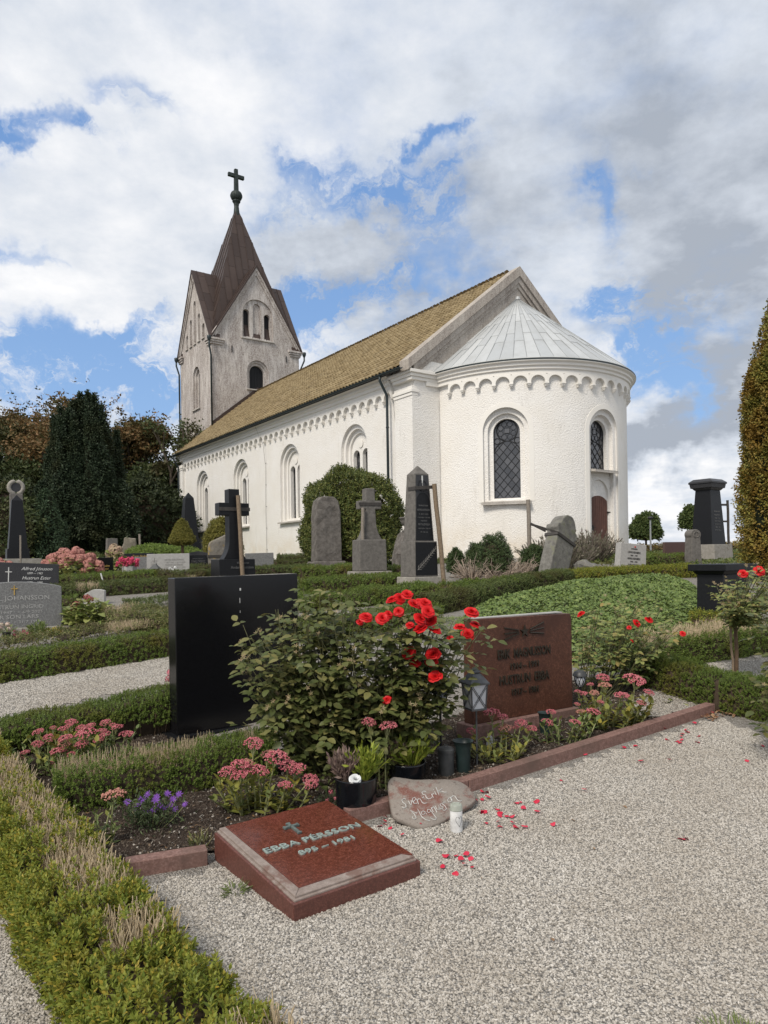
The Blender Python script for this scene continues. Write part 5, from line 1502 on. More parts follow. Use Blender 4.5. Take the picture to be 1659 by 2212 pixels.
def sprig(n=5, leaf=.42, w=.5, ang=55, seed=0):
    r_ = np.random.default_rng(seed); T = leaf_t2(w); parts = []
    pos, ax, up, sc = [], [], [], []
    for i in range(n):
        t = .1 + .85 * i / max(1, n - 1); ph = (i % 2) * math.pi / 2 + r_.uniform(-.4, .4)
        for s in (0, math.pi):
            a = math.radians(ang * (1.15 - .55 * t) + r_.uniform(-12, 12))
            d = np.array([math.cos(ph + s) * math.sin(a), math.cos(a), math.sin(ph + s) * math.sin(a)])
            pos.append((0, t * .8, 0)); ax.append(d); up.append((d * -.3 + np.array([0, 1, 0]))); sc.append(leaf * (1.1 - .35 * t))
    return place(T, np.array(pos, float), frames(np.array(ax), np.array(up)), np.array(sc))
SPRIG = sprig(5, .42); SPRIG3 = sprig(3, .55, .55, 60, 2); SPRIG2 = sprig(2, .75, .6, 60, 3)
def rdirs(n): return nrm(rng.normal(0, 1, (n, 3)))
def twig_mesh(P0, P1, r0):
    """thin three sided twigs from P0 to P1"""
    n = len(P0); d = nrm(P1 - P0); a = nrm(np.cross(d, np.array([.3, .9, .1]))); b = np.cross(d, a)
    V = []
    for P, s in ((P0, 1.0), ((P0 + P1) / 2 + rdirs(n) * (np.linalg.norm(P1 - P0, axis=1) * .05)[:, None], .8), (P1, .45)):
        for k in range(3):
            w = 2 * math.pi * k / 3; V.append(P + (a * math.cos(w) + b * math.sin(w)) * (np.asarray(r0) * s)[:, None])
    V = np.stack(V, 1)
    f = []
    for l in range(2):
        for k in range(3):
            k2 = (k + 1) % 3; f.append((l * 3 + k, (l + 1) * 3 + k, (l + 1) * 3 + k2, l * 3 + k2))
    f = np.array(f)
    return V.reshape(-1, 3), (f[None] + (np.arange(n) * 9)[:, None, None]).reshape(-1, 4)

M_box = leafmat('box leaves', [(.026, .040, .008), (.042, .060, .012), (.060, .080, .016), (.034, .050, .010)], .18, .45, wcol=(.20, .185, .04), wscale=2.5, wthr=(.50, .68), gain=2.9)
M_boxyel = leafmat('yellowing box leaves', [(.12, .165, .028), (.20, .235, .038), (.29, .295, .048), (.15, .195, .032), (.42, .32, .05)], .3, .5, wcol=(.36, .29, .05), wscale=5, wthr=(.58, .74))
M_boxdry = leafmat('thin box leaves', [(.035, .05, .015), (.06, .075, .022), (.10, .10, .035), (.14, .115, .06)], .15, .5, wcol=(.17, .14, .07), wscale=3)
M_boxfar = leafmat('far box leaves', [(.030, .045, .014), (.05, .065, .02), (.075, .085, .026)], .15, .5, wcol=(.12, .11, .035), wscale=1.2)
M_mound = leafmat('bright box leaves', [(.05, .075, .016), (.075, .105, .022), (.10, .13, .03)], .2, .5)
M_yewcore = simple('dark conifer wood', (.014, .017, .009), .9, .1)  # dark green-brown core inside the conifer crowns
M_stem = simple('dry tan stems', (.52, .42, .28), .8, .2, 0, .3, 30)
M_twig = simple('dark hedge wood', (.05, .036, .024), .9, .2, 0, .3, 20)
M_wdstem = simple('brown bush stems', (.14, .095, .06), .85, .2, 0, .3, 20)

def vnoise(t, seed, f=1.0):
    t = np.asarray(t) * f; i = np.floor(t).astype(int); u_ = t - i; u_ = u_ * u_ * (3 - 2 * u_)
    h = lambda k: np.modf(np.sin((k + seed * 17.3) * 127.1) * 43758.5453)[0]
    return (np.abs(h(i)) * (1 - u_) + np.abs(h(i + 1)) * u_)
def hedge(label, pts, width, height, size=.03, dens=2600, mat=M_box, group=None, dry=0.0, legs=0.0, T=SPRIG3, name='box_hedge', wob=.10, twigmat=M_stem, topcut=None, drop=0.0, twh=1.0, core=True):
    pts = [np.array([p[0], p[1]]) for p in pts]
    seg = [np.linalg.norm(pts[i + 1] - pts[i]) for i in range(len(pts) - 1)]; L = sum(seg); cum = np.cumsum([0] + seg)
    c0 = (pts[0] + pts[-1]) / 2
    t0 = thing(name, label, 'hedge', (c0[0], c0[1], float(G(c0[1]))), 0, group)
    loc = np.array(t0.location); seed = random.random() * 50
    def path(t):
        k = np.clip(np.searchsorted(cum, t, side='right') - 1, 0, len(seg) - 1)
        u_ = (t - cum[k]) / np.array(seg)[k]
        A_ = np.array(pts)[k]; B_ = np.array(pts)[k + 1]
        d = nrm(B_ - A_); return A_ + (B_ - A_) * u_[:, None], np.stack([d[:, 1], -d[:, 0]], 1), d
    per = 2 * height + width
    N = int(dens * L * per)
    t = rng.random(N) * L; s = rng.random(N) * per
    ends = rng.random(N) < (width / (L + width)) * .8
    t = np.where(ends, np.where(rng.random(N) < .5, 0, L) , t)
    P, nn_, dd_ = path(t)
    hh = height * (1 - wob + 2 * wob * vnoise(t, seed, 2.2 / max(height, .2)) * .7 + wob * .6 * vnoise(t, seed + 3, 9)) * (1 - drop * t / L)
    ww = width * (.93 + .14 * vnoise(t, seed + 5, 3))
    off = np.where(s < height, -1.0, np.where(s < height + width, (s - height) / width * 2 - 1, 1.0))
    zf = np.where(s < height, s / height, np.where(s < height + width, 1.0, (per - s) / height))
    eo = rng.random(N) * 2 - 1; ez = rng.random(N)
    off = np.where(ends, eo, off); zf = np.where(ends, ez, zf)
    # rounded shoulders
    rr_ = (np.abs(off) ** 5 + np.clip(zf, 0, 1) ** 5) ** .2; off = off / np.maximum(1, rr_ ** 1.0); zf = zf / np.maximum(1, rr_)
    on_ = np.where(s < height, -1.0, np.where(s < height + width, off * .35, 1.0)); on_ = np.where(ends, 0, on_)
    nz_ = np.where((s >= height) & (s < height + width) & ~ends, 1.0, .25)
    nrml = np.concatenate([nn_ * on_[:, None], nz_[:, None]], 1)
    eN = np.where(t < L / 2, -1.0, 1.0) * ends
    nrml[:, :2] += dd_ * eN[:, None]
    nrml = nrm(nrml)
    x = P + nn_ * (off * ww / 2)[:, None]
    z = G(x[:, 1]) + hh * zf
    pos = np.concatenate([x, z[:, None]], 1) - nrml * (rng.random(N) ** 1.5 * size * 1.1)[:, None]
    keep = np.ones(N, bool)
    dn = vnoise(t, seed + 9, 1.6) * .6 + vnoise(t, seed + 11, 5) * .4
    dmask = dn < dry
    top = (zf > .75) & (np.abs(off) < .8)
    if topcut: top &= (off > topcut[0]) & (off < topcut[1])
    if dry: keep &= ~(dmask & top & (rng.random(N) < (.72 if topcut and topcut[1] == .9 else .88)))
    if legs: keep &= ~((zf < legs * (.6 + .8 * vnoise(t, seed + 21, 4))) & (rng.random(N) < .95))
    pos, nrml = pos[keep], nrml[keep]; n = len(pos)
    ax = nrm(nrml * .75 + np.array([0, 0, .55]) + rng.normal(0, .30, (n, 3)))
    V, Fc = place(T, pos - ax * (size * .5) - loc, frames(ax, rdirs(n)), size * (.7 + .6 * rng.random(n)))
    np_obj('foliage', V, Fc, mat, t0)
    if core:
        m = max(3, int(L / .12)); tt = np.linspace(0.02 * L, .98 * L, m); P2, n2, _ = path(tt)
        rows = []
        zt = (.86 if not dry else .62)
        for o_, zq in ((-.42, -.1), (-.40, zt * .9), (-.25, zt), (.25, zt), (.40, zt * .9), (.42, -.1)):
            xx = P2 + n2 * (o_ * width * (.55 if legs and zq < 0 else 1.0)); zz_ = G(xx[:, 1]) + zq * height * (1 - drop * tt / L) * (.9 + .1 * rng.random(m)); rows.append(np.concatenate([xx, zz_[:, None]], 1))
        V = np.stack(rows, 1).reshape(-1, 3) - loc
        I = np.arange(m * 6).reshape(m, 6)
        Fq = np.stack([I[:-1, :-1], I[1:, :-1], I[1:, 1:], I[:-1, 1:]], -1).reshape(-1, 4)
        Fe = np.array([[I[0, 0], I[0, 1], I[0, 4], I[0, 5]], [I[0, 1], I[0, 2], I[0, 3], I[0, 4]], [I[-1, 5], I[-1, 4], I[-1, 1], I[-1, 0]], [I[-1, 4], I[-1, 3], I[-1, 2], I[-1, 1]]])
        np_obj('inner_branches', V, np.concatenate([Fq, Fe]), M_twig, t0)
    if dry or legs:
        n = int(L * width * (5200 if size < .06 else 2600) * max(dry, .0)) if dry else 0
        TP = []
        if n:
            t = rng.random(n) * L; P, nn_, _ = path(t); dn = vnoise(t, seed + 9, 1.6) * .6 + vnoise(t, seed + 11, 5) * .4
            o_ = (rng.random(n) * 2 - 1) * .46 * 2
            if topcut: o_ = topcut[0] + (topcut[1] - topcut[0]) * rng.random(n)
            k = dn < dry * 1.05; P, nn_, o_, t = P[k], nn_[k], o_[k], t[k]; n = len(P)
            x = P + nn_ * (o_ * width / 2)[:, None]; g_ = G(x[:, 1]); hz_ = height * (1 - drop * t / L)
            p0 = np.concatenate([x, (g_ + hz_ * .45)[:, None]], 1)
            p1 = np.concatenate([x + rng.normal(0, size * .5, (n, 2)), (g_ + hz_ * (.78 + .32 * rng.random(n)) * twh)[:, None]], 1)
            TP.append(twig_mesh(p0 - loc, p1 - loc, size * (.05 + .05 * rng.random(n))))
        if legs:
            n = int(L * 90); t = rng.random(n) * L; P, nn_, _ = path(t); o_ = rng.choice([-1, 1], n) * (.3 + .5 * rng.random(n))
            x = P + nn_ * (o_ * width / 2 * .8)[:, None]; g_ = G(x[:, 1]); x2 = x + nn_ * (o_ * width * .22)[:, None] + rng.normal(0, .02, (n, 2))
            TP.append(twig_mesh(np.concatenate([x, (g_ - .02)[:, None]], 1) - loc, np.concatenate([x2, (g_ + height * (legs + .15))[:, None]], 1) - loc, .004 + .005 * rng.random(n)))
        if TP:
            V, Fc = join(TP); np_obj('bare_stems', V, Fc, twigmat, t0)
    return t0

def shrub(name, label, loc, rx, ry, h, cat='bush', size=.05, n=8000, mat=M_box, T=SPRIG3, power=2.0, group=None, cone=False, z0=0.0, lump=.06, rz=0.0, core=True, trunk=None, upb=.4, lobes=None):
    """clipped or rounded plant: sprigs over an uneven body"""
    t0 = thing(name, label, cat, loc, rz, group)
    d = rdirs(n * 2); d = d[d[:, 2] > -.35][:n]; m = len(d); sd_ = random.random() * 30
    lump_ = 1 + lump * (np.sin(d[:, 0] * 7 + sd_) * np.sin(d[:, 1] * 6 + sd_ * 2) + np.sin(d[:, 2] * 9 + d[:, 0] * 5 + sd_)) + rng.normal(0, lump * .35, m)
    if cone:
        zz_ = rng.random(m) ** 1.25; a = rng.random(m) * 2 * math.pi
        prof = (1 - zz_) ** .72 if power == 2.0 else (1 - zz_ ** power)
        prof = prof * np.clip(.72 + zz_ * 4, 0, 1)
        rad = prof * (1 + lump * (np.sin(a * 5 + zz_ * 6 + sd_) + .8 * np.sin(a * 3 - zz_ * 11 + sd_ * 2)) + rng.normal(0, lump * .6, m))
        pos = np.stack([np.cos(a) * rad * rx, np.sin(a) * rad * ry, z0 + zz_ * h], 1)
        nr = nrm(np.stack([np.cos(a), np.sin(a), np.full(m, .45)], 1))
    else:
        q = (np.abs(d) ** power).sum(1) ** (-1 / power)
        p_ = d * (q * lump_)[:, None]
        pos = np.stack([p_[:, 0] * rx, p_[:, 1] * ry, z0 + h * .35 + p_[:, 2] * h * .65], 1); nr = d
        pos[:, 2] = np.maximum(pos[:, 2], z0 + .01)
    pos = pos - nr * (rng.random(m) ** 2 * size * 2.2)[:, None]
    ax = nrm(nr * .8 + np.array([0, 0, upb]) + rng.normal(0, .4, (m, 3)))
    V, Fc = place(T, pos, frames(ax, rdirs(m)), size * (.6 + .8 * rng.random(m)))
    np_obj('foliage', V, Fc, mat, t0)
    if core:
        b = MB()
        if cone:
            b.lathe([(.001, z0), (.62 * rx, z0 + .02 * h), (.74 * rx, z0 + .12 * h), (.62 * rx, z0 + .35 * h), (.36 * rx, z0 + .65 * h), (.001, z0 + .93 * h)], 16)
        else:
            b.lathe([(.001, z0 - .0)] + [(.84 * rx * math.cos(a), z0 + h * .35 + .56 * h * math.sin(a)) for a in np.linspace(-.55, 1.5, 9)] + [(.001, z0 + h * .92)], 18)
        np_ = b.build('inner_branches', M_twig, t0)
        if not cone: np_.scale = (1, ry / rx, 1)
    if trunk:
        b = MB(); b.tube([(0, 0, -.1), (.01, 0, z0 * .5), (0, .01, z0 + h * .25)], [trunk, trunk * .85, trunk * .7], 8); b.build('trunk', M_wdstem, t0, smooth=True)
    return t0

# ------------------------------------------------------------------ hedges
def X2(px, Y): return (DP(px, HY, Y)[0], Y)
HG = 'low clipped box hedges between the graves'
hedge('broad yellowing box hedge running along the lower left corner', [(.08, 1.28), (-.80, 2.27), (-1.72, 3.45), (-2.98, 4.95)], .42, .25, .056, 2300, M_boxyel, HG, dry=.64, T=SPRIG, wob=.24, topcut=(-.15, .9), twh=.97)
hb0, hb1 = GP(105, 1768), GP(575, 1682)
hedge('box hedge with dry upright stems behind the purple asters', [hb0[:2] + np.array([-.02, .13]), hb1[:2] + np.array([0, .15])], .34, .27, .032, 4600, M_box, HG, dry=.55, T=SPRIG, wob=.08, topcut=(-.95, .30), twh=.98)
hc0, hc1 = GP(-40, 1650), GP(470, 1575)
hedge('box hedge with bare lower stems behind the left stonecrop', [hc1[:2] + np.array([0, .20]), hc0[:2] + np.array([-.1, .08])], .36, .37, .034, 4000, M_box, HG, legs=.38, T=SPRIG, wob=.10, twigmat=M_wdstem, drop=.36)
hd0, hd1 = GP(-60, 1488), GP(420, 1410)
hedge('straight green box hedge beyond the first gravel path', [hd0[:2] + np.array([-.2, .1]), hd1[:2] + np.array([0, .15])], .34, .27, .034, 3000, M_box, HG, wob=.07)
he0, he1 = GP(-60, 1440), GP(430, 1352)
hedge('thin patchy box hedge with gaps just behind the straight one', [he0[:2] + np.array([-.2, .25]), he1[:2] + np.array([.0, .20])], .32, .17, .042, 1300, M_boxdry, HG, dry=.42, wob=.3, core=False)
hf0, hf1 = GP(232, 1358), GP(385, 1372)
hedge('brownish box hedge between hydrangea and black monolith', [hf0[:2] + np.array([0, .25]), hf1[:2] + np.array([.1, .25])], .55, .27, .04, 2200, M_boxdry, HG, dry=.4, wob=.12)
hedge('box hedge piece at the right of the grey speckled headstone', [X2(118, 10.6), X2(165, 10.7)], .4, .27, .04, 2000, M_box, HG)
hedge('low green box strip above the brownish hedge on the left', [X2(275, 10.9), X2(385, 11.5)], .45, .15, .045, 1500, M_boxfar, HG, core=False)
hedge('box hedge along the far side of the second gravel path', [X2(112, 12.3), X2(240, 12.9), X2(420, 13.6)], .5, .25, .05, 1500, M_boxfar, HG, dry=.3, wob=.1)
hedge('box hedge below the big pink hydrangea', [X2(108, 14.0), X2(240, 14.5), X2(330, 15.0)], .6, .27, .05, 1300, M_box, HG)
hedge('box hedge in front of the pale tree stone', [X2(240, 14.9), X2(330, 15.3), X2(450, 15.4)], .5, .24, .05, 1300, M_boxfar, HG)
hedge('box hedge left of the black cross pedestal', [X2(402, 17.0), X2(470, 17.4)], .5, .27, .05, 1200, M_boxfar, HG)
hedge('box hedge behind the black monolith and below the grey slab', [X2(535, 16.6), X2(600, 17.0), X2(672, 17.4)], .5, .22, .055, 1200, M_boxfar, HG)
hedge('box hedge at the foot of the white nave wall', [X2(600, 21.5), X2(760, 22.0)], .6, .35, .07, 700, M_boxfar, HG)
hedge('second box hedge below the white nave wall', [X2(560, 19.8), X2(680, 20.0)], .5, .25, .06, 900, M_boxfar, HG)
hedge('box hedge in front of the rough hewn stone', [X2(640, 15.9), X2(760, 15.6)], .5, .26, .055, 1300, M_box, HG)
hedge('box hedge between rough hewn stone and grey cross', [X2(735, 17.2), X2(760, 17.0)], .5, .24, .055, 1200, M_box, HG)
hedge('box hedge right of the grey cross pedestal', [X2(838, 15.4), X2(866, 15.0)], .45, .28, .055, 1200, M_box, HG)
hedge('low wide box hedge below the grey cross', [X2(650, 12.6), X2(760, 13.0), X2(868, 13.3)], .6, .26, .05, 1500, M_box, HG)
hedge('loose box hedge before the panelled obelisk', [X2(640, 10.6), X2(800, 11.2), X2(960, 11.7), X2(1100, 12.2)], .55, .24, .05, 1500, M_box, HG, wob=.2)
hedge('box hedge running just behind the red rose bush', [X2(650, 8.5), X2(790, 9.0), X2(930, 9.6)], .5, .24, .045, 2000, M_box, HG, wob=.12)
hedge('box hedge curving from the obelisk towards the leaning stone', [X2(925, 10.2), X2(1010, 10.9), X2(1120, 12.4), X2(1220, 13.4)], .45, .27, .045, 1800, M_boxfar, HG)
hedge('box hedge along the back of the ivy bed', [X2(1195, 13.3), X2(1330, 14.3), X2(1500, 14.6)], .55, .24, .05, 1400, M_boxyel, HG)
hedge('box hedge below the brown slab at the right', [X2(1380, 18.5), X2(1480, 19.0)], .6, .28, .06, 900, M_box, HG)
hh0, hh1 = GP(1425, 1505), GP(1720, 1580)
hedge('thick green box hedge at the right end of the red kerb', [hh0[:2] + np.array([-.02, .45]), np.array(GP(1540, 1540)[:2]) + np.array([.16, .12]), hh1[:2] + np.array([.3, .05])], .36, .30, .034, 4200, M_box, HG, T=SPRIG, wob=.1)
hi0, hi1 = GP(1415, 1450), GP(1640, 1412)
hedge('box hedge with dry top under the black table stone', [hi0[:2] + np.array([0, .2]), hi1[:2] + np.array([.1, .2])], .42, .33, .04, 2600, M_box, HG, dry=.6, T=SPRIG3, topcut=(-.9, .6))
hedge('short box hedge at the foot of the black table stone', [X2(1490, 8.7), X2(1580, 8.5)], .35, .25, .045, 1800, M_boxyel, HG)

# ------------------------------------------------------------------ ivy bed and small growth
ivp = gp2([(985, 1350), (1040, 1308), (1110, 1291), (1195, 1268), (1300, 1255), (1485, 1258), (1530, 1300), (1515, 1350), (1450, 1400), (1400, 1425), (1240, 1440), (1100, 1410), (1000, 1385)])
def leafbed(name, poly, h, n, size, mat, T, edge=.5, seed=1, up=1.0):
    P = np.array([p[:2] for p in poly]); lo, hi = P.min(0), P.max(0)
    q = lo + rng.random((n * 3, 2)) * (hi - lo); q = q[in_poly(q[:, 0], q[:, 1], P)][:n]; m = len(q)
    dist = np.full(m, 9.0)
    for i in range(len(P)):
        a, b_ = P[i], P[(i + 1) % len(P)]; ab = b_ - a; t = np.clip(((q - a) @ ab) / (ab @ ab), 0, 1)
        dist = np.minimum(dist, np.linalg.norm(q - (a + t[:, None] * ab), axis=1))
    hz_ = h * np.clip(dist / edge, 0.08, 1) ** .5 * (.5 + .35 * vnoise(q[:, 0] * 2 + q[:, 1], seed, 1.3) + .35 * vnoise(q[:, 0] * 1.1 - q[:, 1] * 1.7, seed + 4, 2.1))
    z = G(q[:, 1]) + hz_ * (1 - .55 * rng.random(m) ** 1.6)
    pos = np.concatenate([q, z[:, None]], 1)
    ax = nrm(rng.normal(0, 1, (m, 3)) * np.array([1, 1, .35]) + np.array([0, -.3, -.15]))
    R = frames(ax, np.array([0, -.35, 1.0]) * up + rng.normal(0, .5, (m, 3)))
    V, Fc = place(T, pos, R, size * (.35 + 1.05 * rng.random(m) ** 1.4))
    return tag(np_obj(name, V, Fc, mat), kind='stuff')
IVY = (np.array([(0, 0, 0), (.42, .05, .03), (.30, .38, .05), (0, 1, -.08), (-.30, .38, .05), (-.42, .05, .03)], float), np.array([(0, 1, 2), (0, 2, 3), (0, 3, 4), (0, 4, 5)]))
M_ivy = leafmat('ivy leaves', [(.035, .055, .014), (.06, .085, .022), (.085, .11, .03), (.045, .07, .018)], .15, .5, spec=.3)
o = leafbed('ivy', ivp, .20, 36000, .047, M_ivy, IVY, .55, 4)
tag(o, 'thick carpet of light green ivy filling the bed behind the rust brown stone', 'ivy')
tag(patch('ivy_soil', ivp, .12, .02, M_soil, .02), kind='structure')
M_weed = leafmat('low weeds', [(.05, .075, .02), (.08, .10, .03), (.11, .12, .05)], .2, .5)
leafbed('low_weeds', gp2([(870, 1345), (1000, 1335), (1040, 1370), (900, 1390)]), .10, 1800, .035, M_weed, leaf_t2(.4), .3, 2)
leafbed('low_weeds', [(*X2(385, 19.5), 0), (*X2(660, 20.5), 0), (*X2(1000, 23.5), 0), (*X2(1000, 22), 0), (*X2(640, 17.8), 0), (*X2(385, 17.6), 0)], .11, 9000, .08, M_boxfar, SPRIG2, .4, 6)
leafbed('low_weeds', [(*X2(-60, 19), 0), (*X2(240, 21.5), 0), (*X2(380, 27), 0), (*X2(-100, 26), 0)], .16, 7000, .11, M_boxfar, SPRIG2, .5, 7)
leafbed('low_weeds', [(*X2(1180, 19), 0), (*X2(1700, 17.5), 0), (*X2(1750, 30), 0), (*X2(1420, 40), 0), (*X2(1330, 30), 0)], .12, 12000, .10, M_boxfar, SPRIG2, .5, 9)
hedge('long beech hedge at the edge of the fields, right', [X2(1330, 46), X2(1560, 44), X2(1900, 42)], 1.2, .62, .14, 130, leafmat('rusty beech leaves', [(.06, .06, .02), (.10, .08, .03), (.13, .085, .035)], .15, .6), 'far boundary hedges', T=SPRIG2, name='beech_hedge')

# ------------------------------------------------------------------ shaped shrubs
shrub('round_box_bush', 'large round clipped bush against the nave wall behind the grey cross', at(762, 19.6), 1.32, 1.1, 2.62, size=.10, n=15000, mat=leafmat('olive box leaves', [(.022, .032, .009), (.04, .052, .014), (.065, .075, .02), (.09, .085, .024)], .12, .5), power=2.7, lump=.05)
BG = 'small round box balls by the apse'
Mb = leafmat('dark box ball leaves', [(.018, .03, .012), (.03, .045, .017), (.045, .06, .022)], .1, .5)
for lb, px, Y, r_, h in (('small dark box ball, leftmost of those by the apse', 985, 15.2, .17, .52), ('tall box ball on a bare stem before the apse window', 1069, 14.6, .34, .86), ('low box ball behind the tall one at the apse', 1032, 16.5, .26, .62), ('dark box ball left of the leaning stone', 1152, 14.9, .27, .58)):
    shrub('box_ball', lb, at(px, Y), r_, r_, h, size=.055, n=2600, mat=Mb, group=BG, lump=.07, z0=.06)
shrub('clipped_mound', 'broad bright green clipped mound behind the gold script stones', at(336, 23.5), .98, .9, .64, size=.09, n=5000, mat=M_mound, power=2.2, lump=.03)
shrub('clipped_mound', 'smaller clipped mound left of the tall dark obelisk', at(392, 25.0), .75, .7, .55, size=.09, n=2600, mat=M_mound, power=2.2, lump=.03)
shrub('clipped_mound', 'low clipped mound beside the far left pale base', at(168, 19.5), .75, .6, .50, size=.09, n=2600, mat=M_boxfar, power=2.2, lump=.05)
M_dw = leafmat('olive dwarf conifer', [(.055, .055, .012), (.085, .08, .018), (.115, .10, .024)], .1, .6)
shrub('dwarf_conifer', 'umbrella shaped dwarf conifer on a grey trunk near the dark obelisk', at(394, 20.5), .36, .36, .66, 'tree', .07, 5000, M_dw, cone=True, z0=.74, trunk=.055, lump=.04)
shrub('dwarf_conifer', 'dome of a dwarf conifer peeping from behind the black cross', at(482, 22.2), .58, .5, 1.50, 'tree', .08, 5000, M_dw, lump=.03)
M_lav = leafmat('grey lavender spikes', [(.10, .10, .065), (.15, .14, .10), (.17, .13, .12), (.12, .115, .07)], .1, .7, gain=1.15)
def spikes(name, label, loc, rx, ry, h, n, mat, cat='plant', w=.012, lean=.35, headmat=None, group=None):
    t0 = thing(name, label, cat, loc, 0, group)
    a = rng.random(n) * 2 * math.pi; r_ = np.sqrt(rng.random(n)); x = np.cos(a) * r_ * rx; y = np.sin(a) * r_ * ry
    p0 = np.stack([x * .6, y * .6, np.zeros(n)], 1); hh = h * (.6 + .45 * rng.random(n)) * (1 - .35 * r_ ** 2)
    p1 = np.stack([x * (1 + lean) + rng.normal(0, .03, n), y * (1 + lean), hh], 1)
    V, Fc = twig_mesh(p0, p1, np.full(n, w * .5) * (.6 + .6 * rng.random(n))); np_obj('stems', V, Fc, mat, t0)
    m = n * 5; k = rng.integers(0, n, m); u_ = .25 + .75 * rng.random(m); pos = p0[k] + (p1[k] - p0[k]) * u_[:, None]
    ax = nrm(nrm(p1[k] - p0[k]) + rng.normal(0, .35, (m, 3)))
    V, Fc = place(leaf_t2(.3), pos, frames(ax, rdirs(m)), w * (4 + 4 * rng.random(m))); np_obj('foliage', V, Fc, headmat or mat, t0)
    return t0
spikes('lavender', 'greyish lavender clump behind the leaning stone', at(1205, 16.6), .75, .45, .85, 420, M_lav, w=.016)
spikes('lavender', 'withered lavender clump by the apse door', at(1272, 20.5), .75, .5, .95, 460, M_lav, w=.016)
M_dead = simple('bleached dead branches', (.36, .29, .23), .85, .2, 0, .3, 30)
def deadshrub(label, loc, r, h, n):
    t0 = thing('dead_shrub', label, 'bush', loc, 0, 'cut back dead shrubs by the apse')
    a = rng.random(n) * 2 * math.pi; p0 = np.stack([np.cos(a) * r * .25, np.sin(a) * r * .25, np.zeros(n)], 1)
    p1 = np.stack([np.cos(a) * r * (.5 + .7 * rng.random(n)), np.sin(a) * r * (.5 + .7 * rng.random(n)), h * (.15 + .95 * rng.random(n))], 1)
    P = [twig_mesh(p0, p1, .008 + .012 * rng.random(n))]
    k = rng.integers(0, n, n * 3); u_ = .4 + .6 * rng.random(n * 3); q0 = p0[k] + (p1[k] - p0[k]) * u_[:, None]; q1 = q0 + rdirs(n * 3) * np.array([1, 1, .7]) * r * .35 + np.array([0, 0, .05])
    P.append(twig_mesh(q0, q1, np.full(n * 3, .005))); V, Fc = join(P); np_obj('branches', V, Fc, M_dead, t0)
deadshrub('bleached cut back shrub between the first two box balls', at(1020, 14.6), .42, .42, 90)
deadshrub('bleached cut back shrub under the tall box ball', at(1085, 14.2), .45, .36, 90)
deadshrub('bleached cut back shrub before the leaning stone', at(1120, 14.5), .40, .40, 80)

# ------------------------------------------------------------------ conifers
M_yew = leafmat('dark yew needles', [(.010, .017, .010), (.016, .025, .013), (.024, .034, .017), (.013, .02, .011)], .08, .6, wcol=(.05, .055, .02), wscale=.6, wthr=(.5, .7), gain=2.1)
def columnar(name, label, loc, plumes, mat, cat='tree', n=2400, size=.20, group=None, T=SPRIG2, core_r=.74):
    """conifer made of many upright plumes; plumes: (x, y, base z, top z, radius)"""
    t0 = thing(name, label, cat, loc, 0, group); parts = []
    b = MB()
    for (x, y, zb, zt, r) in plumes:
        m = int(n * r * (zt - zb) / 4); u_ = rng.random(m); a = rng.random(m) * 2 * math.pi
        prof = np.clip(u_ * 5 + .5, 0, 1) * (1 - u_ ** 2.2) ** .8
        rad = r * prof * (.86 + .22 * np.sin(a * 4 + u_ * 14 + x * 5) + rng.normal(0, .08, m))
        lx = x + (0 - x) * .0
        pos = np.stack([x + np.cos(a) * rad + .12 * np.sin(u_ * 5 + y), y + np.sin(a) * rad, zb + (zt - zb) * u_], 1)
        ax = nrm(np.stack([np.cos(a) * .55, np.sin(a) * .55, np.full(m, .9)], 1) + rng.normal(0, .3, (m, 3)))
        parts.append(place(T, pos, frames(ax, rdirs(m)), size * (.6 + .7 * rng.random(m))))
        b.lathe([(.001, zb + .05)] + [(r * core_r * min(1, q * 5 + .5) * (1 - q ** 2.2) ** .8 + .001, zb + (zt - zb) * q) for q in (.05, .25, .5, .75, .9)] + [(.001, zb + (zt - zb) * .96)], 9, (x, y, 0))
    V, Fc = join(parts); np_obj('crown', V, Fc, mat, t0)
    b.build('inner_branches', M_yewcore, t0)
    b = MB()
    for (x, y, zb, zt, r) in plumes[:6]: b.tube([(x * .5, y * .5, -.2), (x * .8, y * .8, zb + .6)], [.16, .10], 7)
    b.build('trunk', M_wdstem, t0, smooth=True)
    return t0
rp = random.Random(12)
YD = 36.0; yc = at(190, YD)
pl = []
for i in range(46):
    u_ = rp.uniform(-1, 1); v_ = rp.uniform(-1, 1)
    if u_ * u_ + v_ * v_ > 1: continue
    pxx = 190 + u_ * 88; tp = 856 + 70 * abs(u_ - .05) ** 1.5 + (95 if u_ < -.45 else 0) * (abs(u_) - .3) + 25 * rp.random() + 40 * abs(v_)
    zt = (1219 - tp) / F * YD - .06
    pl.append((u_ * 2.05, v_ * 1.7, rp.uniform(.3, 1.0), zt, rp.uniform(.50, .72)))
for i in range(26):
    u_ = -1 + 2 * i / 25; 
    pl.append((u_ * 2.35, -1.5 + .5 * u_ * u_ * 2 - rp.random() * .3, rp.uniform(.5, 1.1), rp.uniform(2.6, 6.4) * (1 - .35 * abs(u_)), rp.uniform(.45, .65)))
for px_, tp in ((170, 870), (185, 853), (195, 860), (212, 856), (226, 862), (240, 885), (155, 890), (140, 905)):
    pl.append(((px_ - 190) / F * YD, rp.uniform(-.8, .2), 3.0, (1219 - tp) / F * YD - .06, .42))
columnar('yew_tree', 'great dark yew of many upright plumes left of the church', yc, pl, M_yew, n=1900, size=.17)
columnar('young_yew', 'slim pointed dark conifer in front of the great yew', at(106, 30), [(0, 0, .05, 3.1, .66), (.1, -.1, .05, 2.2, .6), (-.15, -.1, .05, 1.7, .55)], leafmat('dark conifer needles', [(.014, .026, .014), (.022, .036, .018), (.03, .046, .022)], .08, .6), n=2600, size=.12)
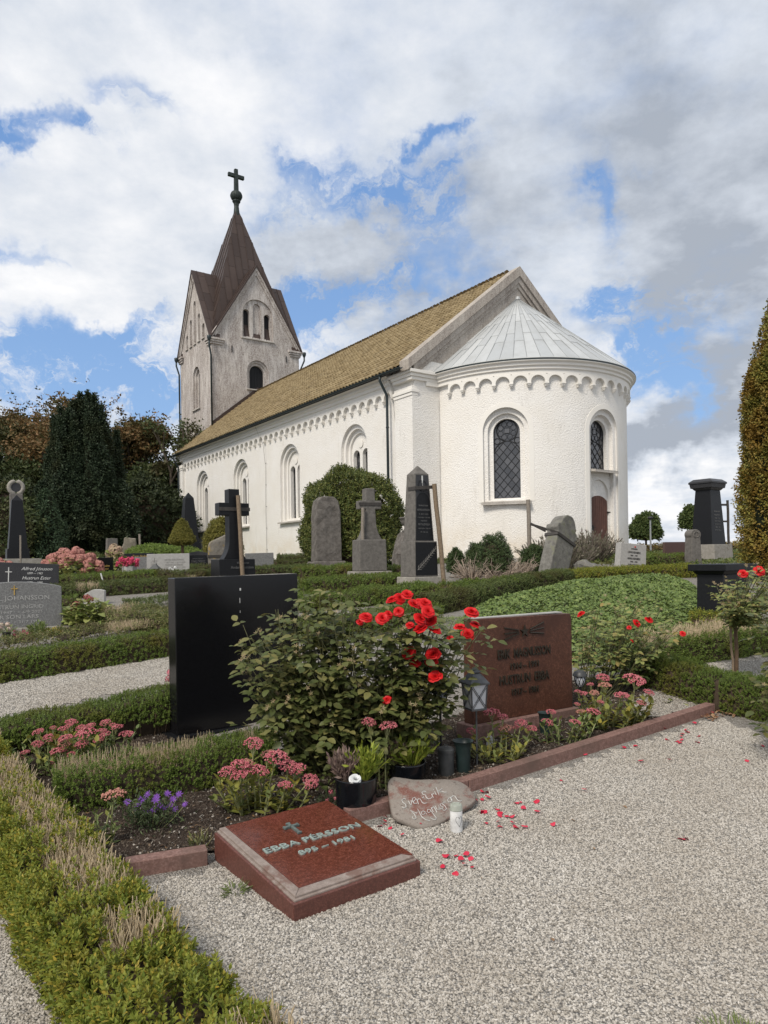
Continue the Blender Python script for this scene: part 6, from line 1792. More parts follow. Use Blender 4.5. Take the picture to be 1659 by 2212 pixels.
M_gcy = leafmat('golden cypress', [(.13, .085, .016), (.095, .075, .018), (.055, .06, .016), (.17, .105, .02), (.04, .05, .014)], .12, .6, wcol=(.27, .165, .03), wscale=2.0, wthr=(.40, .6), gain=2.6)
gp_ = [(0, 0, .1, 5.5, .86), (.25, .1, .2, 4.8, .8), (-.25, -.1, .1, 4.5, .72)]
for i in range(20):
    a = rp.random() * 6.28; gp_.append((math.cos(a) * .42, math.sin(a) * .42, rp.uniform(.1, 2.2), rp.uniform(2.9, 4.4), rp.uniform(.38, .5)))
for i in range(16):
    a = rp.random() * 6.28; gp_.append((math.cos(a) * .72, math.sin(a) * .72, rp.uniform(.05, .3), rp.uniform(1.9, 3.2), rp.uniform(.38, .5)))
columnar('golden_cypress', 'tall golden brown cypress cut off by the right edge', at(1703, 13.6), gp_, M_gcy, n=5600, size=.08, core_r=.5)

# ------------------------------------------------------------------ broad-leaved trees
M_bark = simple('grey bark', (.075, .06, .045), .9, .2, 0, .35, 10, .4, .02)
def leafy_tree(name, label, loc, h, cr, mat, seed, nl=9000, size=.24, spread=.55, base=.28, group=None, sparse=1.0, lean=0.0, gap=1.0):
    """tapered trunk, forking limbs, leaves in clumps round the twig ends"""
    r_ = random.Random(seed); t0 = thing(name, label, 'tree', loc, r_.random() * 6, group); b = MB(); ends = []
    def grow(p, d, L, r, lev):
        q = [p]; pp = p.copy(); dd = d.copy(); k = 4
        for i in range(k):
            dd = dd + np.array([r_.uniform(-.16, .16), r_.uniform(-.16, .16), r_.uniform(-.03, .12)]); dd /= np.linalg.norm(dd)
            pp = pp + dd * L / k; q.append(pp.copy())
        b.tube(q, [r * (1 - .4 * i / k) for i in range(k + 1)], 7 if lev < 2 else 4, False)
        if lev >= 3 or L < .4: ends.append((pp, L)); return
        if lev >= 2: ends.append((pp, L))
        nb = 4 if lev == 0 else r_.choice([3, 3, 4])
        for i in range(nb):
            a = 2 * math.pi * (i + r_.random() * .7) / nb; tl_ = spread * r_.uniform(.6, 1.25)
            o1 = np.cross(dd, np.array([.2, .3, .9])); o1 /= np.linalg.norm(o1) + 1e-9; o2 = np.cross(dd, o1)
            nd = dd * math.cos(tl_) + (o1 * math.cos(a) + o2 * math.sin(a)) * math.sin(tl_); nd[2] = nd[2] * .9 + .12
            st_ = q[-1] if i else q[-2]
            grow(st_, nd / np.linalg.norm(nd), L * r_.uniform(.62, .82), r * .58, lev + 1)
    grow(np.array([0, 0, -.2]), np.array([lean, 0, 1.0]), h * base, h * .022, 0)
    E = np.array([e[0] for e in ends])
    zmax = E[:, 2].max(); s_ = (h - cr * .25) / zmax
    b.v = [(x * s_, y * s_, z * s_) for x, y, z in b.v]; E *= s_
    b.build('trunk', M_bark, t0, smooth=True)
    m = int(nl * sparse); k = rng.integers(0, len(E), m)
    wts = .5 + rng.random(len(E)); 
    pos = E[k] + rng.normal(0, 1, (m, 3)) * (cr * .17 * gap * wts[k])[:, None] * np.array([1, 1, .75])
    ax = nrm(rng.normal(0, 1, (m, 3)) + np.array([0, 0, -.3]))
    V, Fc = place(SPRIG2 if size > .2 else leaf_t2(.55), pos, frames(ax, np.array([0, -.2, 1.]) + rng.normal(0, .5, (m, 3))), size * (.6 + .8 * rng.random(m)))
    np_obj('crown', V, Fc, mat, t0)
    return t0
M_aut = leafmat('autumn brown leaves', [(.07, .042, .018), (.10, .058, .022), (.055, .048, .018), (.13, .07, .03)], .2, .6, wcol=(.06, .065, .02), wscale=.5, wthr=(.45, .6), gain=1.9)
M_grn = leafmat('dark green leaves', [(.022, .032, .012), (.035, .046, .016), (.05, .058, .022)], .2, .6, wcol=(.09, .07, .03), wscale=.5, gain=1.9)
M_dgrn = leafmat('deep green leaves', [(.016, .024, .010), (.026, .035, .014), (.038, .046, .018)], .15, .6, gain=1.4)  # darkest of the tree greens, for background trees and shrubs
TG_ = 'trees behind the churchyard on the left'
for nm, lb, px, Y, top, cr, mt, sd_, nl, sp_ in (
    ('chestnut_tree', 'green and brown tree at the far left edge', 15, 52, 868, 3.4, M_aut, 3, 5000, .6),
    ('chestnut_tree', 'autumn brown tree just left of the great yew', 108, 50, 858, 3.4, M_aut, 8, 4200, .62),
    ('chestnut_tree', 'brown leaved tree right of the great yew', 292, 50, 902, 2.2, M_aut, 14, 5000, .45),
    ('shade_tree', 'dark tree behind the right flank of the great yew', 262, 56, 930, 3.2, M_dgrn, 21, 5000, .6),
    ('shade_tree', 'dark tree under the bare branches by the church', 358, 50, 1010, 2.2, M_grn, 31, 6000, .5),
    ('shade_tree', 'dark tree at the left edge below the green and brown one', -20, 47, 960, 3.0, M_dgrn, 35, 5000, .6),
    ('shade_tree', 'dark tree between autumn tree and great yew', 70, 47, 985, 2.8, M_grn, 37, 4500, .6)):
    p = at(px, Y); hgt = (HY + 12 - top) / F * Y + EYE - p[2]
    leafy_tree(nm, lb, p, hgt, cr, mt, sd_, nl, .30, sp_, group=TG_)
p = at(373, 48); leafy_tree('bare_branch_tree', 'thin tree with bare twisting branches beside the tower', p, (1216 - 893) / F * 48, 2.0, M_grn, 44, 1100, .26, .42, gap=.8, group=TG_)
for i, (px, Y, r_, h) in enumerate(((-10, 40, 2.6, 4.6), (60, 42, 2.4, 4.4), (262, 43, 2.6, 4.4), (330, 42, 2.2, 4.8), (372, 45, 1.8, 4.0), (10, 30, 1.8, 3.4))):
    shrub('dense_shrub', ['dense dark shrub at the left edge behind the obelisk', 'dense shrub left of the slim conifer', 'dense shrub right behind the yew foot', 'dense shrub between yew and church', 'dense shrub close to the church corner', 'broad leaved shrub right behind the wreath topped stone'][i],
          at(px, Y), r_, r_ * .8, h, size=.30 if Y > 31 else .2, n=3200, mat=M_dgrn if i != 5 else M_grn, T=SPRIG2, lump=.12, group='dark shrubs under the trees')
RG = 'round headed trees beyond the churchyard'
M_rb = leafmat('round tree leaves', [(.025, .04, .014), (.045, .06, .02), (.065, .08, .028)], .2, .6)
def ball_tree(label, px, Y, cy, rpx):
    p = at(px, Y); zc = EYE + (1200 - cy) / F * Y; r_ = rpx / F * Y
    t0 = shrub('round_tree', label, p, r_, r_, 2 * r_, 'tree', .24, 4200, M_rb, SPRIG2, 2.0, RG, z0=zc - p[2] - r_ * .7, lump=.07, trunk=.09)
    return t0
ball_tree('round headed tree beside the lamp post right of the apse', 1396, 46, 1150, 26)
ball_tree('round headed tree half hidden by the black capped pillar', 1500, 48, 1130, 23)
lp = thing('lamp_post', 'thin grey lamp post in front of the round headed tree', 'lamp post', at(1406, 40))
b = MB(); zt = EYE + (1200 - 1121) / F * 40 - float(lp.location.z)
b.tube([(0, 0, -.2), (0, 0, zt)], [.055, .045], 8); b.build('pole', simple('galvanised steel', (.32, .33, .34), .45, .5, .4), lp)
b = MB(); b.lathe([(0, zt + .16), (.13, zt + .12), (.16, zt + .02), (.05, zt - .05), (0, zt - .05)], 12); b.build('lamp_head', M_iron, lp, smooth=True)
# ------------------------------------------------------------------ roses, stonecrops and other small plants
LEAF10 = leaf_t10(); LEAF_SED = leaf_t10(.55, .05, .05); LEAF_HYD = leaf_t10(.72, .06, .22)
M_rleaf = leafmat('rose leaves', [(.032, .040, .012), (.046, .056, .017), (.062, .070, .022), (.036, .045, .014), (.11, .10, .035), (.052, .060, .02)], .22, .5, wcol=(.13, .12, .045), wscale=6, wthr=(.58, .68), spec=.3, gain=1.95)
M_rleaf2 = leafmat('spotted rose leaves', [(.05, .07, .022), (.085, .10, .03), (.12, .12, .04), (.06, .085, .028), (.15, .10, .035)], .2, .5)
M_rose = leafmat('scarlet rose petals', [(.56, .010, .012), (.70, .016, .018), (.62, .012, .015)], .25, .5, spec=.3)
M_hip = simple('green rose hip', (.10, .10, .035), .5)
M_sepal = leafmat('dry sepals', [(.30, .24, .15), (.24, .17, .09), (.20, .19, .09)], .1, .7)
M_rstem = simple('green rose cane', (.085, .085, .035), .6, .3, 0, .4, 20)
M_sed = leafmat('stonecrop leaves', [(.11, .16, .05), (.16, .20, .055), (.085, .13, .045), (.24, .25, .055)], .25, .5)
M_sedy = leafmat('yellow stonecrop leaves', [(.18, .20, .05), (.26, .25, .05), (.12, .15, .045), (.34, .28, .05)], .25, .5)
M_sedst = simple('stonecrop stem', (.22, .23, .10), .6)
M_pink = leafmat('stonecrop florets', [(.42, .10, .125), (.55, .17, .19), (.36, .075, .10), (.62, .27, .26)], .1, .7)
M_pinkold = leafmat('fading stonecrop florets', [(.42, .18, .14), (.55, .29, .21), (.36, .14, .12), (.50, .24, .19)], .1, .7)

def leaf_parts(parent, T, pos, R, sc, mat, name='leaf', nmax=300, rest='foliage', order=None):
    """the leaves that show largest are single parts, the others one mass"""
    loc = np.array(parent.location)
    k = np.argsort(pos[:, 1] if order is None else order); a = k[:nmax]; b_ = k[nmax:]
    me = np_mesh(name, T[0], T[1], mat, True)
    sc = np.asarray(sc, float)
    for i in a:
        o = bpy.data.objects.new(name, me); C.objects.link(o); o.parent = parent
        M = np.eye(4); M[:3, :3] = R[i] * sc[i]; M[:3, 3] = pos[i] - loc
        o.matrix_local = Matrix(M.tolist())
    if len(b_):
        V, Fc = place(T, pos[b_] - loc, R[b_], sc[b_]); tag(np_obj(rest, V, Fc, mat, parent, True), kind='stuff')

def petal(th, L, w, nv=4, nu=4, seed=0):
    r_ = random.Random(seed); V = []
    for i in range(nv + 1):
        v = i / nv; a = math.radians(th * (.55 + .55 * v))
        for j in range(nu + 1):
            u_ = j / nu * 2 - 1; ww = w * (.35 + .65 * math.sin(min(1, v * 1.15) * math.pi * .62))
            o = L * v * math.sin(a) - u_ * u_ * ww * .45 * (1 - th / 130); z = L * v * math.cos(a) * .85 + r_.uniform(-.02, .02) * v - (.06 * v * v if th > 60 else 0)
            V.append((u_ * ww, o, z + .03 * u_ * u_ * v))
    Fq = [(i * (nu + 1) + j, i * (nu + 1) + j + 1, (i + 1) * (nu + 1) + j + 1, (i + 1) * (nu + 1) + j) for i in range(nv) for j in range(nu)]
    return np.array(V), np.array(Fq)
def rose_mesh(seed, opened=1.0):
    r_ = random.Random(seed); parts = []
    for th, n, L, w in ((7, 4, .40, .17), (20, 5, .50, .25), (36, 6, .64, .34), (53, 7, .80, .42), (70, 7, .94, .50), (86, 6, 1.04, .55)):
        for i in range(n):
            V, Fq = petal(th * opened + r_.uniform(-6, 6), L * r_.uniform(.9, 1.05), w, seed=r_.random())
            a = 2 * math.pi * (i + r_.random() * .3) / n + th
            parts.append((V @ rotz(a).T, Fq))
    V, Fq = join(parts)
    return np_mesh('rose_flower', V, Fq, M_rose, True)
ROSES = [rose_mesh(s, o_) for s, o_ in ((1, 1.0), (2, .85), (3, 1.05))]
def star_mesh():
    parts = []
    T = leaf_t2(.34, .03)
    for i in range(5):
        a = 2 * math.pi * i / 5; parts.append((T[0] @ rotx(.45).T @ rotz(a).T, T[1]))
    V, Fq = join(parts); return np_mesh('old_sepals', V, Fq, M_sepal)
STAR = star_mesh()
b = MB(); b.lathe([(.001, -.5), (.32, -.35), (.42, 0), (.30, .32), (.001, .38)], 8)
HIPO = b.build('rose_hip', M_hip, None, smooth=True); HIP = HIPO.data; bpy.data.objects.remove(HIPO)
def add_at(name, me, parent, pos, up, s, mat=None):
    o = bpy.data.objects.new(name, me); C.objects.link(o); o.parent = parent
    up = np.array(up, float); up /= np.linalg.norm(up); x = np.cross(up, (0.31, .2, .9)); x /= np.linalg.norm(x); y = np.cross(up, x)
    a = random.random() * 6.28; X_ = x * math.cos(a) + y * math.sin(a); Y_ = np.cross(up, X_)
    M = np.eye(4); M[:3, 0] = X_ * s; M[:3, 1] = Y_ * s; M[:3, 2] = up * s; M[:3, 3] = np.array(pos) - np.array(parent.location)
    o.matrix_local = Matrix(M.tolist()); return o
def rose_bush(name, label, loc, stems, nodes, lsize, mat, flowers, hips=0, start=.25, nmax=300, fsize=.04, cat='rose bush', spread=1.0, stemr=.005, fan=None):
    """stems: list of (base, tip) in world space"""
    t0 = thing(name, label, cat, loc); lc = np.array(loc); b = MB()
    P, A_, U = [], [], []
    tips = []
    for (p0, p1) in stems:
        p0, p1 = np.array(p0), np.array(p1); L = np.linalg.norm(p1 - p0)
        mid = (p0 + p1) / 2 + np.array([random.uniform(-.07, .07), random.uniform(-.07, .07), .06]) * min(1, L)
        q = [p0 * (1 - t) ** 2 + 2 * mid * t * (1 - t) + p1 * t * t for t in np.linspace(0, 1, 7)]
        b.tube([x - lc for x in q], [stemr * (1 - .55 * i / 6) for i in range(7)], 5, False)
        tips.append((q[-1], q[-1] - q[-2]))
        m = max(2, int(nodes * L))
        for i in range(m):
            t = start + (1 - start) * (i + random.random()) / m
            c = p0 * (1 - t) ** 2 + 2 * mid * t * (1 - t) + p1 * t * t
            az = random.random() * 6.28; pd = np.array([math.cos(az), math.sin(az) - .25, random.uniform(-.15, .5)]); pd /= np.linalg.norm(pd)
            lat = np.cross(pd, (0, 0, 1)); lat /= np.linalg.norm(lat) + 1e-9
            pl_ = lsize * random.uniform(1.7, 2.5) * spread
            up = np.array([0, -.25, 1.0]) + np.array([random.uniform(-.45, .45) for _ in range(3)])
            for tt, sgn in ((.45, 1), (.45, -1), (.78, 1), (.78, -1), (1.0, 0)):
                if random.random() < .08: continue
                P.append(c + pd * pl_ * tt + np.array([0, 0, -.25 * pl_ * tt * tt])); dd = pd * (1.0 if sgn == 0 else .35) + lat * sgn * .95 + np.array([0, 0, random.uniform(-.5, .1)])
                A_.append(dd); U.append(up)
    b.build('canes', M_rstem, t0)
    P, A_, U = np.array(P), np.array(A_), np.array(U)
    leaf_parts(t0, LEAF10, P, frames(A_, U), lsize * rng.uniform(.7, 1.2, len(P)), mat, nmax=nmax)
    b = MB()
    for fl in flowers:
        p, s = np.array(fl[0]), fl[1]
        up = np.array([random.uniform(-.45, .45), -.75 + random.uniform(-.3, .3), .65])
        add_at('rose_flower', random.choice(ROSES), t0, p, up + np.array([random.uniform(-.35, .35), random.uniform(-.1, .4), 0]), s * random.choice([1, 1.08, .95, .9, .72]))
        k = min(range(len(stems)), key=lambda i: np.linalg.norm(tips[i][0] - p)); q = tips[k][0]
        b.tube([p - lc, (p + q) / 2 - lc + np.array([0, 0, -.02]), q - lc], .003, 4, False)
    if flowers: b.build('flower_stalks', M_rstem, t0)
    for i in range(hips):
        p, d = tips[random.randrange(len(tips))] if i >= len(tips) else tips[i]
        for j in range(random.choice([1, 2, 3])):
            pp = p + np.array([random.uniform(-.03, .03), random.uniform(-.03, .03), random.uniform(-.01, .05)])
            add_at('rose_hip', HIP, t0, pp, d + np.array([0, 0, .05]), .011)
            add_at('old_sepals', STAR, t0, pp + np.array([0, 0, .006]), d + np.array([random.uniform(-.1, .1), -.12, .05]), .022)
    return t0
random.seed(21)
def inpix(poly):
    xs = [p[0] for p in poly]; ys = [p[1] for p in poly]
    while True:
        x, y = random.uniform(min(xs), max(xs)), random.uniform(min(ys), max(ys))
        if bool(in_poly(np.array(x), np.array(y), poly)): return x, y
rpoly = [(520, 1352), (565, 1375), (640, 1280), (720, 1288), (790, 1325), (870, 1345), (960, 1350), (1010, 1385), (985, 1450), (950, 1520), (900, 1560), (800, 1590), (700, 1600), (610, 1590), (545, 1520), (520, 1430)]
stems = []
for i in range(92):
    x, y = inpix(rpoly); u_ = (x - 520) / 510
    bx = 640 + 320 * (.15 + .7 * u_) + random.uniform(-25, 25); bp0 = GP(bx, 1672 + random.uniform(-14, 14)); 
    stems.append((bp0, DP(x, y, bp0[1] + random.uniform(-.30, .28))))
for x, y in ((525, 1350), (540, 1372), (655, 1268), (690, 1275), (735, 1278), (765, 1290), (645, 1290), (560, 1420), (525, 1560), (548, 1590), (880, 1300), (930, 1330), (1012, 1335), (1040, 1362)):
    bp0 = GP(720 + (x - 700) * .35, 1670); stems.append((bp0, DP(x, y, bp0[1] + random.uniform(-.1, .25))))
fl = []
for zx, zy in ((970, 268), (1048, 275), (1078, 258), (1125, 242), (1092, 188), (1130, 180), (1165, 165), (1195, 210), (1222, 205), (1250, 205), (1225, 277), (1262, 245), (1278, 288), (1178, 310), (1228, 328), (1298, 332), (1172, 437), (1288, 445), (1280, 478), (1205, 485), (1297, 552), (1070, 658), (1468, 245), (1487, 305), (1413, 320), (1450, 352), (1368, 373), (942, 292)):
    fl.append((DP(345.6 + zx * .4583, 1209.7 + zy * .4583, 4.50 + random.uniform(-.06, .10)), random.uniform(.038, .050) * (.6 if zx in (942, 1368) else 1)))
for i in range(26):
    x, y = inpix([(560, 1350), (640, 1272), (720, 1278), (800, 1292), (860, 1330), (760, 1380), (600, 1400)]); bx = GP(690 + (x - 690) * .4, 1668); stems.append((bx, DP(x, y, bx[1] + random.uniform(-.2, .3))))
for q, s_ in fl:
    bx = GP(720 + (q[0] / q[1] * F + CX - 700) * .5, 1668); stems.append((bx, q + np.array([random.uniform(-.02, .02), .05, -.05])))
for i in range(26):
    x, y = inpix([(760, 1330), (840, 1300), (1000, 1345), (990, 1400), (950, 1520), (860, 1560), (760, 1450)]); bx = GP(760 + (x - 760) * .5, 1668); stems.append((bx, DP(x, y, bx[1] + random.uniform(-.15, .3))))
rose_bush('red_rose_bush', 'large red rose bush with scarlet blooms between black monolith and rust brown stone', GP(800, 1670), stems, 12, .064, M_rleaf, fl, 80, .16)
# rose by the right end of the rust brown stone
stems = []
rp2 = [(1235, 1345), (1300, 1290), (1400, 1265), (1470, 1290), (1500, 1370), (1450, 1420), (1400, 1470), (1300, 1440), (1250, 1420)]
for i in range(52):
    x, y = inpix(rp2); bp0 = GP(1300 + (x - 1370) * .35 + random.uniform(-15, 15), 1500 + random.uniform(-8, 8)); stems.append((bp0, DP(x, y, bp0[1] + random.uniform(-.3, .4))))
fl = [(DP(898.6 + zx * .4583, 1244 + zy * .4583, 6.05), s) for zx, zy, s in ((778, 180, .036), (1038, 225, .036), (1098, 207, .040), (1005, 243, .028), (1018, 306, .018), (1257, 272, .038), (690, 180, .02))]
rose_bush('straggly_rose_bush', 'straggly half bare rose bush right of the rust brown stone with few red blooms', GP(1310, 1500), stems, 11, .052, M_rleaf2, fl, 24, .3, nmax=260)
# standard rose and climbing rose at the right edge
tb = GP(1590, 1478); tp = DP(1588, 1352, tb[1])
stems = [(tp, DP(*inpix([(1530, 1262), (1570, 1255), (1640, 1200), (1690, 1230), (1690, 1340), (1620, 1360), (1560, 1330)]), tb[1] + random.uniform(-.45, .45))) for _ in range(70)]
fl = [(DP(1605, 1239, 6.3), .045), (DP(1641, 1233, 6.3), .048)]
sr_ = rose_bush('standard_rose', 'standard rose on a thin brown stem with withered flower heads at the right edge', tb, stems, 20, .042, M_rleaf2, fl, 48, .1, nmax=260)
b = MB(); b.tube([(0, 0, -.05), (.01, 0, .3), (0, 0, .62)], [.022, .018, .016], 8); b.build('stem', M_wdstem, sr_, smooth=True)
st2 = stake('thin cane tied to the stem of the standard rose', tb + np.array([-.035, -.02, 0]), tb + np.array([-.045, -.01, .55]), .011, M_wood2)
gbp = np.array([DP(1710, 1600, 4.9)[0], 4.9, float(G(4.9))])
stems = [(gbp + np.array([random.uniform(-.1, .1), random.uniform(-.1, .1), 0]), DP(*inpix([(1645, 1300), (1760, 1230), (1760, 1520), (1655, 1560), (1640, 1420)]), 4.9 + random.uniform(-.25, .25))) for _ in range(26)]
rose_bush('shrub_rose', 'leafy dark green rose reaching in from the right edge', gbp, stems, 9, .062, M_rleaf, [], 6, .3, nmax=200)

# ---- stonecrops
def head_mesh(seed, n=150):
    r_ = np.random.default_rng(seed); OC = (np.array([(1, 0, 0), (-1, 0, 0), (0, 1, 0), (0, -1, 0), (0, 0, 1.1), (0, 0, -.6)], float), np.array([(0, 2, 4), (2, 1, 4), (1, 3, 4), (3, 0, 4), (2, 0, 5), (1, 2, 5), (3, 1, 5), (0, 3, 5)]))
    a = r_.random(n) * 6.283; r2 = np.sqrt(r_.random(n)); cl_ = r_.normal(0, 1, (9, 2)) * .45
    x, y = np.cos(a) * r2, np.sin(a) * r2 
    z = .38 * (1 - r2 ** 2) + .10 * np.sin(x * 7 + seed) * np.cos(y * 7) + r_.normal(0, .03, n)
    pos = np.stack([x, y, z], 1); R = frames(r_.normal(0, 1, (n, 3)), r_.normal(0, 1, (n, 3)))
    return place(OC, pos, R, .085 + .03 * r_.random(n))
HEADS = [np_mesh('flower_head', *head_mesh(s), M_pink) for s in (1, 2, 3)]
HEADSO = [np_mesh('flower_head', *head_mesh(s), M_pinkold) for s in (4, 5)]
def sedum(label, base, heads, lmat=M_sed, lsz=.055, old=False, extra=14, width=.14, nmax=300, group=None, leafn=15):
    t0 = thing('stonecrop', label, 'flowering plant', base, 0, group); lc = np.array(base); b = MB(); P, A_, U = [], [], []
    ends = [(np.array(h[0]), h[1]) for h in heads]
    for i in range(extra):
        a = random.random() * 6.28; r_ = width * math.sqrt(random.random()) * 1.35
        ends.append((np.array([lc[0] + r_ * math.cos(a) * 1.3, lc[1] + r_ * math.sin(a) - .03, lc[2] + random.uniform(.08, .22)]), 0))
    for p, s in ends:
        p0 = lc + np.array([(p[0] - lc[0]) * .62 + random.uniform(-.03, .03), (p[1] - lc[1]) * .5 + random.uniform(-.03, .03), 0]); p0[2] = float(G(p0[1]))
        L = np.linalg.norm(p - p0); mid = (p + p0) / 2 + np.array([random.uniform(-.02, .02), random.uniform(-.02, .02), 0])
        q = [p0 * (1 - t) ** 2 + 2 * mid * t * (1 - t) + p * t * t for t in np.linspace(0, 1, 6)]
        b.tube([x - lc for x in q], [.006, .006, .005, .005, .004, .003], 5, False)
        n_ = max(4, int(L * leafn / .3 * (1 if s == 0 else .8)))
        for i in range(n_):
            t = (i + .5) / n_ * (.82 if s else 1.0); c = p0 * (1 - t) ** 2 + 2 * mid * t * (1 - t) + p * t * t; az = i * 2.4 + random.random() * .6
            el = .15 + .75 * (1 if s == 0 else .5) * t + random.uniform(-.2, .2)
            P.append(c); A_.append((math.cos(az) * math.cos(el), math.sin(az) * math.cos(el), math.sin(el) + .05)); U.append((-math.cos(az) * .5, -math.sin(az) * .5, 1))
        if s:
            add_at('flower_head', random.choice(HEADSO if (old or random.random() < .15) else HEADS), t0, p, np.array([random.uniform(-.25, .25), -.22 + random.uniform(-.2, .2), 1.0]), s)
            for j in range(4):
                a = j * 1.57 + random.random(); b.tube([q[-2] - lc, p - lc + np.array([math.cos(a) * s * .5, math.sin(a) * s * .5, .01])], .002, 4, False)
    b.build('stems', M_sedst, t0)
    P, A_, U = np.array(P), np.array(A_), np.array(U)
    leaf_parts(t0, LEAF_SED, P, frames(A_, U), lsz * rng.uniform(.65, 1.2, len(P)), lmat, nmax=nmax); return t0
def hd(l, ox, oy, k, Yb, ym, dy=.0022, s=None):
    out_ = []
    for q in l:
        X_, Y_ = ox + q[0] * k, oy + q[1] * k; Y = Yb + (ym - Y_) * dy + random.uniform(-.06, .06)
        out_.append((DP(X_, Y_, Y), (s or q[2]) * Y / F))
    return out_
hL = [(620, 1540, 14), (590, 1575, 10), (330, 1625, 13), (460, 1588, 7), (430, 1675, 14), (325, 1730, 13), (545, 1600, 11), (700, 1592, 12), (778, 1575, 12), (740, 1640, 23), (910, 1545, 12), (975, 1565, 8), (1012, 1585, 13), (880, 1615, 11), (900, 1650, 14), (1092, 1645, 16), (850, 1695, 12), (565, 1680, 16), (702, 1730, 15), (560, 1720, 15), (500, 1795, 19), (215, 1805, 11), (165, 1855, 10), (692, 1905, 13), (690, 1850, 10), (620, 1820, 10), (440, 1895, 8)]
gL = hd(hL, 0, 1175, .25, 4.85, 1600)
left = [h for h in gL if h[0][0] < -2.22]; mid_ = [h for h in gL if -2.22 <= h[0][0] < -2.02]; rgt = [h for h in gL if h[0][0] >= -2.02]
SG = 'pink stonecrops along the hedges'
sedum('pink stonecrop at the left end of the bed behind the hedge with dry stems', GP(92, 1668), left, M_sed, .05, group=SG, width=.2, extra=26)
sedum('pink stonecrop in the middle of the left bed with yellowing leaves', GP(160, 1655), mid_, M_sedy, .055, group=SG, width=.2, extra=30)
sedum('pink stonecrop at the right of the left bed nearest the monolith', GP(222, 1640), rgt, M_sed, .05, group=SG, width=.16, extra=18)
hC = [(320, 40, 22), (255, 150, 22), (185, 185, 20), (250, 205, 23), (345, 180, 24), (285, 140, 16), (440, 112, 26), (500, 155, 22), (548, 172, 20), (485, 255, 17), (615, 225, 18), (618, 250, 16), (395, 95, 16)]
sedum('tall pink stonecrop with pale green leaves beside the pillow stone', GP(555, 1752), hd(hC, 414.75, 1589.9, .4167, 4.15, 1660), M_sedy, .062, group=SG, width=.16, extra=18)
sedum('two stonecrop heads rising in front of the red rose bush', GP(815, 1700), hd([(952, 0, 17), (1052, 20, 20)], 400, 1560, .4167, 4.35, 1570, s=None), M_sed, .04, group=SG, width=.06, extra=3)
R1 = [(355, 645, 19), (410, 665, 12), (422, 720, 17), (495, 695, 14), (545, 720, 12), (262, 733, 12), (618, 690, 14), (636, 642, 11), (750, 690, 13), (470, 715, 8)]
sedum('pink stonecrop at the foot of the rust brown stone, left of the green vase', GP(1080, 1640), hd(R1[:6] + R1[9:], 898.6, 1244, .4583, 5.0, 1570), M_sedy, .058, group=SG, width=.17, extra=20)
sedum('small pink stonecrop just right of the green vase', GP(1215, 1605), hd(R1[6:9], 898.6, 1244, .4583, 5.2, 1550), M_sed, .055, group=SG, width=.15, extra=12)
R2 = [(880, 480, 15), (890, 518, 15), (1030, 492, 25), (970, 565, 17), (840, 552, 11), (787, 556, 11), (762, 545, 8), (835, 642, 16), (775, 640, 10), (1065, 600, 11), (1098, 550, 12), (822, 512, 8), (870, 595, 8), (760, 605, 7)]
sedum('tall pink stonecrop right of the rust brown stone near the solar light', GP(1318, 1568), hd(R2, 898.6, 1244, .4583, 5.45, 1500), M_sedy, .062, group=SG, width=.2, extra=26)
sedum('single salmon stonecrop standing alone in the dark bed', GP(232, 1822), hd([(740, 800, 26)], 0, 1451.6, .3333, 3.72, 1718), M_sed, .045, True, 5, .07, group=SG)
# ---- purple asters
M_aster = leafmat('purple aster rays', [(.18, .06, .36), (.25, .10, .45), (.21, .075, .40)], .2, .6)
M_ast_l = leafmat('aster leaves', [(.02, .03, .013), (.03, .042, .018), (.045, .06, .025)], .15, .5)
T = leaf_t2(.14, .02); parts = []
for i in range(30):
    a = i * 2.4; el = .15 + .35 * (i % 3) / 2
    parts.append((T[0] * (1 - .12 * (i % 3)) @ rotx(el).T @ rotz(a).T, T[1]))
AST = np_mesh('aster_flower', *join(parts), M_aster)
ab = GP(325, 1792); as_ = thing('aster', 'low purple flowering aster in the dark bed', 'flowering plant', ab); b = MB(); lc = np.array(ab)
for zx, zy in ((825, 845), (900, 860), (960, 795), (1015, 810), (920, 830), (945, 910), (1000, 890), (1085, 790), (1160, 795), (1120, 825), (1105, 865), (1065, 880), (1135, 890), (1200, 860), (975, 905), (1010, 830), (890, 880), (1040, 870)):
    p = DP(zx * .3333, 1451.6 + zy * .3333, ab[1] + random.uniform(-.06, .12)); add_at('aster_flower', AST, as_, p, (random.uniform(-.3, .3), -.6, .7), random.uniform(.022, .030))
    p0 = lc + np.array([(p[0] - lc[0]) * .3, (p[1] - lc[1]) * .3, 0]); b.tube([p0 - lc, (p0 + p) / 2 - lc + np.array([0, 0, -.01]), p - lc], .002, 4, False)
b.build('stems', M_sedst, as_)
m = 900; q = rng.normal(0, 1, (m, 3)) * np.array([.075, .06, .045]) + np.array([0, 0, .09]); q[:, 2] = np.abs(q[:, 2]); V, Fc = place(leaf_t2(.3), q, frames(rdirs(m) + np.array([0, 0, .6]), rdirs(m)), .028 * (.6 + .8 * rng.random(m))); np_obj('foliage', V, Fc, M_ast_l, as_)
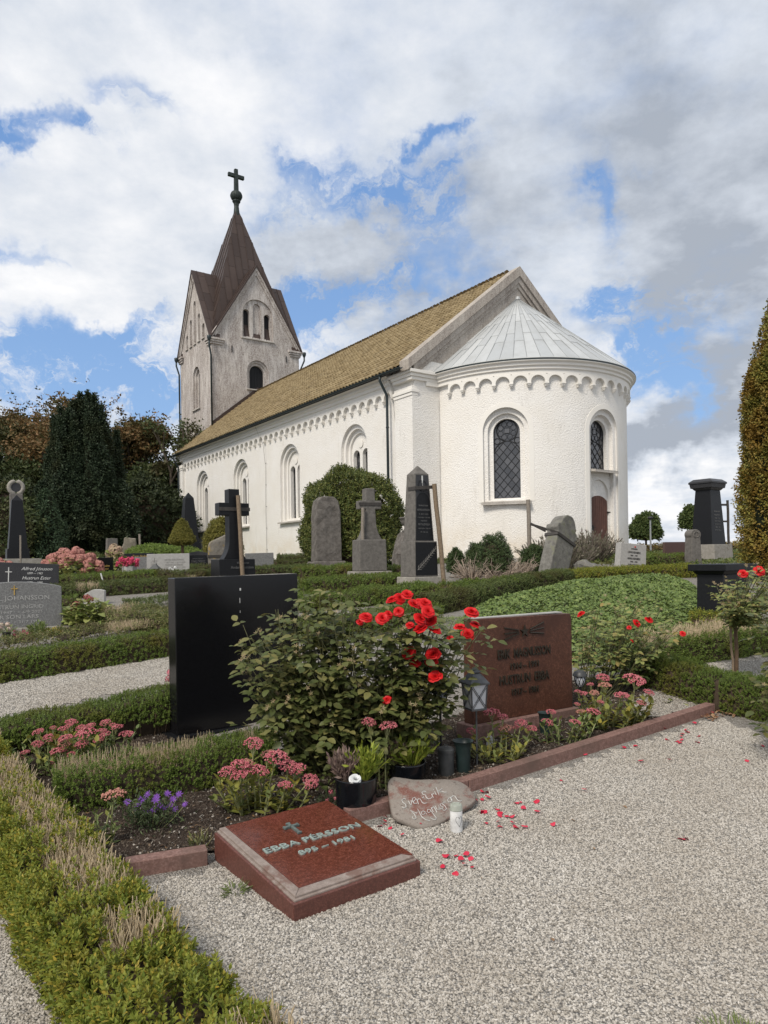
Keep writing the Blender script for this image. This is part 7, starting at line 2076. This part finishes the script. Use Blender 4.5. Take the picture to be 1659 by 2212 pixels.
# ---- leafy tuft plants
def tuft(name, label, loc, r, h, n, size, mat, T=LEAF_SED, cat='plant', flowers=None, group=None, el=(.1, 1.2), nmax=120):
    t0 = thing(name, label, cat, loc, 0, group); lc = np.array(loc)
    a = rng.random(n) * 6.28; rr_ = np.sqrt(rng.random(n)) * r; P = np.stack([np.cos(a) * rr_, np.sin(a) * rr_, h * rng.random(n) * (1 - .5 * (rr_ / r) ** 2)], 1) + lc
    e_ = el[0] + (el[1] - el[0]) * rng.random(n); A_ = np.stack([np.cos(a) * np.cos(e_), np.sin(a) * np.cos(e_), np.sin(e_)], 1) + rng.normal(0, .2, (n, 3))
    leaf_parts(t0, T, P, frames(A_, np.array([0, -.2, 1.]) + rng.normal(0, .3, (n, 3))), size * rng.uniform(.6, 1.2, n), mat, nmax=nmax)
    for f in flowers or (): add_at(f[0], f[1], t0, lc + np.array(f[2]), f[3], f[4])
    return t0
M_hyl = leafmat('hydrangea leaves', [(.075, .10, .028), (.12, .14, .04), (.17, .17, .05), (.10, .12, .04)], .25, .45)
M_hyp = leafmat('pink hydrangea florets', [(.30, .115, .105), (.42, .18, .155), (.48, .24, .19), (.34, .15, .12)], .15, .7)
M_hyr = leafmat('red hydrangea florets', [(.22, .055, .055), (.30, .09, .08), (.26, .10, .07)], .15, .7)
def ball_mesh(name, mat, n=80, seed=1):
    d = nrm(np.random.default_rng(seed).normal(0, 1, (n, 3))); d = d[d[:, 2] > -.55]
    T = (np.array([(-.5, -.5, 0), (.5, -.5, 0), (.5, .5, 0), (-.5, .5, 0)]), np.array([(0, 1, 2, 3)]))
    R = frames(np.cross(d, np.random.default_rng(seed + 1).normal(0, 1, d.shape)), d); return np_mesh(name, *place(T, d, R, np.full(len(d), .42)), mat)
HB = ball_mesh('flower_ball', M_hyp, 90, 3); HR = ball_mesh('flower_ball', M_hyr, 70, 5)
def hydrangea(label, px, Y, w, h, nb, rad, fb=HB, nleaf=700, lsz=.14, seed=3):
    r_ = random.Random(seed); p = at(px, Y); fl = []
    for i in range(nb):
        a = math.pi * r_.random() + math.pi; k = math.sqrt(r_.random()); z = h * (.35 + .62 * math.sqrt(max(0, 1 - k * k))) - r_.random() * h * .22
        fl.append(('flower_ball', fb, (w * k * math.cos(a) * (.9 + .2 * r_.random()), w * .6 * k * math.sin(a), z), (0, -.3, 1), rad * r_.uniform(.75, 1.15)))
    return tuft('hydrangea', label, p, w * .85, h * .85, nleaf, lsz, M_hyl, LEAF_HYD, 'hydrangea', fl, el=(-.2, .8), nmax=60)
hydrangea('large hydrangea covered in dusty pink flower balls left of the church', 160, 16.0, .66, .72, 110, .085)
hydrangea('pink hydrangea cut by the left edge near the obelisk base', -2, 16.4, .42, .50, 45, .085, seed=6)
hydrangea('pale hydrangea with cream and pink panicles below the yews', 250, 19.5, .28, .75, 26, .09, ball_mesh('flower_ball', leafmat('cream panicles', [(.34, .25, .16), (.42, .33, .22), (.36, .20, .16)], .15, .7), 70, 8), 260, seed=8)
hg = GP(195, 1352)
fl = [('flower_ball', HR, (x, -.05, z), (0, -.2, 1), r_) for x, z, r_ in ((-.16, .28, .06), (-.20, .25, .05), (.02, .36, .05), (-.02, .39, .045), (-.12, .24, .05))]
tuft('hydrangea', 'low light green hydrangea with two dark red flower heads by the gravel path', hg, .29, .36, 520, .11, M_hyl, LEAF_HYD, 'hydrangea', fl, el=(-.1, .9), nmax=220)
# ---- red kerb side things ------------------------------------------------------------------ pots, lanterns, vases
M_potb = simple('glossy black glaze', (.006, .007, .009), .12, .5, 0, .2)
M_grn_v = simple('dark green plastic', (.014, .026, .025), .45)
M_gry_l = simple('dark grey lantern metal', (.060, .062, .062), .5, .5, .3)
M_lant = simple('slate grey lantern paint', (.085, .088, .092), .45, .5, .3)
M_candle = simple('white candle', (.70, .70, .68), .5)
M_heag = leafmat('lime heather', [(.17, .23, .03), (.24, .29, .04), (.30, .33, .05)], .2, .6)
M_head = leafmat('dusky heather', [(.13, .09, .075), (.20, .14, .11), (.27, .20, .17), (.16, .10, .10)], .1, .7)
def frostglass():
    k = NM('frosted lantern glass'); return k.fin(k.mix(k.noise(6, 3), (.40, .42, .45), (.55, .56, .58)), .25, .5)
M_frost = frostglass()
def pot(label, px, py, r, h):
    p = GP(px, py); t0 = thing('flower_pot', label, 'flower pot', p)
    b = MB(); b.lathe([(.001, .0), (r * .86, .0), (r * .93, .02), (r * .99, h * .6), (r, h - .012), (r * 1.02, h - .004), (r * .99, h), (r * .93, h - .004), (r * .92, h - .025), (.001, h - .022)], 36); b.build('pot', M_potb, t0, smooth=True)
    b = MB(); b.lathe([(r * .915, h - .024), (r * .5, h - .014), (.001, h - .012)], 24); b.build('soil', M_soil, t0)
    return p
p1 = pot('larger glossy black flower pot holding heather and a white china rose', 770, 1757, .122, .215)
p2 = pot('second glossy black flower pot behind the heart shaped stone', 880, 1697, .118, .155)
def heather(label, base, r, h, n, mat, w=.008): return spikes('heather', label, base, r, r, h, n, mat, 'heather', w, .25)
heather('lime green heather in the larger black pot', p1 + np.array([.045, .0, .195]), .062, .20, 70, M_heag)
heather('dusky brown heather in the larger black pot', p1 + np.array([-.06, .01, .195]), .065, .17, 90, M_head)
heather('lime green heather in the second black pot', p2 + np.array([.03, .0, .14]), .085, .17, 80, M_heag)
heather('dusky brown heather in the second black pot', p2 + np.array([-.07, .02, .14]), .055, .15, 70, M_head)
cr_ = thing('china_rose', 'small white china rose on the rim of the larger black pot', 'ornament', p1 + np.array([.0, -.085, .22]))
me = ROSES[1].copy(); me.name = 'china_rose'; me.materials.clear(); me.materials.append(simple('white china', (.62, .63, .63), .3)); o = link(bpy.data.objects.new('bloom', me), cr_); o.scale = (.036,) * 3; o.rotation_euler = (.6, 0, .3)
# grey cylinder lantern and green vase
lc_ = thing('grave_lantern', 'squat dark grey cylinder grave lantern with lid left of the green vase', 'grave lantern', GP(964, 1676))
b = MB(); b.lathe([(.001, 0), (.050, 0), (.052, .15), (.050, .165), (.001, .165)], 28); b.build('body', M_gry_l, lc_, smooth=False, auto=.6)
b = MB(); b.lathe([(.056, .155), (.056, .175), (.045, .186), (.02, .192), (.001, .193)], 28); b.tube([(-.012, 0, .19), (-.008, 0, .205), (.008, 0, .205), (.012, 0, .19)], .004, 5); b.build('lid', M_gry_l, lc_, auto=.6)
va = thing('grave_vase', 'flared dark green grave vase beside the grey cylinder lantern', 'vase', GP(1001, 1668))
prof = [(.001, 0), (.045, 0), (.048, .10), (.052, .17), (.066, .205), (.070, .210), (.064, .207), (.048, .17), (.001, .15)]
b = MB(); b.lathe(prof, 28); b.build('body', M_grn_v, va, auto=.7)
va2 = thing('grave_vase', 'green grave vase before the plinth of the rust brown stone', 'vase', GP(1178, 1586))
b = MB(); b.lathe([(.001, 0), (.042, 0), (.044, .12), (.05, .155), (.058, .165), (.05, .16), (.001, .14)], 24); b.build('body', M_grn_v, va2, auto=.7)
# house lantern on a stake
lb_ = DP(1026, 1530, 4.78); gl_ = on(lb_[0], lb_[1])
la = thing('house_lantern', 'grey house shaped lantern with crossed bars and white candle on a stake', 'lantern', gl_, math.radians(24))
z0 = lb_[2] - gl_[2]; hw = .052; hh_ = .165
b = MB(); b.tube([(0.01, 0, -.08), (.01, 0, z0)], .006, 6); b.build('stake', M_lant, la)
b = MB(); b.box((0, 0, z0), (2 * hw + .012, 2 * hw + .012, .012))
for sx in (-1, 1):
    for sy in (-1, 1): b.tube([(sx * hw, sy * hw, z0), (sx * hw * 1.18, sy * hw * 1.18, z0 + hh_)], .0055, 4)
b.build('frame', M_lant, la)
for k in range(4):
    R = rotz(k * math.pi / 2); b = MB()
    P = [(-hw, -hw, z0 + .006), (hw, -hw, z0 + .006), (hw * 1.17, -hw * 1.17, z0 + hh_), (-hw * 1.17, -hw * 1.17, z0 + hh_)]; P = [R @ np.array(x) for x in P]
    b.add(P + [x * np.array([.97, .97, 1]) for x in P], [(0, 1, 2, 3), (7, 6, 5, 4), (0, 4, 5, 1), (1, 5, 6, 2), (2, 6, 7, 3), (3, 7, 4, 0)]); b.build('pane', M_frost, la)
    b = MB()
    for s in (-.006, .006):
        b.tube([R @ np.array((-hw + s, -hw - .003, z0 + .006)), R @ np.array((hw * 1.15 + s, -hw * 1.17 - .003, z0 + hh_ - .004))], .0022, 4)
        b.tube([R @ np.array((hw + s, -hw - .003, z0 + .006)), R @ np.array((-hw * 1.15 + s, -hw * 1.17 - .003, z0 + hh_ - .004))], .0022, 4)
    b.build('crossed_bars', M_lant, la)
b = MB(); b.taper(z0 + hh_, .148, .148, z0 + hh_ + .012, .148, .148); b.taper(z0 + hh_ + .012, .144, .144, z0 + hh_ + .072, .062, .062); b.taper(z0 + hh_ + .072, .05, .05, z0 + hh_ + .082, .05, .05); b.taper(z0 + hh_ + .082, .072, .072, z0 + hh_ + .108, .006, .006); b.build('roof', M_lant, la, .002)
b = MB(); b.lathe([(.001, z0 + .01), (.032, z0 + .01), (.032, z0 + .09), (.001, z0 + .088)], 16); b.build('candle', M_candle, la, smooth=False, auto=.6)
def solar(label, px, py, Y):
    p = DP(px, py, Y); g_ = on(p[0], p[1]); t0 = thing('solar_light', label, 'solar light', g_); z = p[2] - g_[2]
    b = MB(); b.tube([(0, 0, -.05), (0, 0, z)], .009, 6); b.build('stake', M_iron, t0)
    b = MB(); b.lathe([(.022, z), (.042, z + .04), (.045, z + .085), (.03, z + .09)], 18); b.build('glass', M_frost, t0, smooth=True)
    b = MB()
    for i in range(8):
        a = math.pi * i / 4
        for s in (-1, 1): b.tube([(.024 * math.cos(a), .024 * math.sin(a), z), (.046 * math.cos(a + s * .4), .046 * math.sin(a + s * .4), z + .045), (.046 * math.cos(a + s * .8), .046 * math.sin(a + s * .8), z + .09)], .0025, 4, False)
    b.build('lattice', M_iron, t0)
    b = MB(); b.lathe([(.05, z + .085), (.06, z + .09), (.058, z + .105), (.048, z + .118), (.046, z + .126), (.03, z + .135), (.001, z + .137)], 22); b.build('cap', M_gry_l, t0, auto=.6)
solar('solar garden light with lattice glass right of the rust brown stone', 1253, 1483, 6.0)
solar('solar garden light half hidden by rose leaves left of the house lantern', 951, 1525, 4.75)
# LED candle
cp = GP(986, 1797); ca = thing('grave_candle', 'white cylindrical grave candle with grey green lid and drawn heart', 'candle', cp)
b = MB(); b.lathe([(.001, .004), (.031, .004), (.034, .010), (.034, .122), (.001, .122)], 32); b.build('body', simple('white plastic', (.74, .74, .73), .35), ca, auto=.6)
b = MB(); b.lathe([(.0345, .12), (.0355, .124), (.0335, .128), (.0335, .146), (.030, .152), (.001, .153)], 32); b.box((-.0, .0, .155), (.036, .022, .008)); b.build('lid', simple('grey green plastic', (.34, .36, .31), .5), ca, auto=.6)
b = MB(); b.lathe([(.001, 0), (.030, 0), (.031, .006), (.001, .006)], 24); b.build('foot', M_iron, ca)
b = MB(); hp = []
for t in np.linspace(0, 2 * math.pi, 26):
    hx_ = 16 * math.sin(t) ** 3; hy_ = 13 * math.cos(t) - 5 * math.cos(2 * t) - 2 * math.cos(3 * t) - math.cos(4 * t)
    a = math.radians(-68) + hx_ * .036 * 1.0; hp.append((.0343 * math.cos(a), .0343 * math.sin(a), .070 + hy_ * .0019))
b.tube(hp, .0009, 4, False); b.build('heart_drawing', M_letd, ca)
wm = thing('white_marker', 'small rounded white marker stone at the foot of the rust brown stone', 'marker', GP(1058, 1618), .5)
b = MB(); b.prism([(-.022, 0), (.022, 0)] + [(.022 * math.cos(a), .075 + .022 * math.sin(a)) for a in np.linspace(0, math.pi, 8)], -.01, .01); b.build('marker', M_candle, wm, .003)
# small plants in the bed
M_carn = leafmat('pink carnation', [(.55, .12, .17), (.62, .2, .24)], .2, .6)
CARN = ball_mesh('carnation', M_carn, 40, 11)
tuft('carnation', 'small pink carnation between pillow stone and black pot', GP(716, 1748), .08, .10, 160, .035, M_ast_l, leaf_t2(.16), 'flowering plant', [('carnation', CARN, (.0, -.03, .11), (0, -.5, 1), .014), ('carnation', CARN, (.03, -.05, .08), (0, -.5, 1), .012), ('carnation', CARN, (-.02, -.05, .07), (0, -.5, 1), .011)], el=(.4, 1.4))
tuft('weed', 'thin grassy weed at the left corner of the pillow stone', GP(432, 1835), .05, .10, 60, .05, M_boxdry, leaf_t2(.12), 'weed', el=(.7, 1.5))
tuft('weed', 'grass tuft in the gravel against the left side of the pillow stone', GP(508, 1932), .05, .02, 60, .06, M_weed, leaf_t2(.08), 'weed', el=(.1, .9))
tuft('weed', 'small leafy sprig lying over the end of the red kerb', GP(1460, 1522), .07, .03, 16, .06, M_rleaf2, LEAF10, 'weed', el=(0, .5))
tuft('grass_tuft', 'green grass tuft at the lower right corner of the picture', GP(1605, 2268), .12, .015, 300, .04, M_weed, leaf_t2(.10), 'grass', el=(.2, 1.2), nmax=0)
tuft('rose_leaves', 'low dark leafy growth under the red rose bush behind the black pots', GP(690, 1700), .16, .25, 90, .055, M_rleaf, LEAF10, 'plant', el=(0, .7))
M_straw = leafmat('bed litter', [(.10, .07, .045), (.17, .12, .08), (.07, .045, .03), (.22, .13, .06)], .1, .8)
def leafbed_pts(name, poly, n, size, mat, T, label=None, cat=None, lift=.012):
    P = np.array([p[:2] for p in poly]); lo, hi = P.min(0), P.max(0); q = lo + rng.random((n * 4, 2)) * (hi - lo); q = q[in_poly(q[:, 0], q[:, 1], P)][:n]; m = len(q)
    pos = np.concatenate([q, (G(q[:, 1]) + lift + .012 * rng.random(m))[:, None]], 1); a = rng.random(m) * 6.28
    V, Fc = place(T, pos, frames(np.stack([np.cos(a), np.sin(a), rng.normal(0, .2, m)], 1), np.array([0, 0, 1.]) + rng.normal(0, .3, (m, 3))), size * (.5 + rng.random(m)))
    return tag(np_obj(name, V, Fc, mat), kind='stuff')
leafbed_pts('leaf_litter', gp2([(280, 1885), (450, 1845), (720, 1775), (1015, 1695), (1540, 1530), (1430, 1475), (1240, 1490), (1000, 1560), (650, 1640), (330, 1725), (110, 1770)]), 1500, .026, M_straw, leaf_t2(.35))
leafbed_pts('leaf_litter', gp2([(1480, 1545), (1560, 1515), (1600, 1545), (1540, 1560)]), 160, .04, leafmat('fallen brown leaves', [(.20, .11, .06), (.30, .19, .11), (.16, .06, .03), (.34, .24, .16)], .1, .7), leaf_t2(.6))
# flowers before the grey headstone at the left edge
q = at(8, 8.6)
fv = thing('grave_vase', 'black vase of cream and pink flowers before the grey speckled headstone', 'vase', at(12, 8.55)); b = MB(); b.lathe([(.001, -.02), (.03, -.02), (.035, .05), (.05, .15), (.045, .15), (.001, .12)], 18); b.build('body', M_iron, fv, auto=.7)
M_crm = leafmat('cream petals', [(.55, .48, .33), (.60, .50, .42), (.5, .3, .28)], .15, .6); CB = ball_mesh('bloom', M_crm, 46, 13)
tuft('bouquet', 'cream and pink bouquet standing in the black vase', at(10, 8.55) + np.array([0, 0, .13]), .10, .10, 140, .05, M_weed, leaf_t2(.3), 'flowers', [('bloom', CB, (random.uniform(-.1, .08), -.06, random.uniform(.03, .13)), (0, -.4, 1), .028) for _ in range(9)], nmax=0)
PB = ball_mesh('bloom', M_carn, 46, 15)
tuft('pink_flowers', 'low pink flowers with dark leaves before the grey speckled headstone', at(47, 8.7), .12, .12, 220, .05, leafmat('reddish leaves', [(.06, .035, .025), (.09, .06, .035)], .1, .5), leaf_t2(.5), 'flowers', [('bloom', PB, (random.uniform(-.1, .1), -.08, random.uniform(.04, .14)), (0, -.4, 1), .018) for _ in range(12)], nmax=0)
tuft('green_plant', 'tufted green plant before the right part of the grey speckled headstone', at(80, 8.9), .12, .20, 420, .06, M_weed, leaf_t2(.25), 'plant', el=(.5, 1.4), nmax=0)
tuft('yellow_plant', 'low yellow plant at the right foot of the grey speckled headstone', at(107, 9.0), .10, .09, 260, .05, leafmat('yellow leaves', [(.40, .30, .03), (.50, .38, .05), (.30, .28, .05)], .2, .5), leaf_t2(.5), 'plant', nmax=0)
# pink begonias in a concrete pot, flowers and lantern by the pale stone, pink bloom on the hedge
cp_ = thing('concrete_pot', 'grey many sided concrete pot of bright pink begonias', 'flower pot', at(279, 15.2)); b = MB(); b.lathe([(.001, 0), (.15, 0), (.155, .22), (.165, .36), (.14, .36), (.001, .34)], 8); b.build('pot', S_light, cp_)
M_bego = leafmat('bright pink begonia', [(.60, .05, .13), (.70, .10, .20), (.55, .04, .10)], .15, .6); BB = ball_mesh('bloom', M_bego, 40, 17)
tuft('begonia', 'bright pink begonias growing from the concrete pot', at(279, 15.2) + np.array([0, 0, .34]), .17, .12, 160, .06, M_weed, leaf_t2(.7), 'flowers', [('bloom', BB, (random.uniform(-.2, .2), random.uniform(-.18, .05), random.uniform(.02, .20)), (0, -.4, 1), .036) for _ in range(60)], nmax=0)
gl2 = thing('grave_lantern', 'small grey roofed lantern in front of the pale tree stone', 'grave lantern', at(335, 15.7)); b = MB(); b.taper(0.10, .10, .10, .26, .14, .14); b.taper(.26, .22, .22, .36, .05, .05); b.taper(.36, .06, .06, .41, .01, .01); b.build('lantern', M_gry_l, gl2)
WB = ball_mesh('bloom', simple('white petals', (.7, .7, .68), .6), 40, 19)
tuft('white_flowers', 'white flowers at the right foot of the pale tree stone', at(376, 15.8) + np.array([0, 0, .10]), .10, .14, 90, .07, M_weed, leaf_t2(.3), 'flowers', [('bloom', WB, (random.uniform(-.1, .1), -.06, random.uniform(.06, .18)), (0, -.4, 1), .032) for _ in range(9)], nmax=0)
tuft('pink_gladiolus', 'pink bloom rising over the hedge beside the monolith', GP(362, 1585) + np.array([0, .12, .30]), .03, .12, 20, .06, M_weed, leaf_t2(.2), 'flowers', [('bloom', PB, (.0, -.02, .16), (0, -.4, 1), .03), ('bloom', PB, (-.02, -.02, .11), (0, -.4, 1), .025)], nmax=0)
# ---- fallen rose petals and leaves
def petal_mesh(s):
    V, Fq = petal(75, 1.0, .55, 3, 3, s); return np_mesh('rose_petal', V, Fq, leafmat('fallen petal %d' % s, [(.52, .02, .05), (.62, .05, .09)], .15, .5), True)
PM = [petal_mesh(i) for i in range(3)]
spots = []
for ox, oy, k, l in ((1300 * .69125, 2400 * .69125, 1100 / 1659 * .69125, [(680, 71), (798, 113), (305, 122), (325, 122), (303, 162), (290, 165), (345, 148), (495, 175), (480, 180), (558, 165), (495, 200), (320, 210), (318, 220), (385, 212), (405, 218), (420, 235), (385, 235), (380, 268), (385, 290), (455, 245), (580, 215), (320, 272), (460, 290), (510, 286), (462, 270), (650, 285), (1264, 352), (1258, 340), (98, 362), (222, 420), (250, 435), (138, 437), (240, 468), (130, 480), (115, 483), (180, 505), (190, 430), (200, 445), (275, 478)]),
                        (1300 * .69125, 1800 * .69125, 1100 / 1659 * .69125, [(1270, 735), (1285, 745), (1265, 755), (1240, 765), (1235, 790), (1255, 795), (1245, 780), (1335, 765), (1335, 795), (1180, 728), (1175, 780), (1045, 812), (970, 812), (1065, 880), (1190, 875), (1565, 878), (1625, 805), (1630, 740), (785, 842), (1300, 700), (1340, 655), (1370, 640), (1395, 650)]),
                        (600 * .69125, 2300 * .69125, 1000 / 1659 * .69125, [(985, 480), (1010, 435), (1000, 455), (1030, 485), (1080, 525), (1005, 470)])):
    spots += [(ox + x * k, oy + y * k) for x, y in l]
pp0 = None
for i, (px, py) in enumerate(spots):
    p = GP(px, py); s = random.uniform(.020, .036); p[2] += .014
    if pp0 is None: pp0 = bpy.data.objects.new('rose_petal', PM[i % 3]); o = link(pp0)
    else: o = pp0.copy(); o.data = PM[i % 3]; C.objects.link(o)
    o.location = [float(v) for v in p]; o.rotation_euler = (random.uniform(-.5, .3), random.uniform(-.4, .4), random.random() * 6.28); o.scale = (s,) * 3
    zone = ('fresh red petal in the scatter at the right end of the long kerb' if px > 1330 and py < 1650 else 'lone red petal far out on the gravel at the right' if px > 1300 else 'red petal between pillow stone and heart shaped stone' if px < 868 else 'dark red petal in the small scatter right of the pillow stone' if py > 1825 else 'single red petal on the gravel along the long kerb' if py < 1700 and px > 1060 else 'red petal in the heap just right of the white candle')
    tag(o, zone, 'petal', 'rose petals fallen on the gravel')
pe = onplane(645, 945, .004); o = pp0.copy(); C.objects.link(o); o.location = [float(v) for v in pe]; o.scale = (.012,) * 3; tag(o, 'red rose petal lying on the heart shaped fieldstone', 'petal', 'rose petals fallen on the gravel')
DL = leaf_t10(.6, .1, .3); dm = np_mesh('dead_leaf', DL[0], DL[1], leafmat('dry leaf', [(.28, .17, .09), (.36, .25, .15), (.20, .11, .06)], .1, .7), True)
for i, (px, py, s) in enumerate(((1500, 1535, .06), (1480, 1548, .05), (1590, 1528, .055), (1555, 1540, .05), (1530, 1545, .045), (1505, 1552, .04), (1785 * .69, 2575 * .69, .03), (1770, 2475 * .69, .03), (1345, 1747, .03), (1280, 1837, .028), (1197, 2043, .026), (998, 1745, .03), (1040, 1905, .02))):
    p = GP(px, py); o = bpy.data.objects.new('dead_leaf', dm); link(o); o.location = (float(p[0]), float(p[1]), float(p[2]) + .015); o.rotation_euler = (random.uniform(-.3, .3), random.uniform(-.3, .3), random.random() * 6); o.scale = (s,) * 3
    tag(o, 'curled brown dead leaf lying on the gravel', 'leaf', 'dead leaves on the gravel')
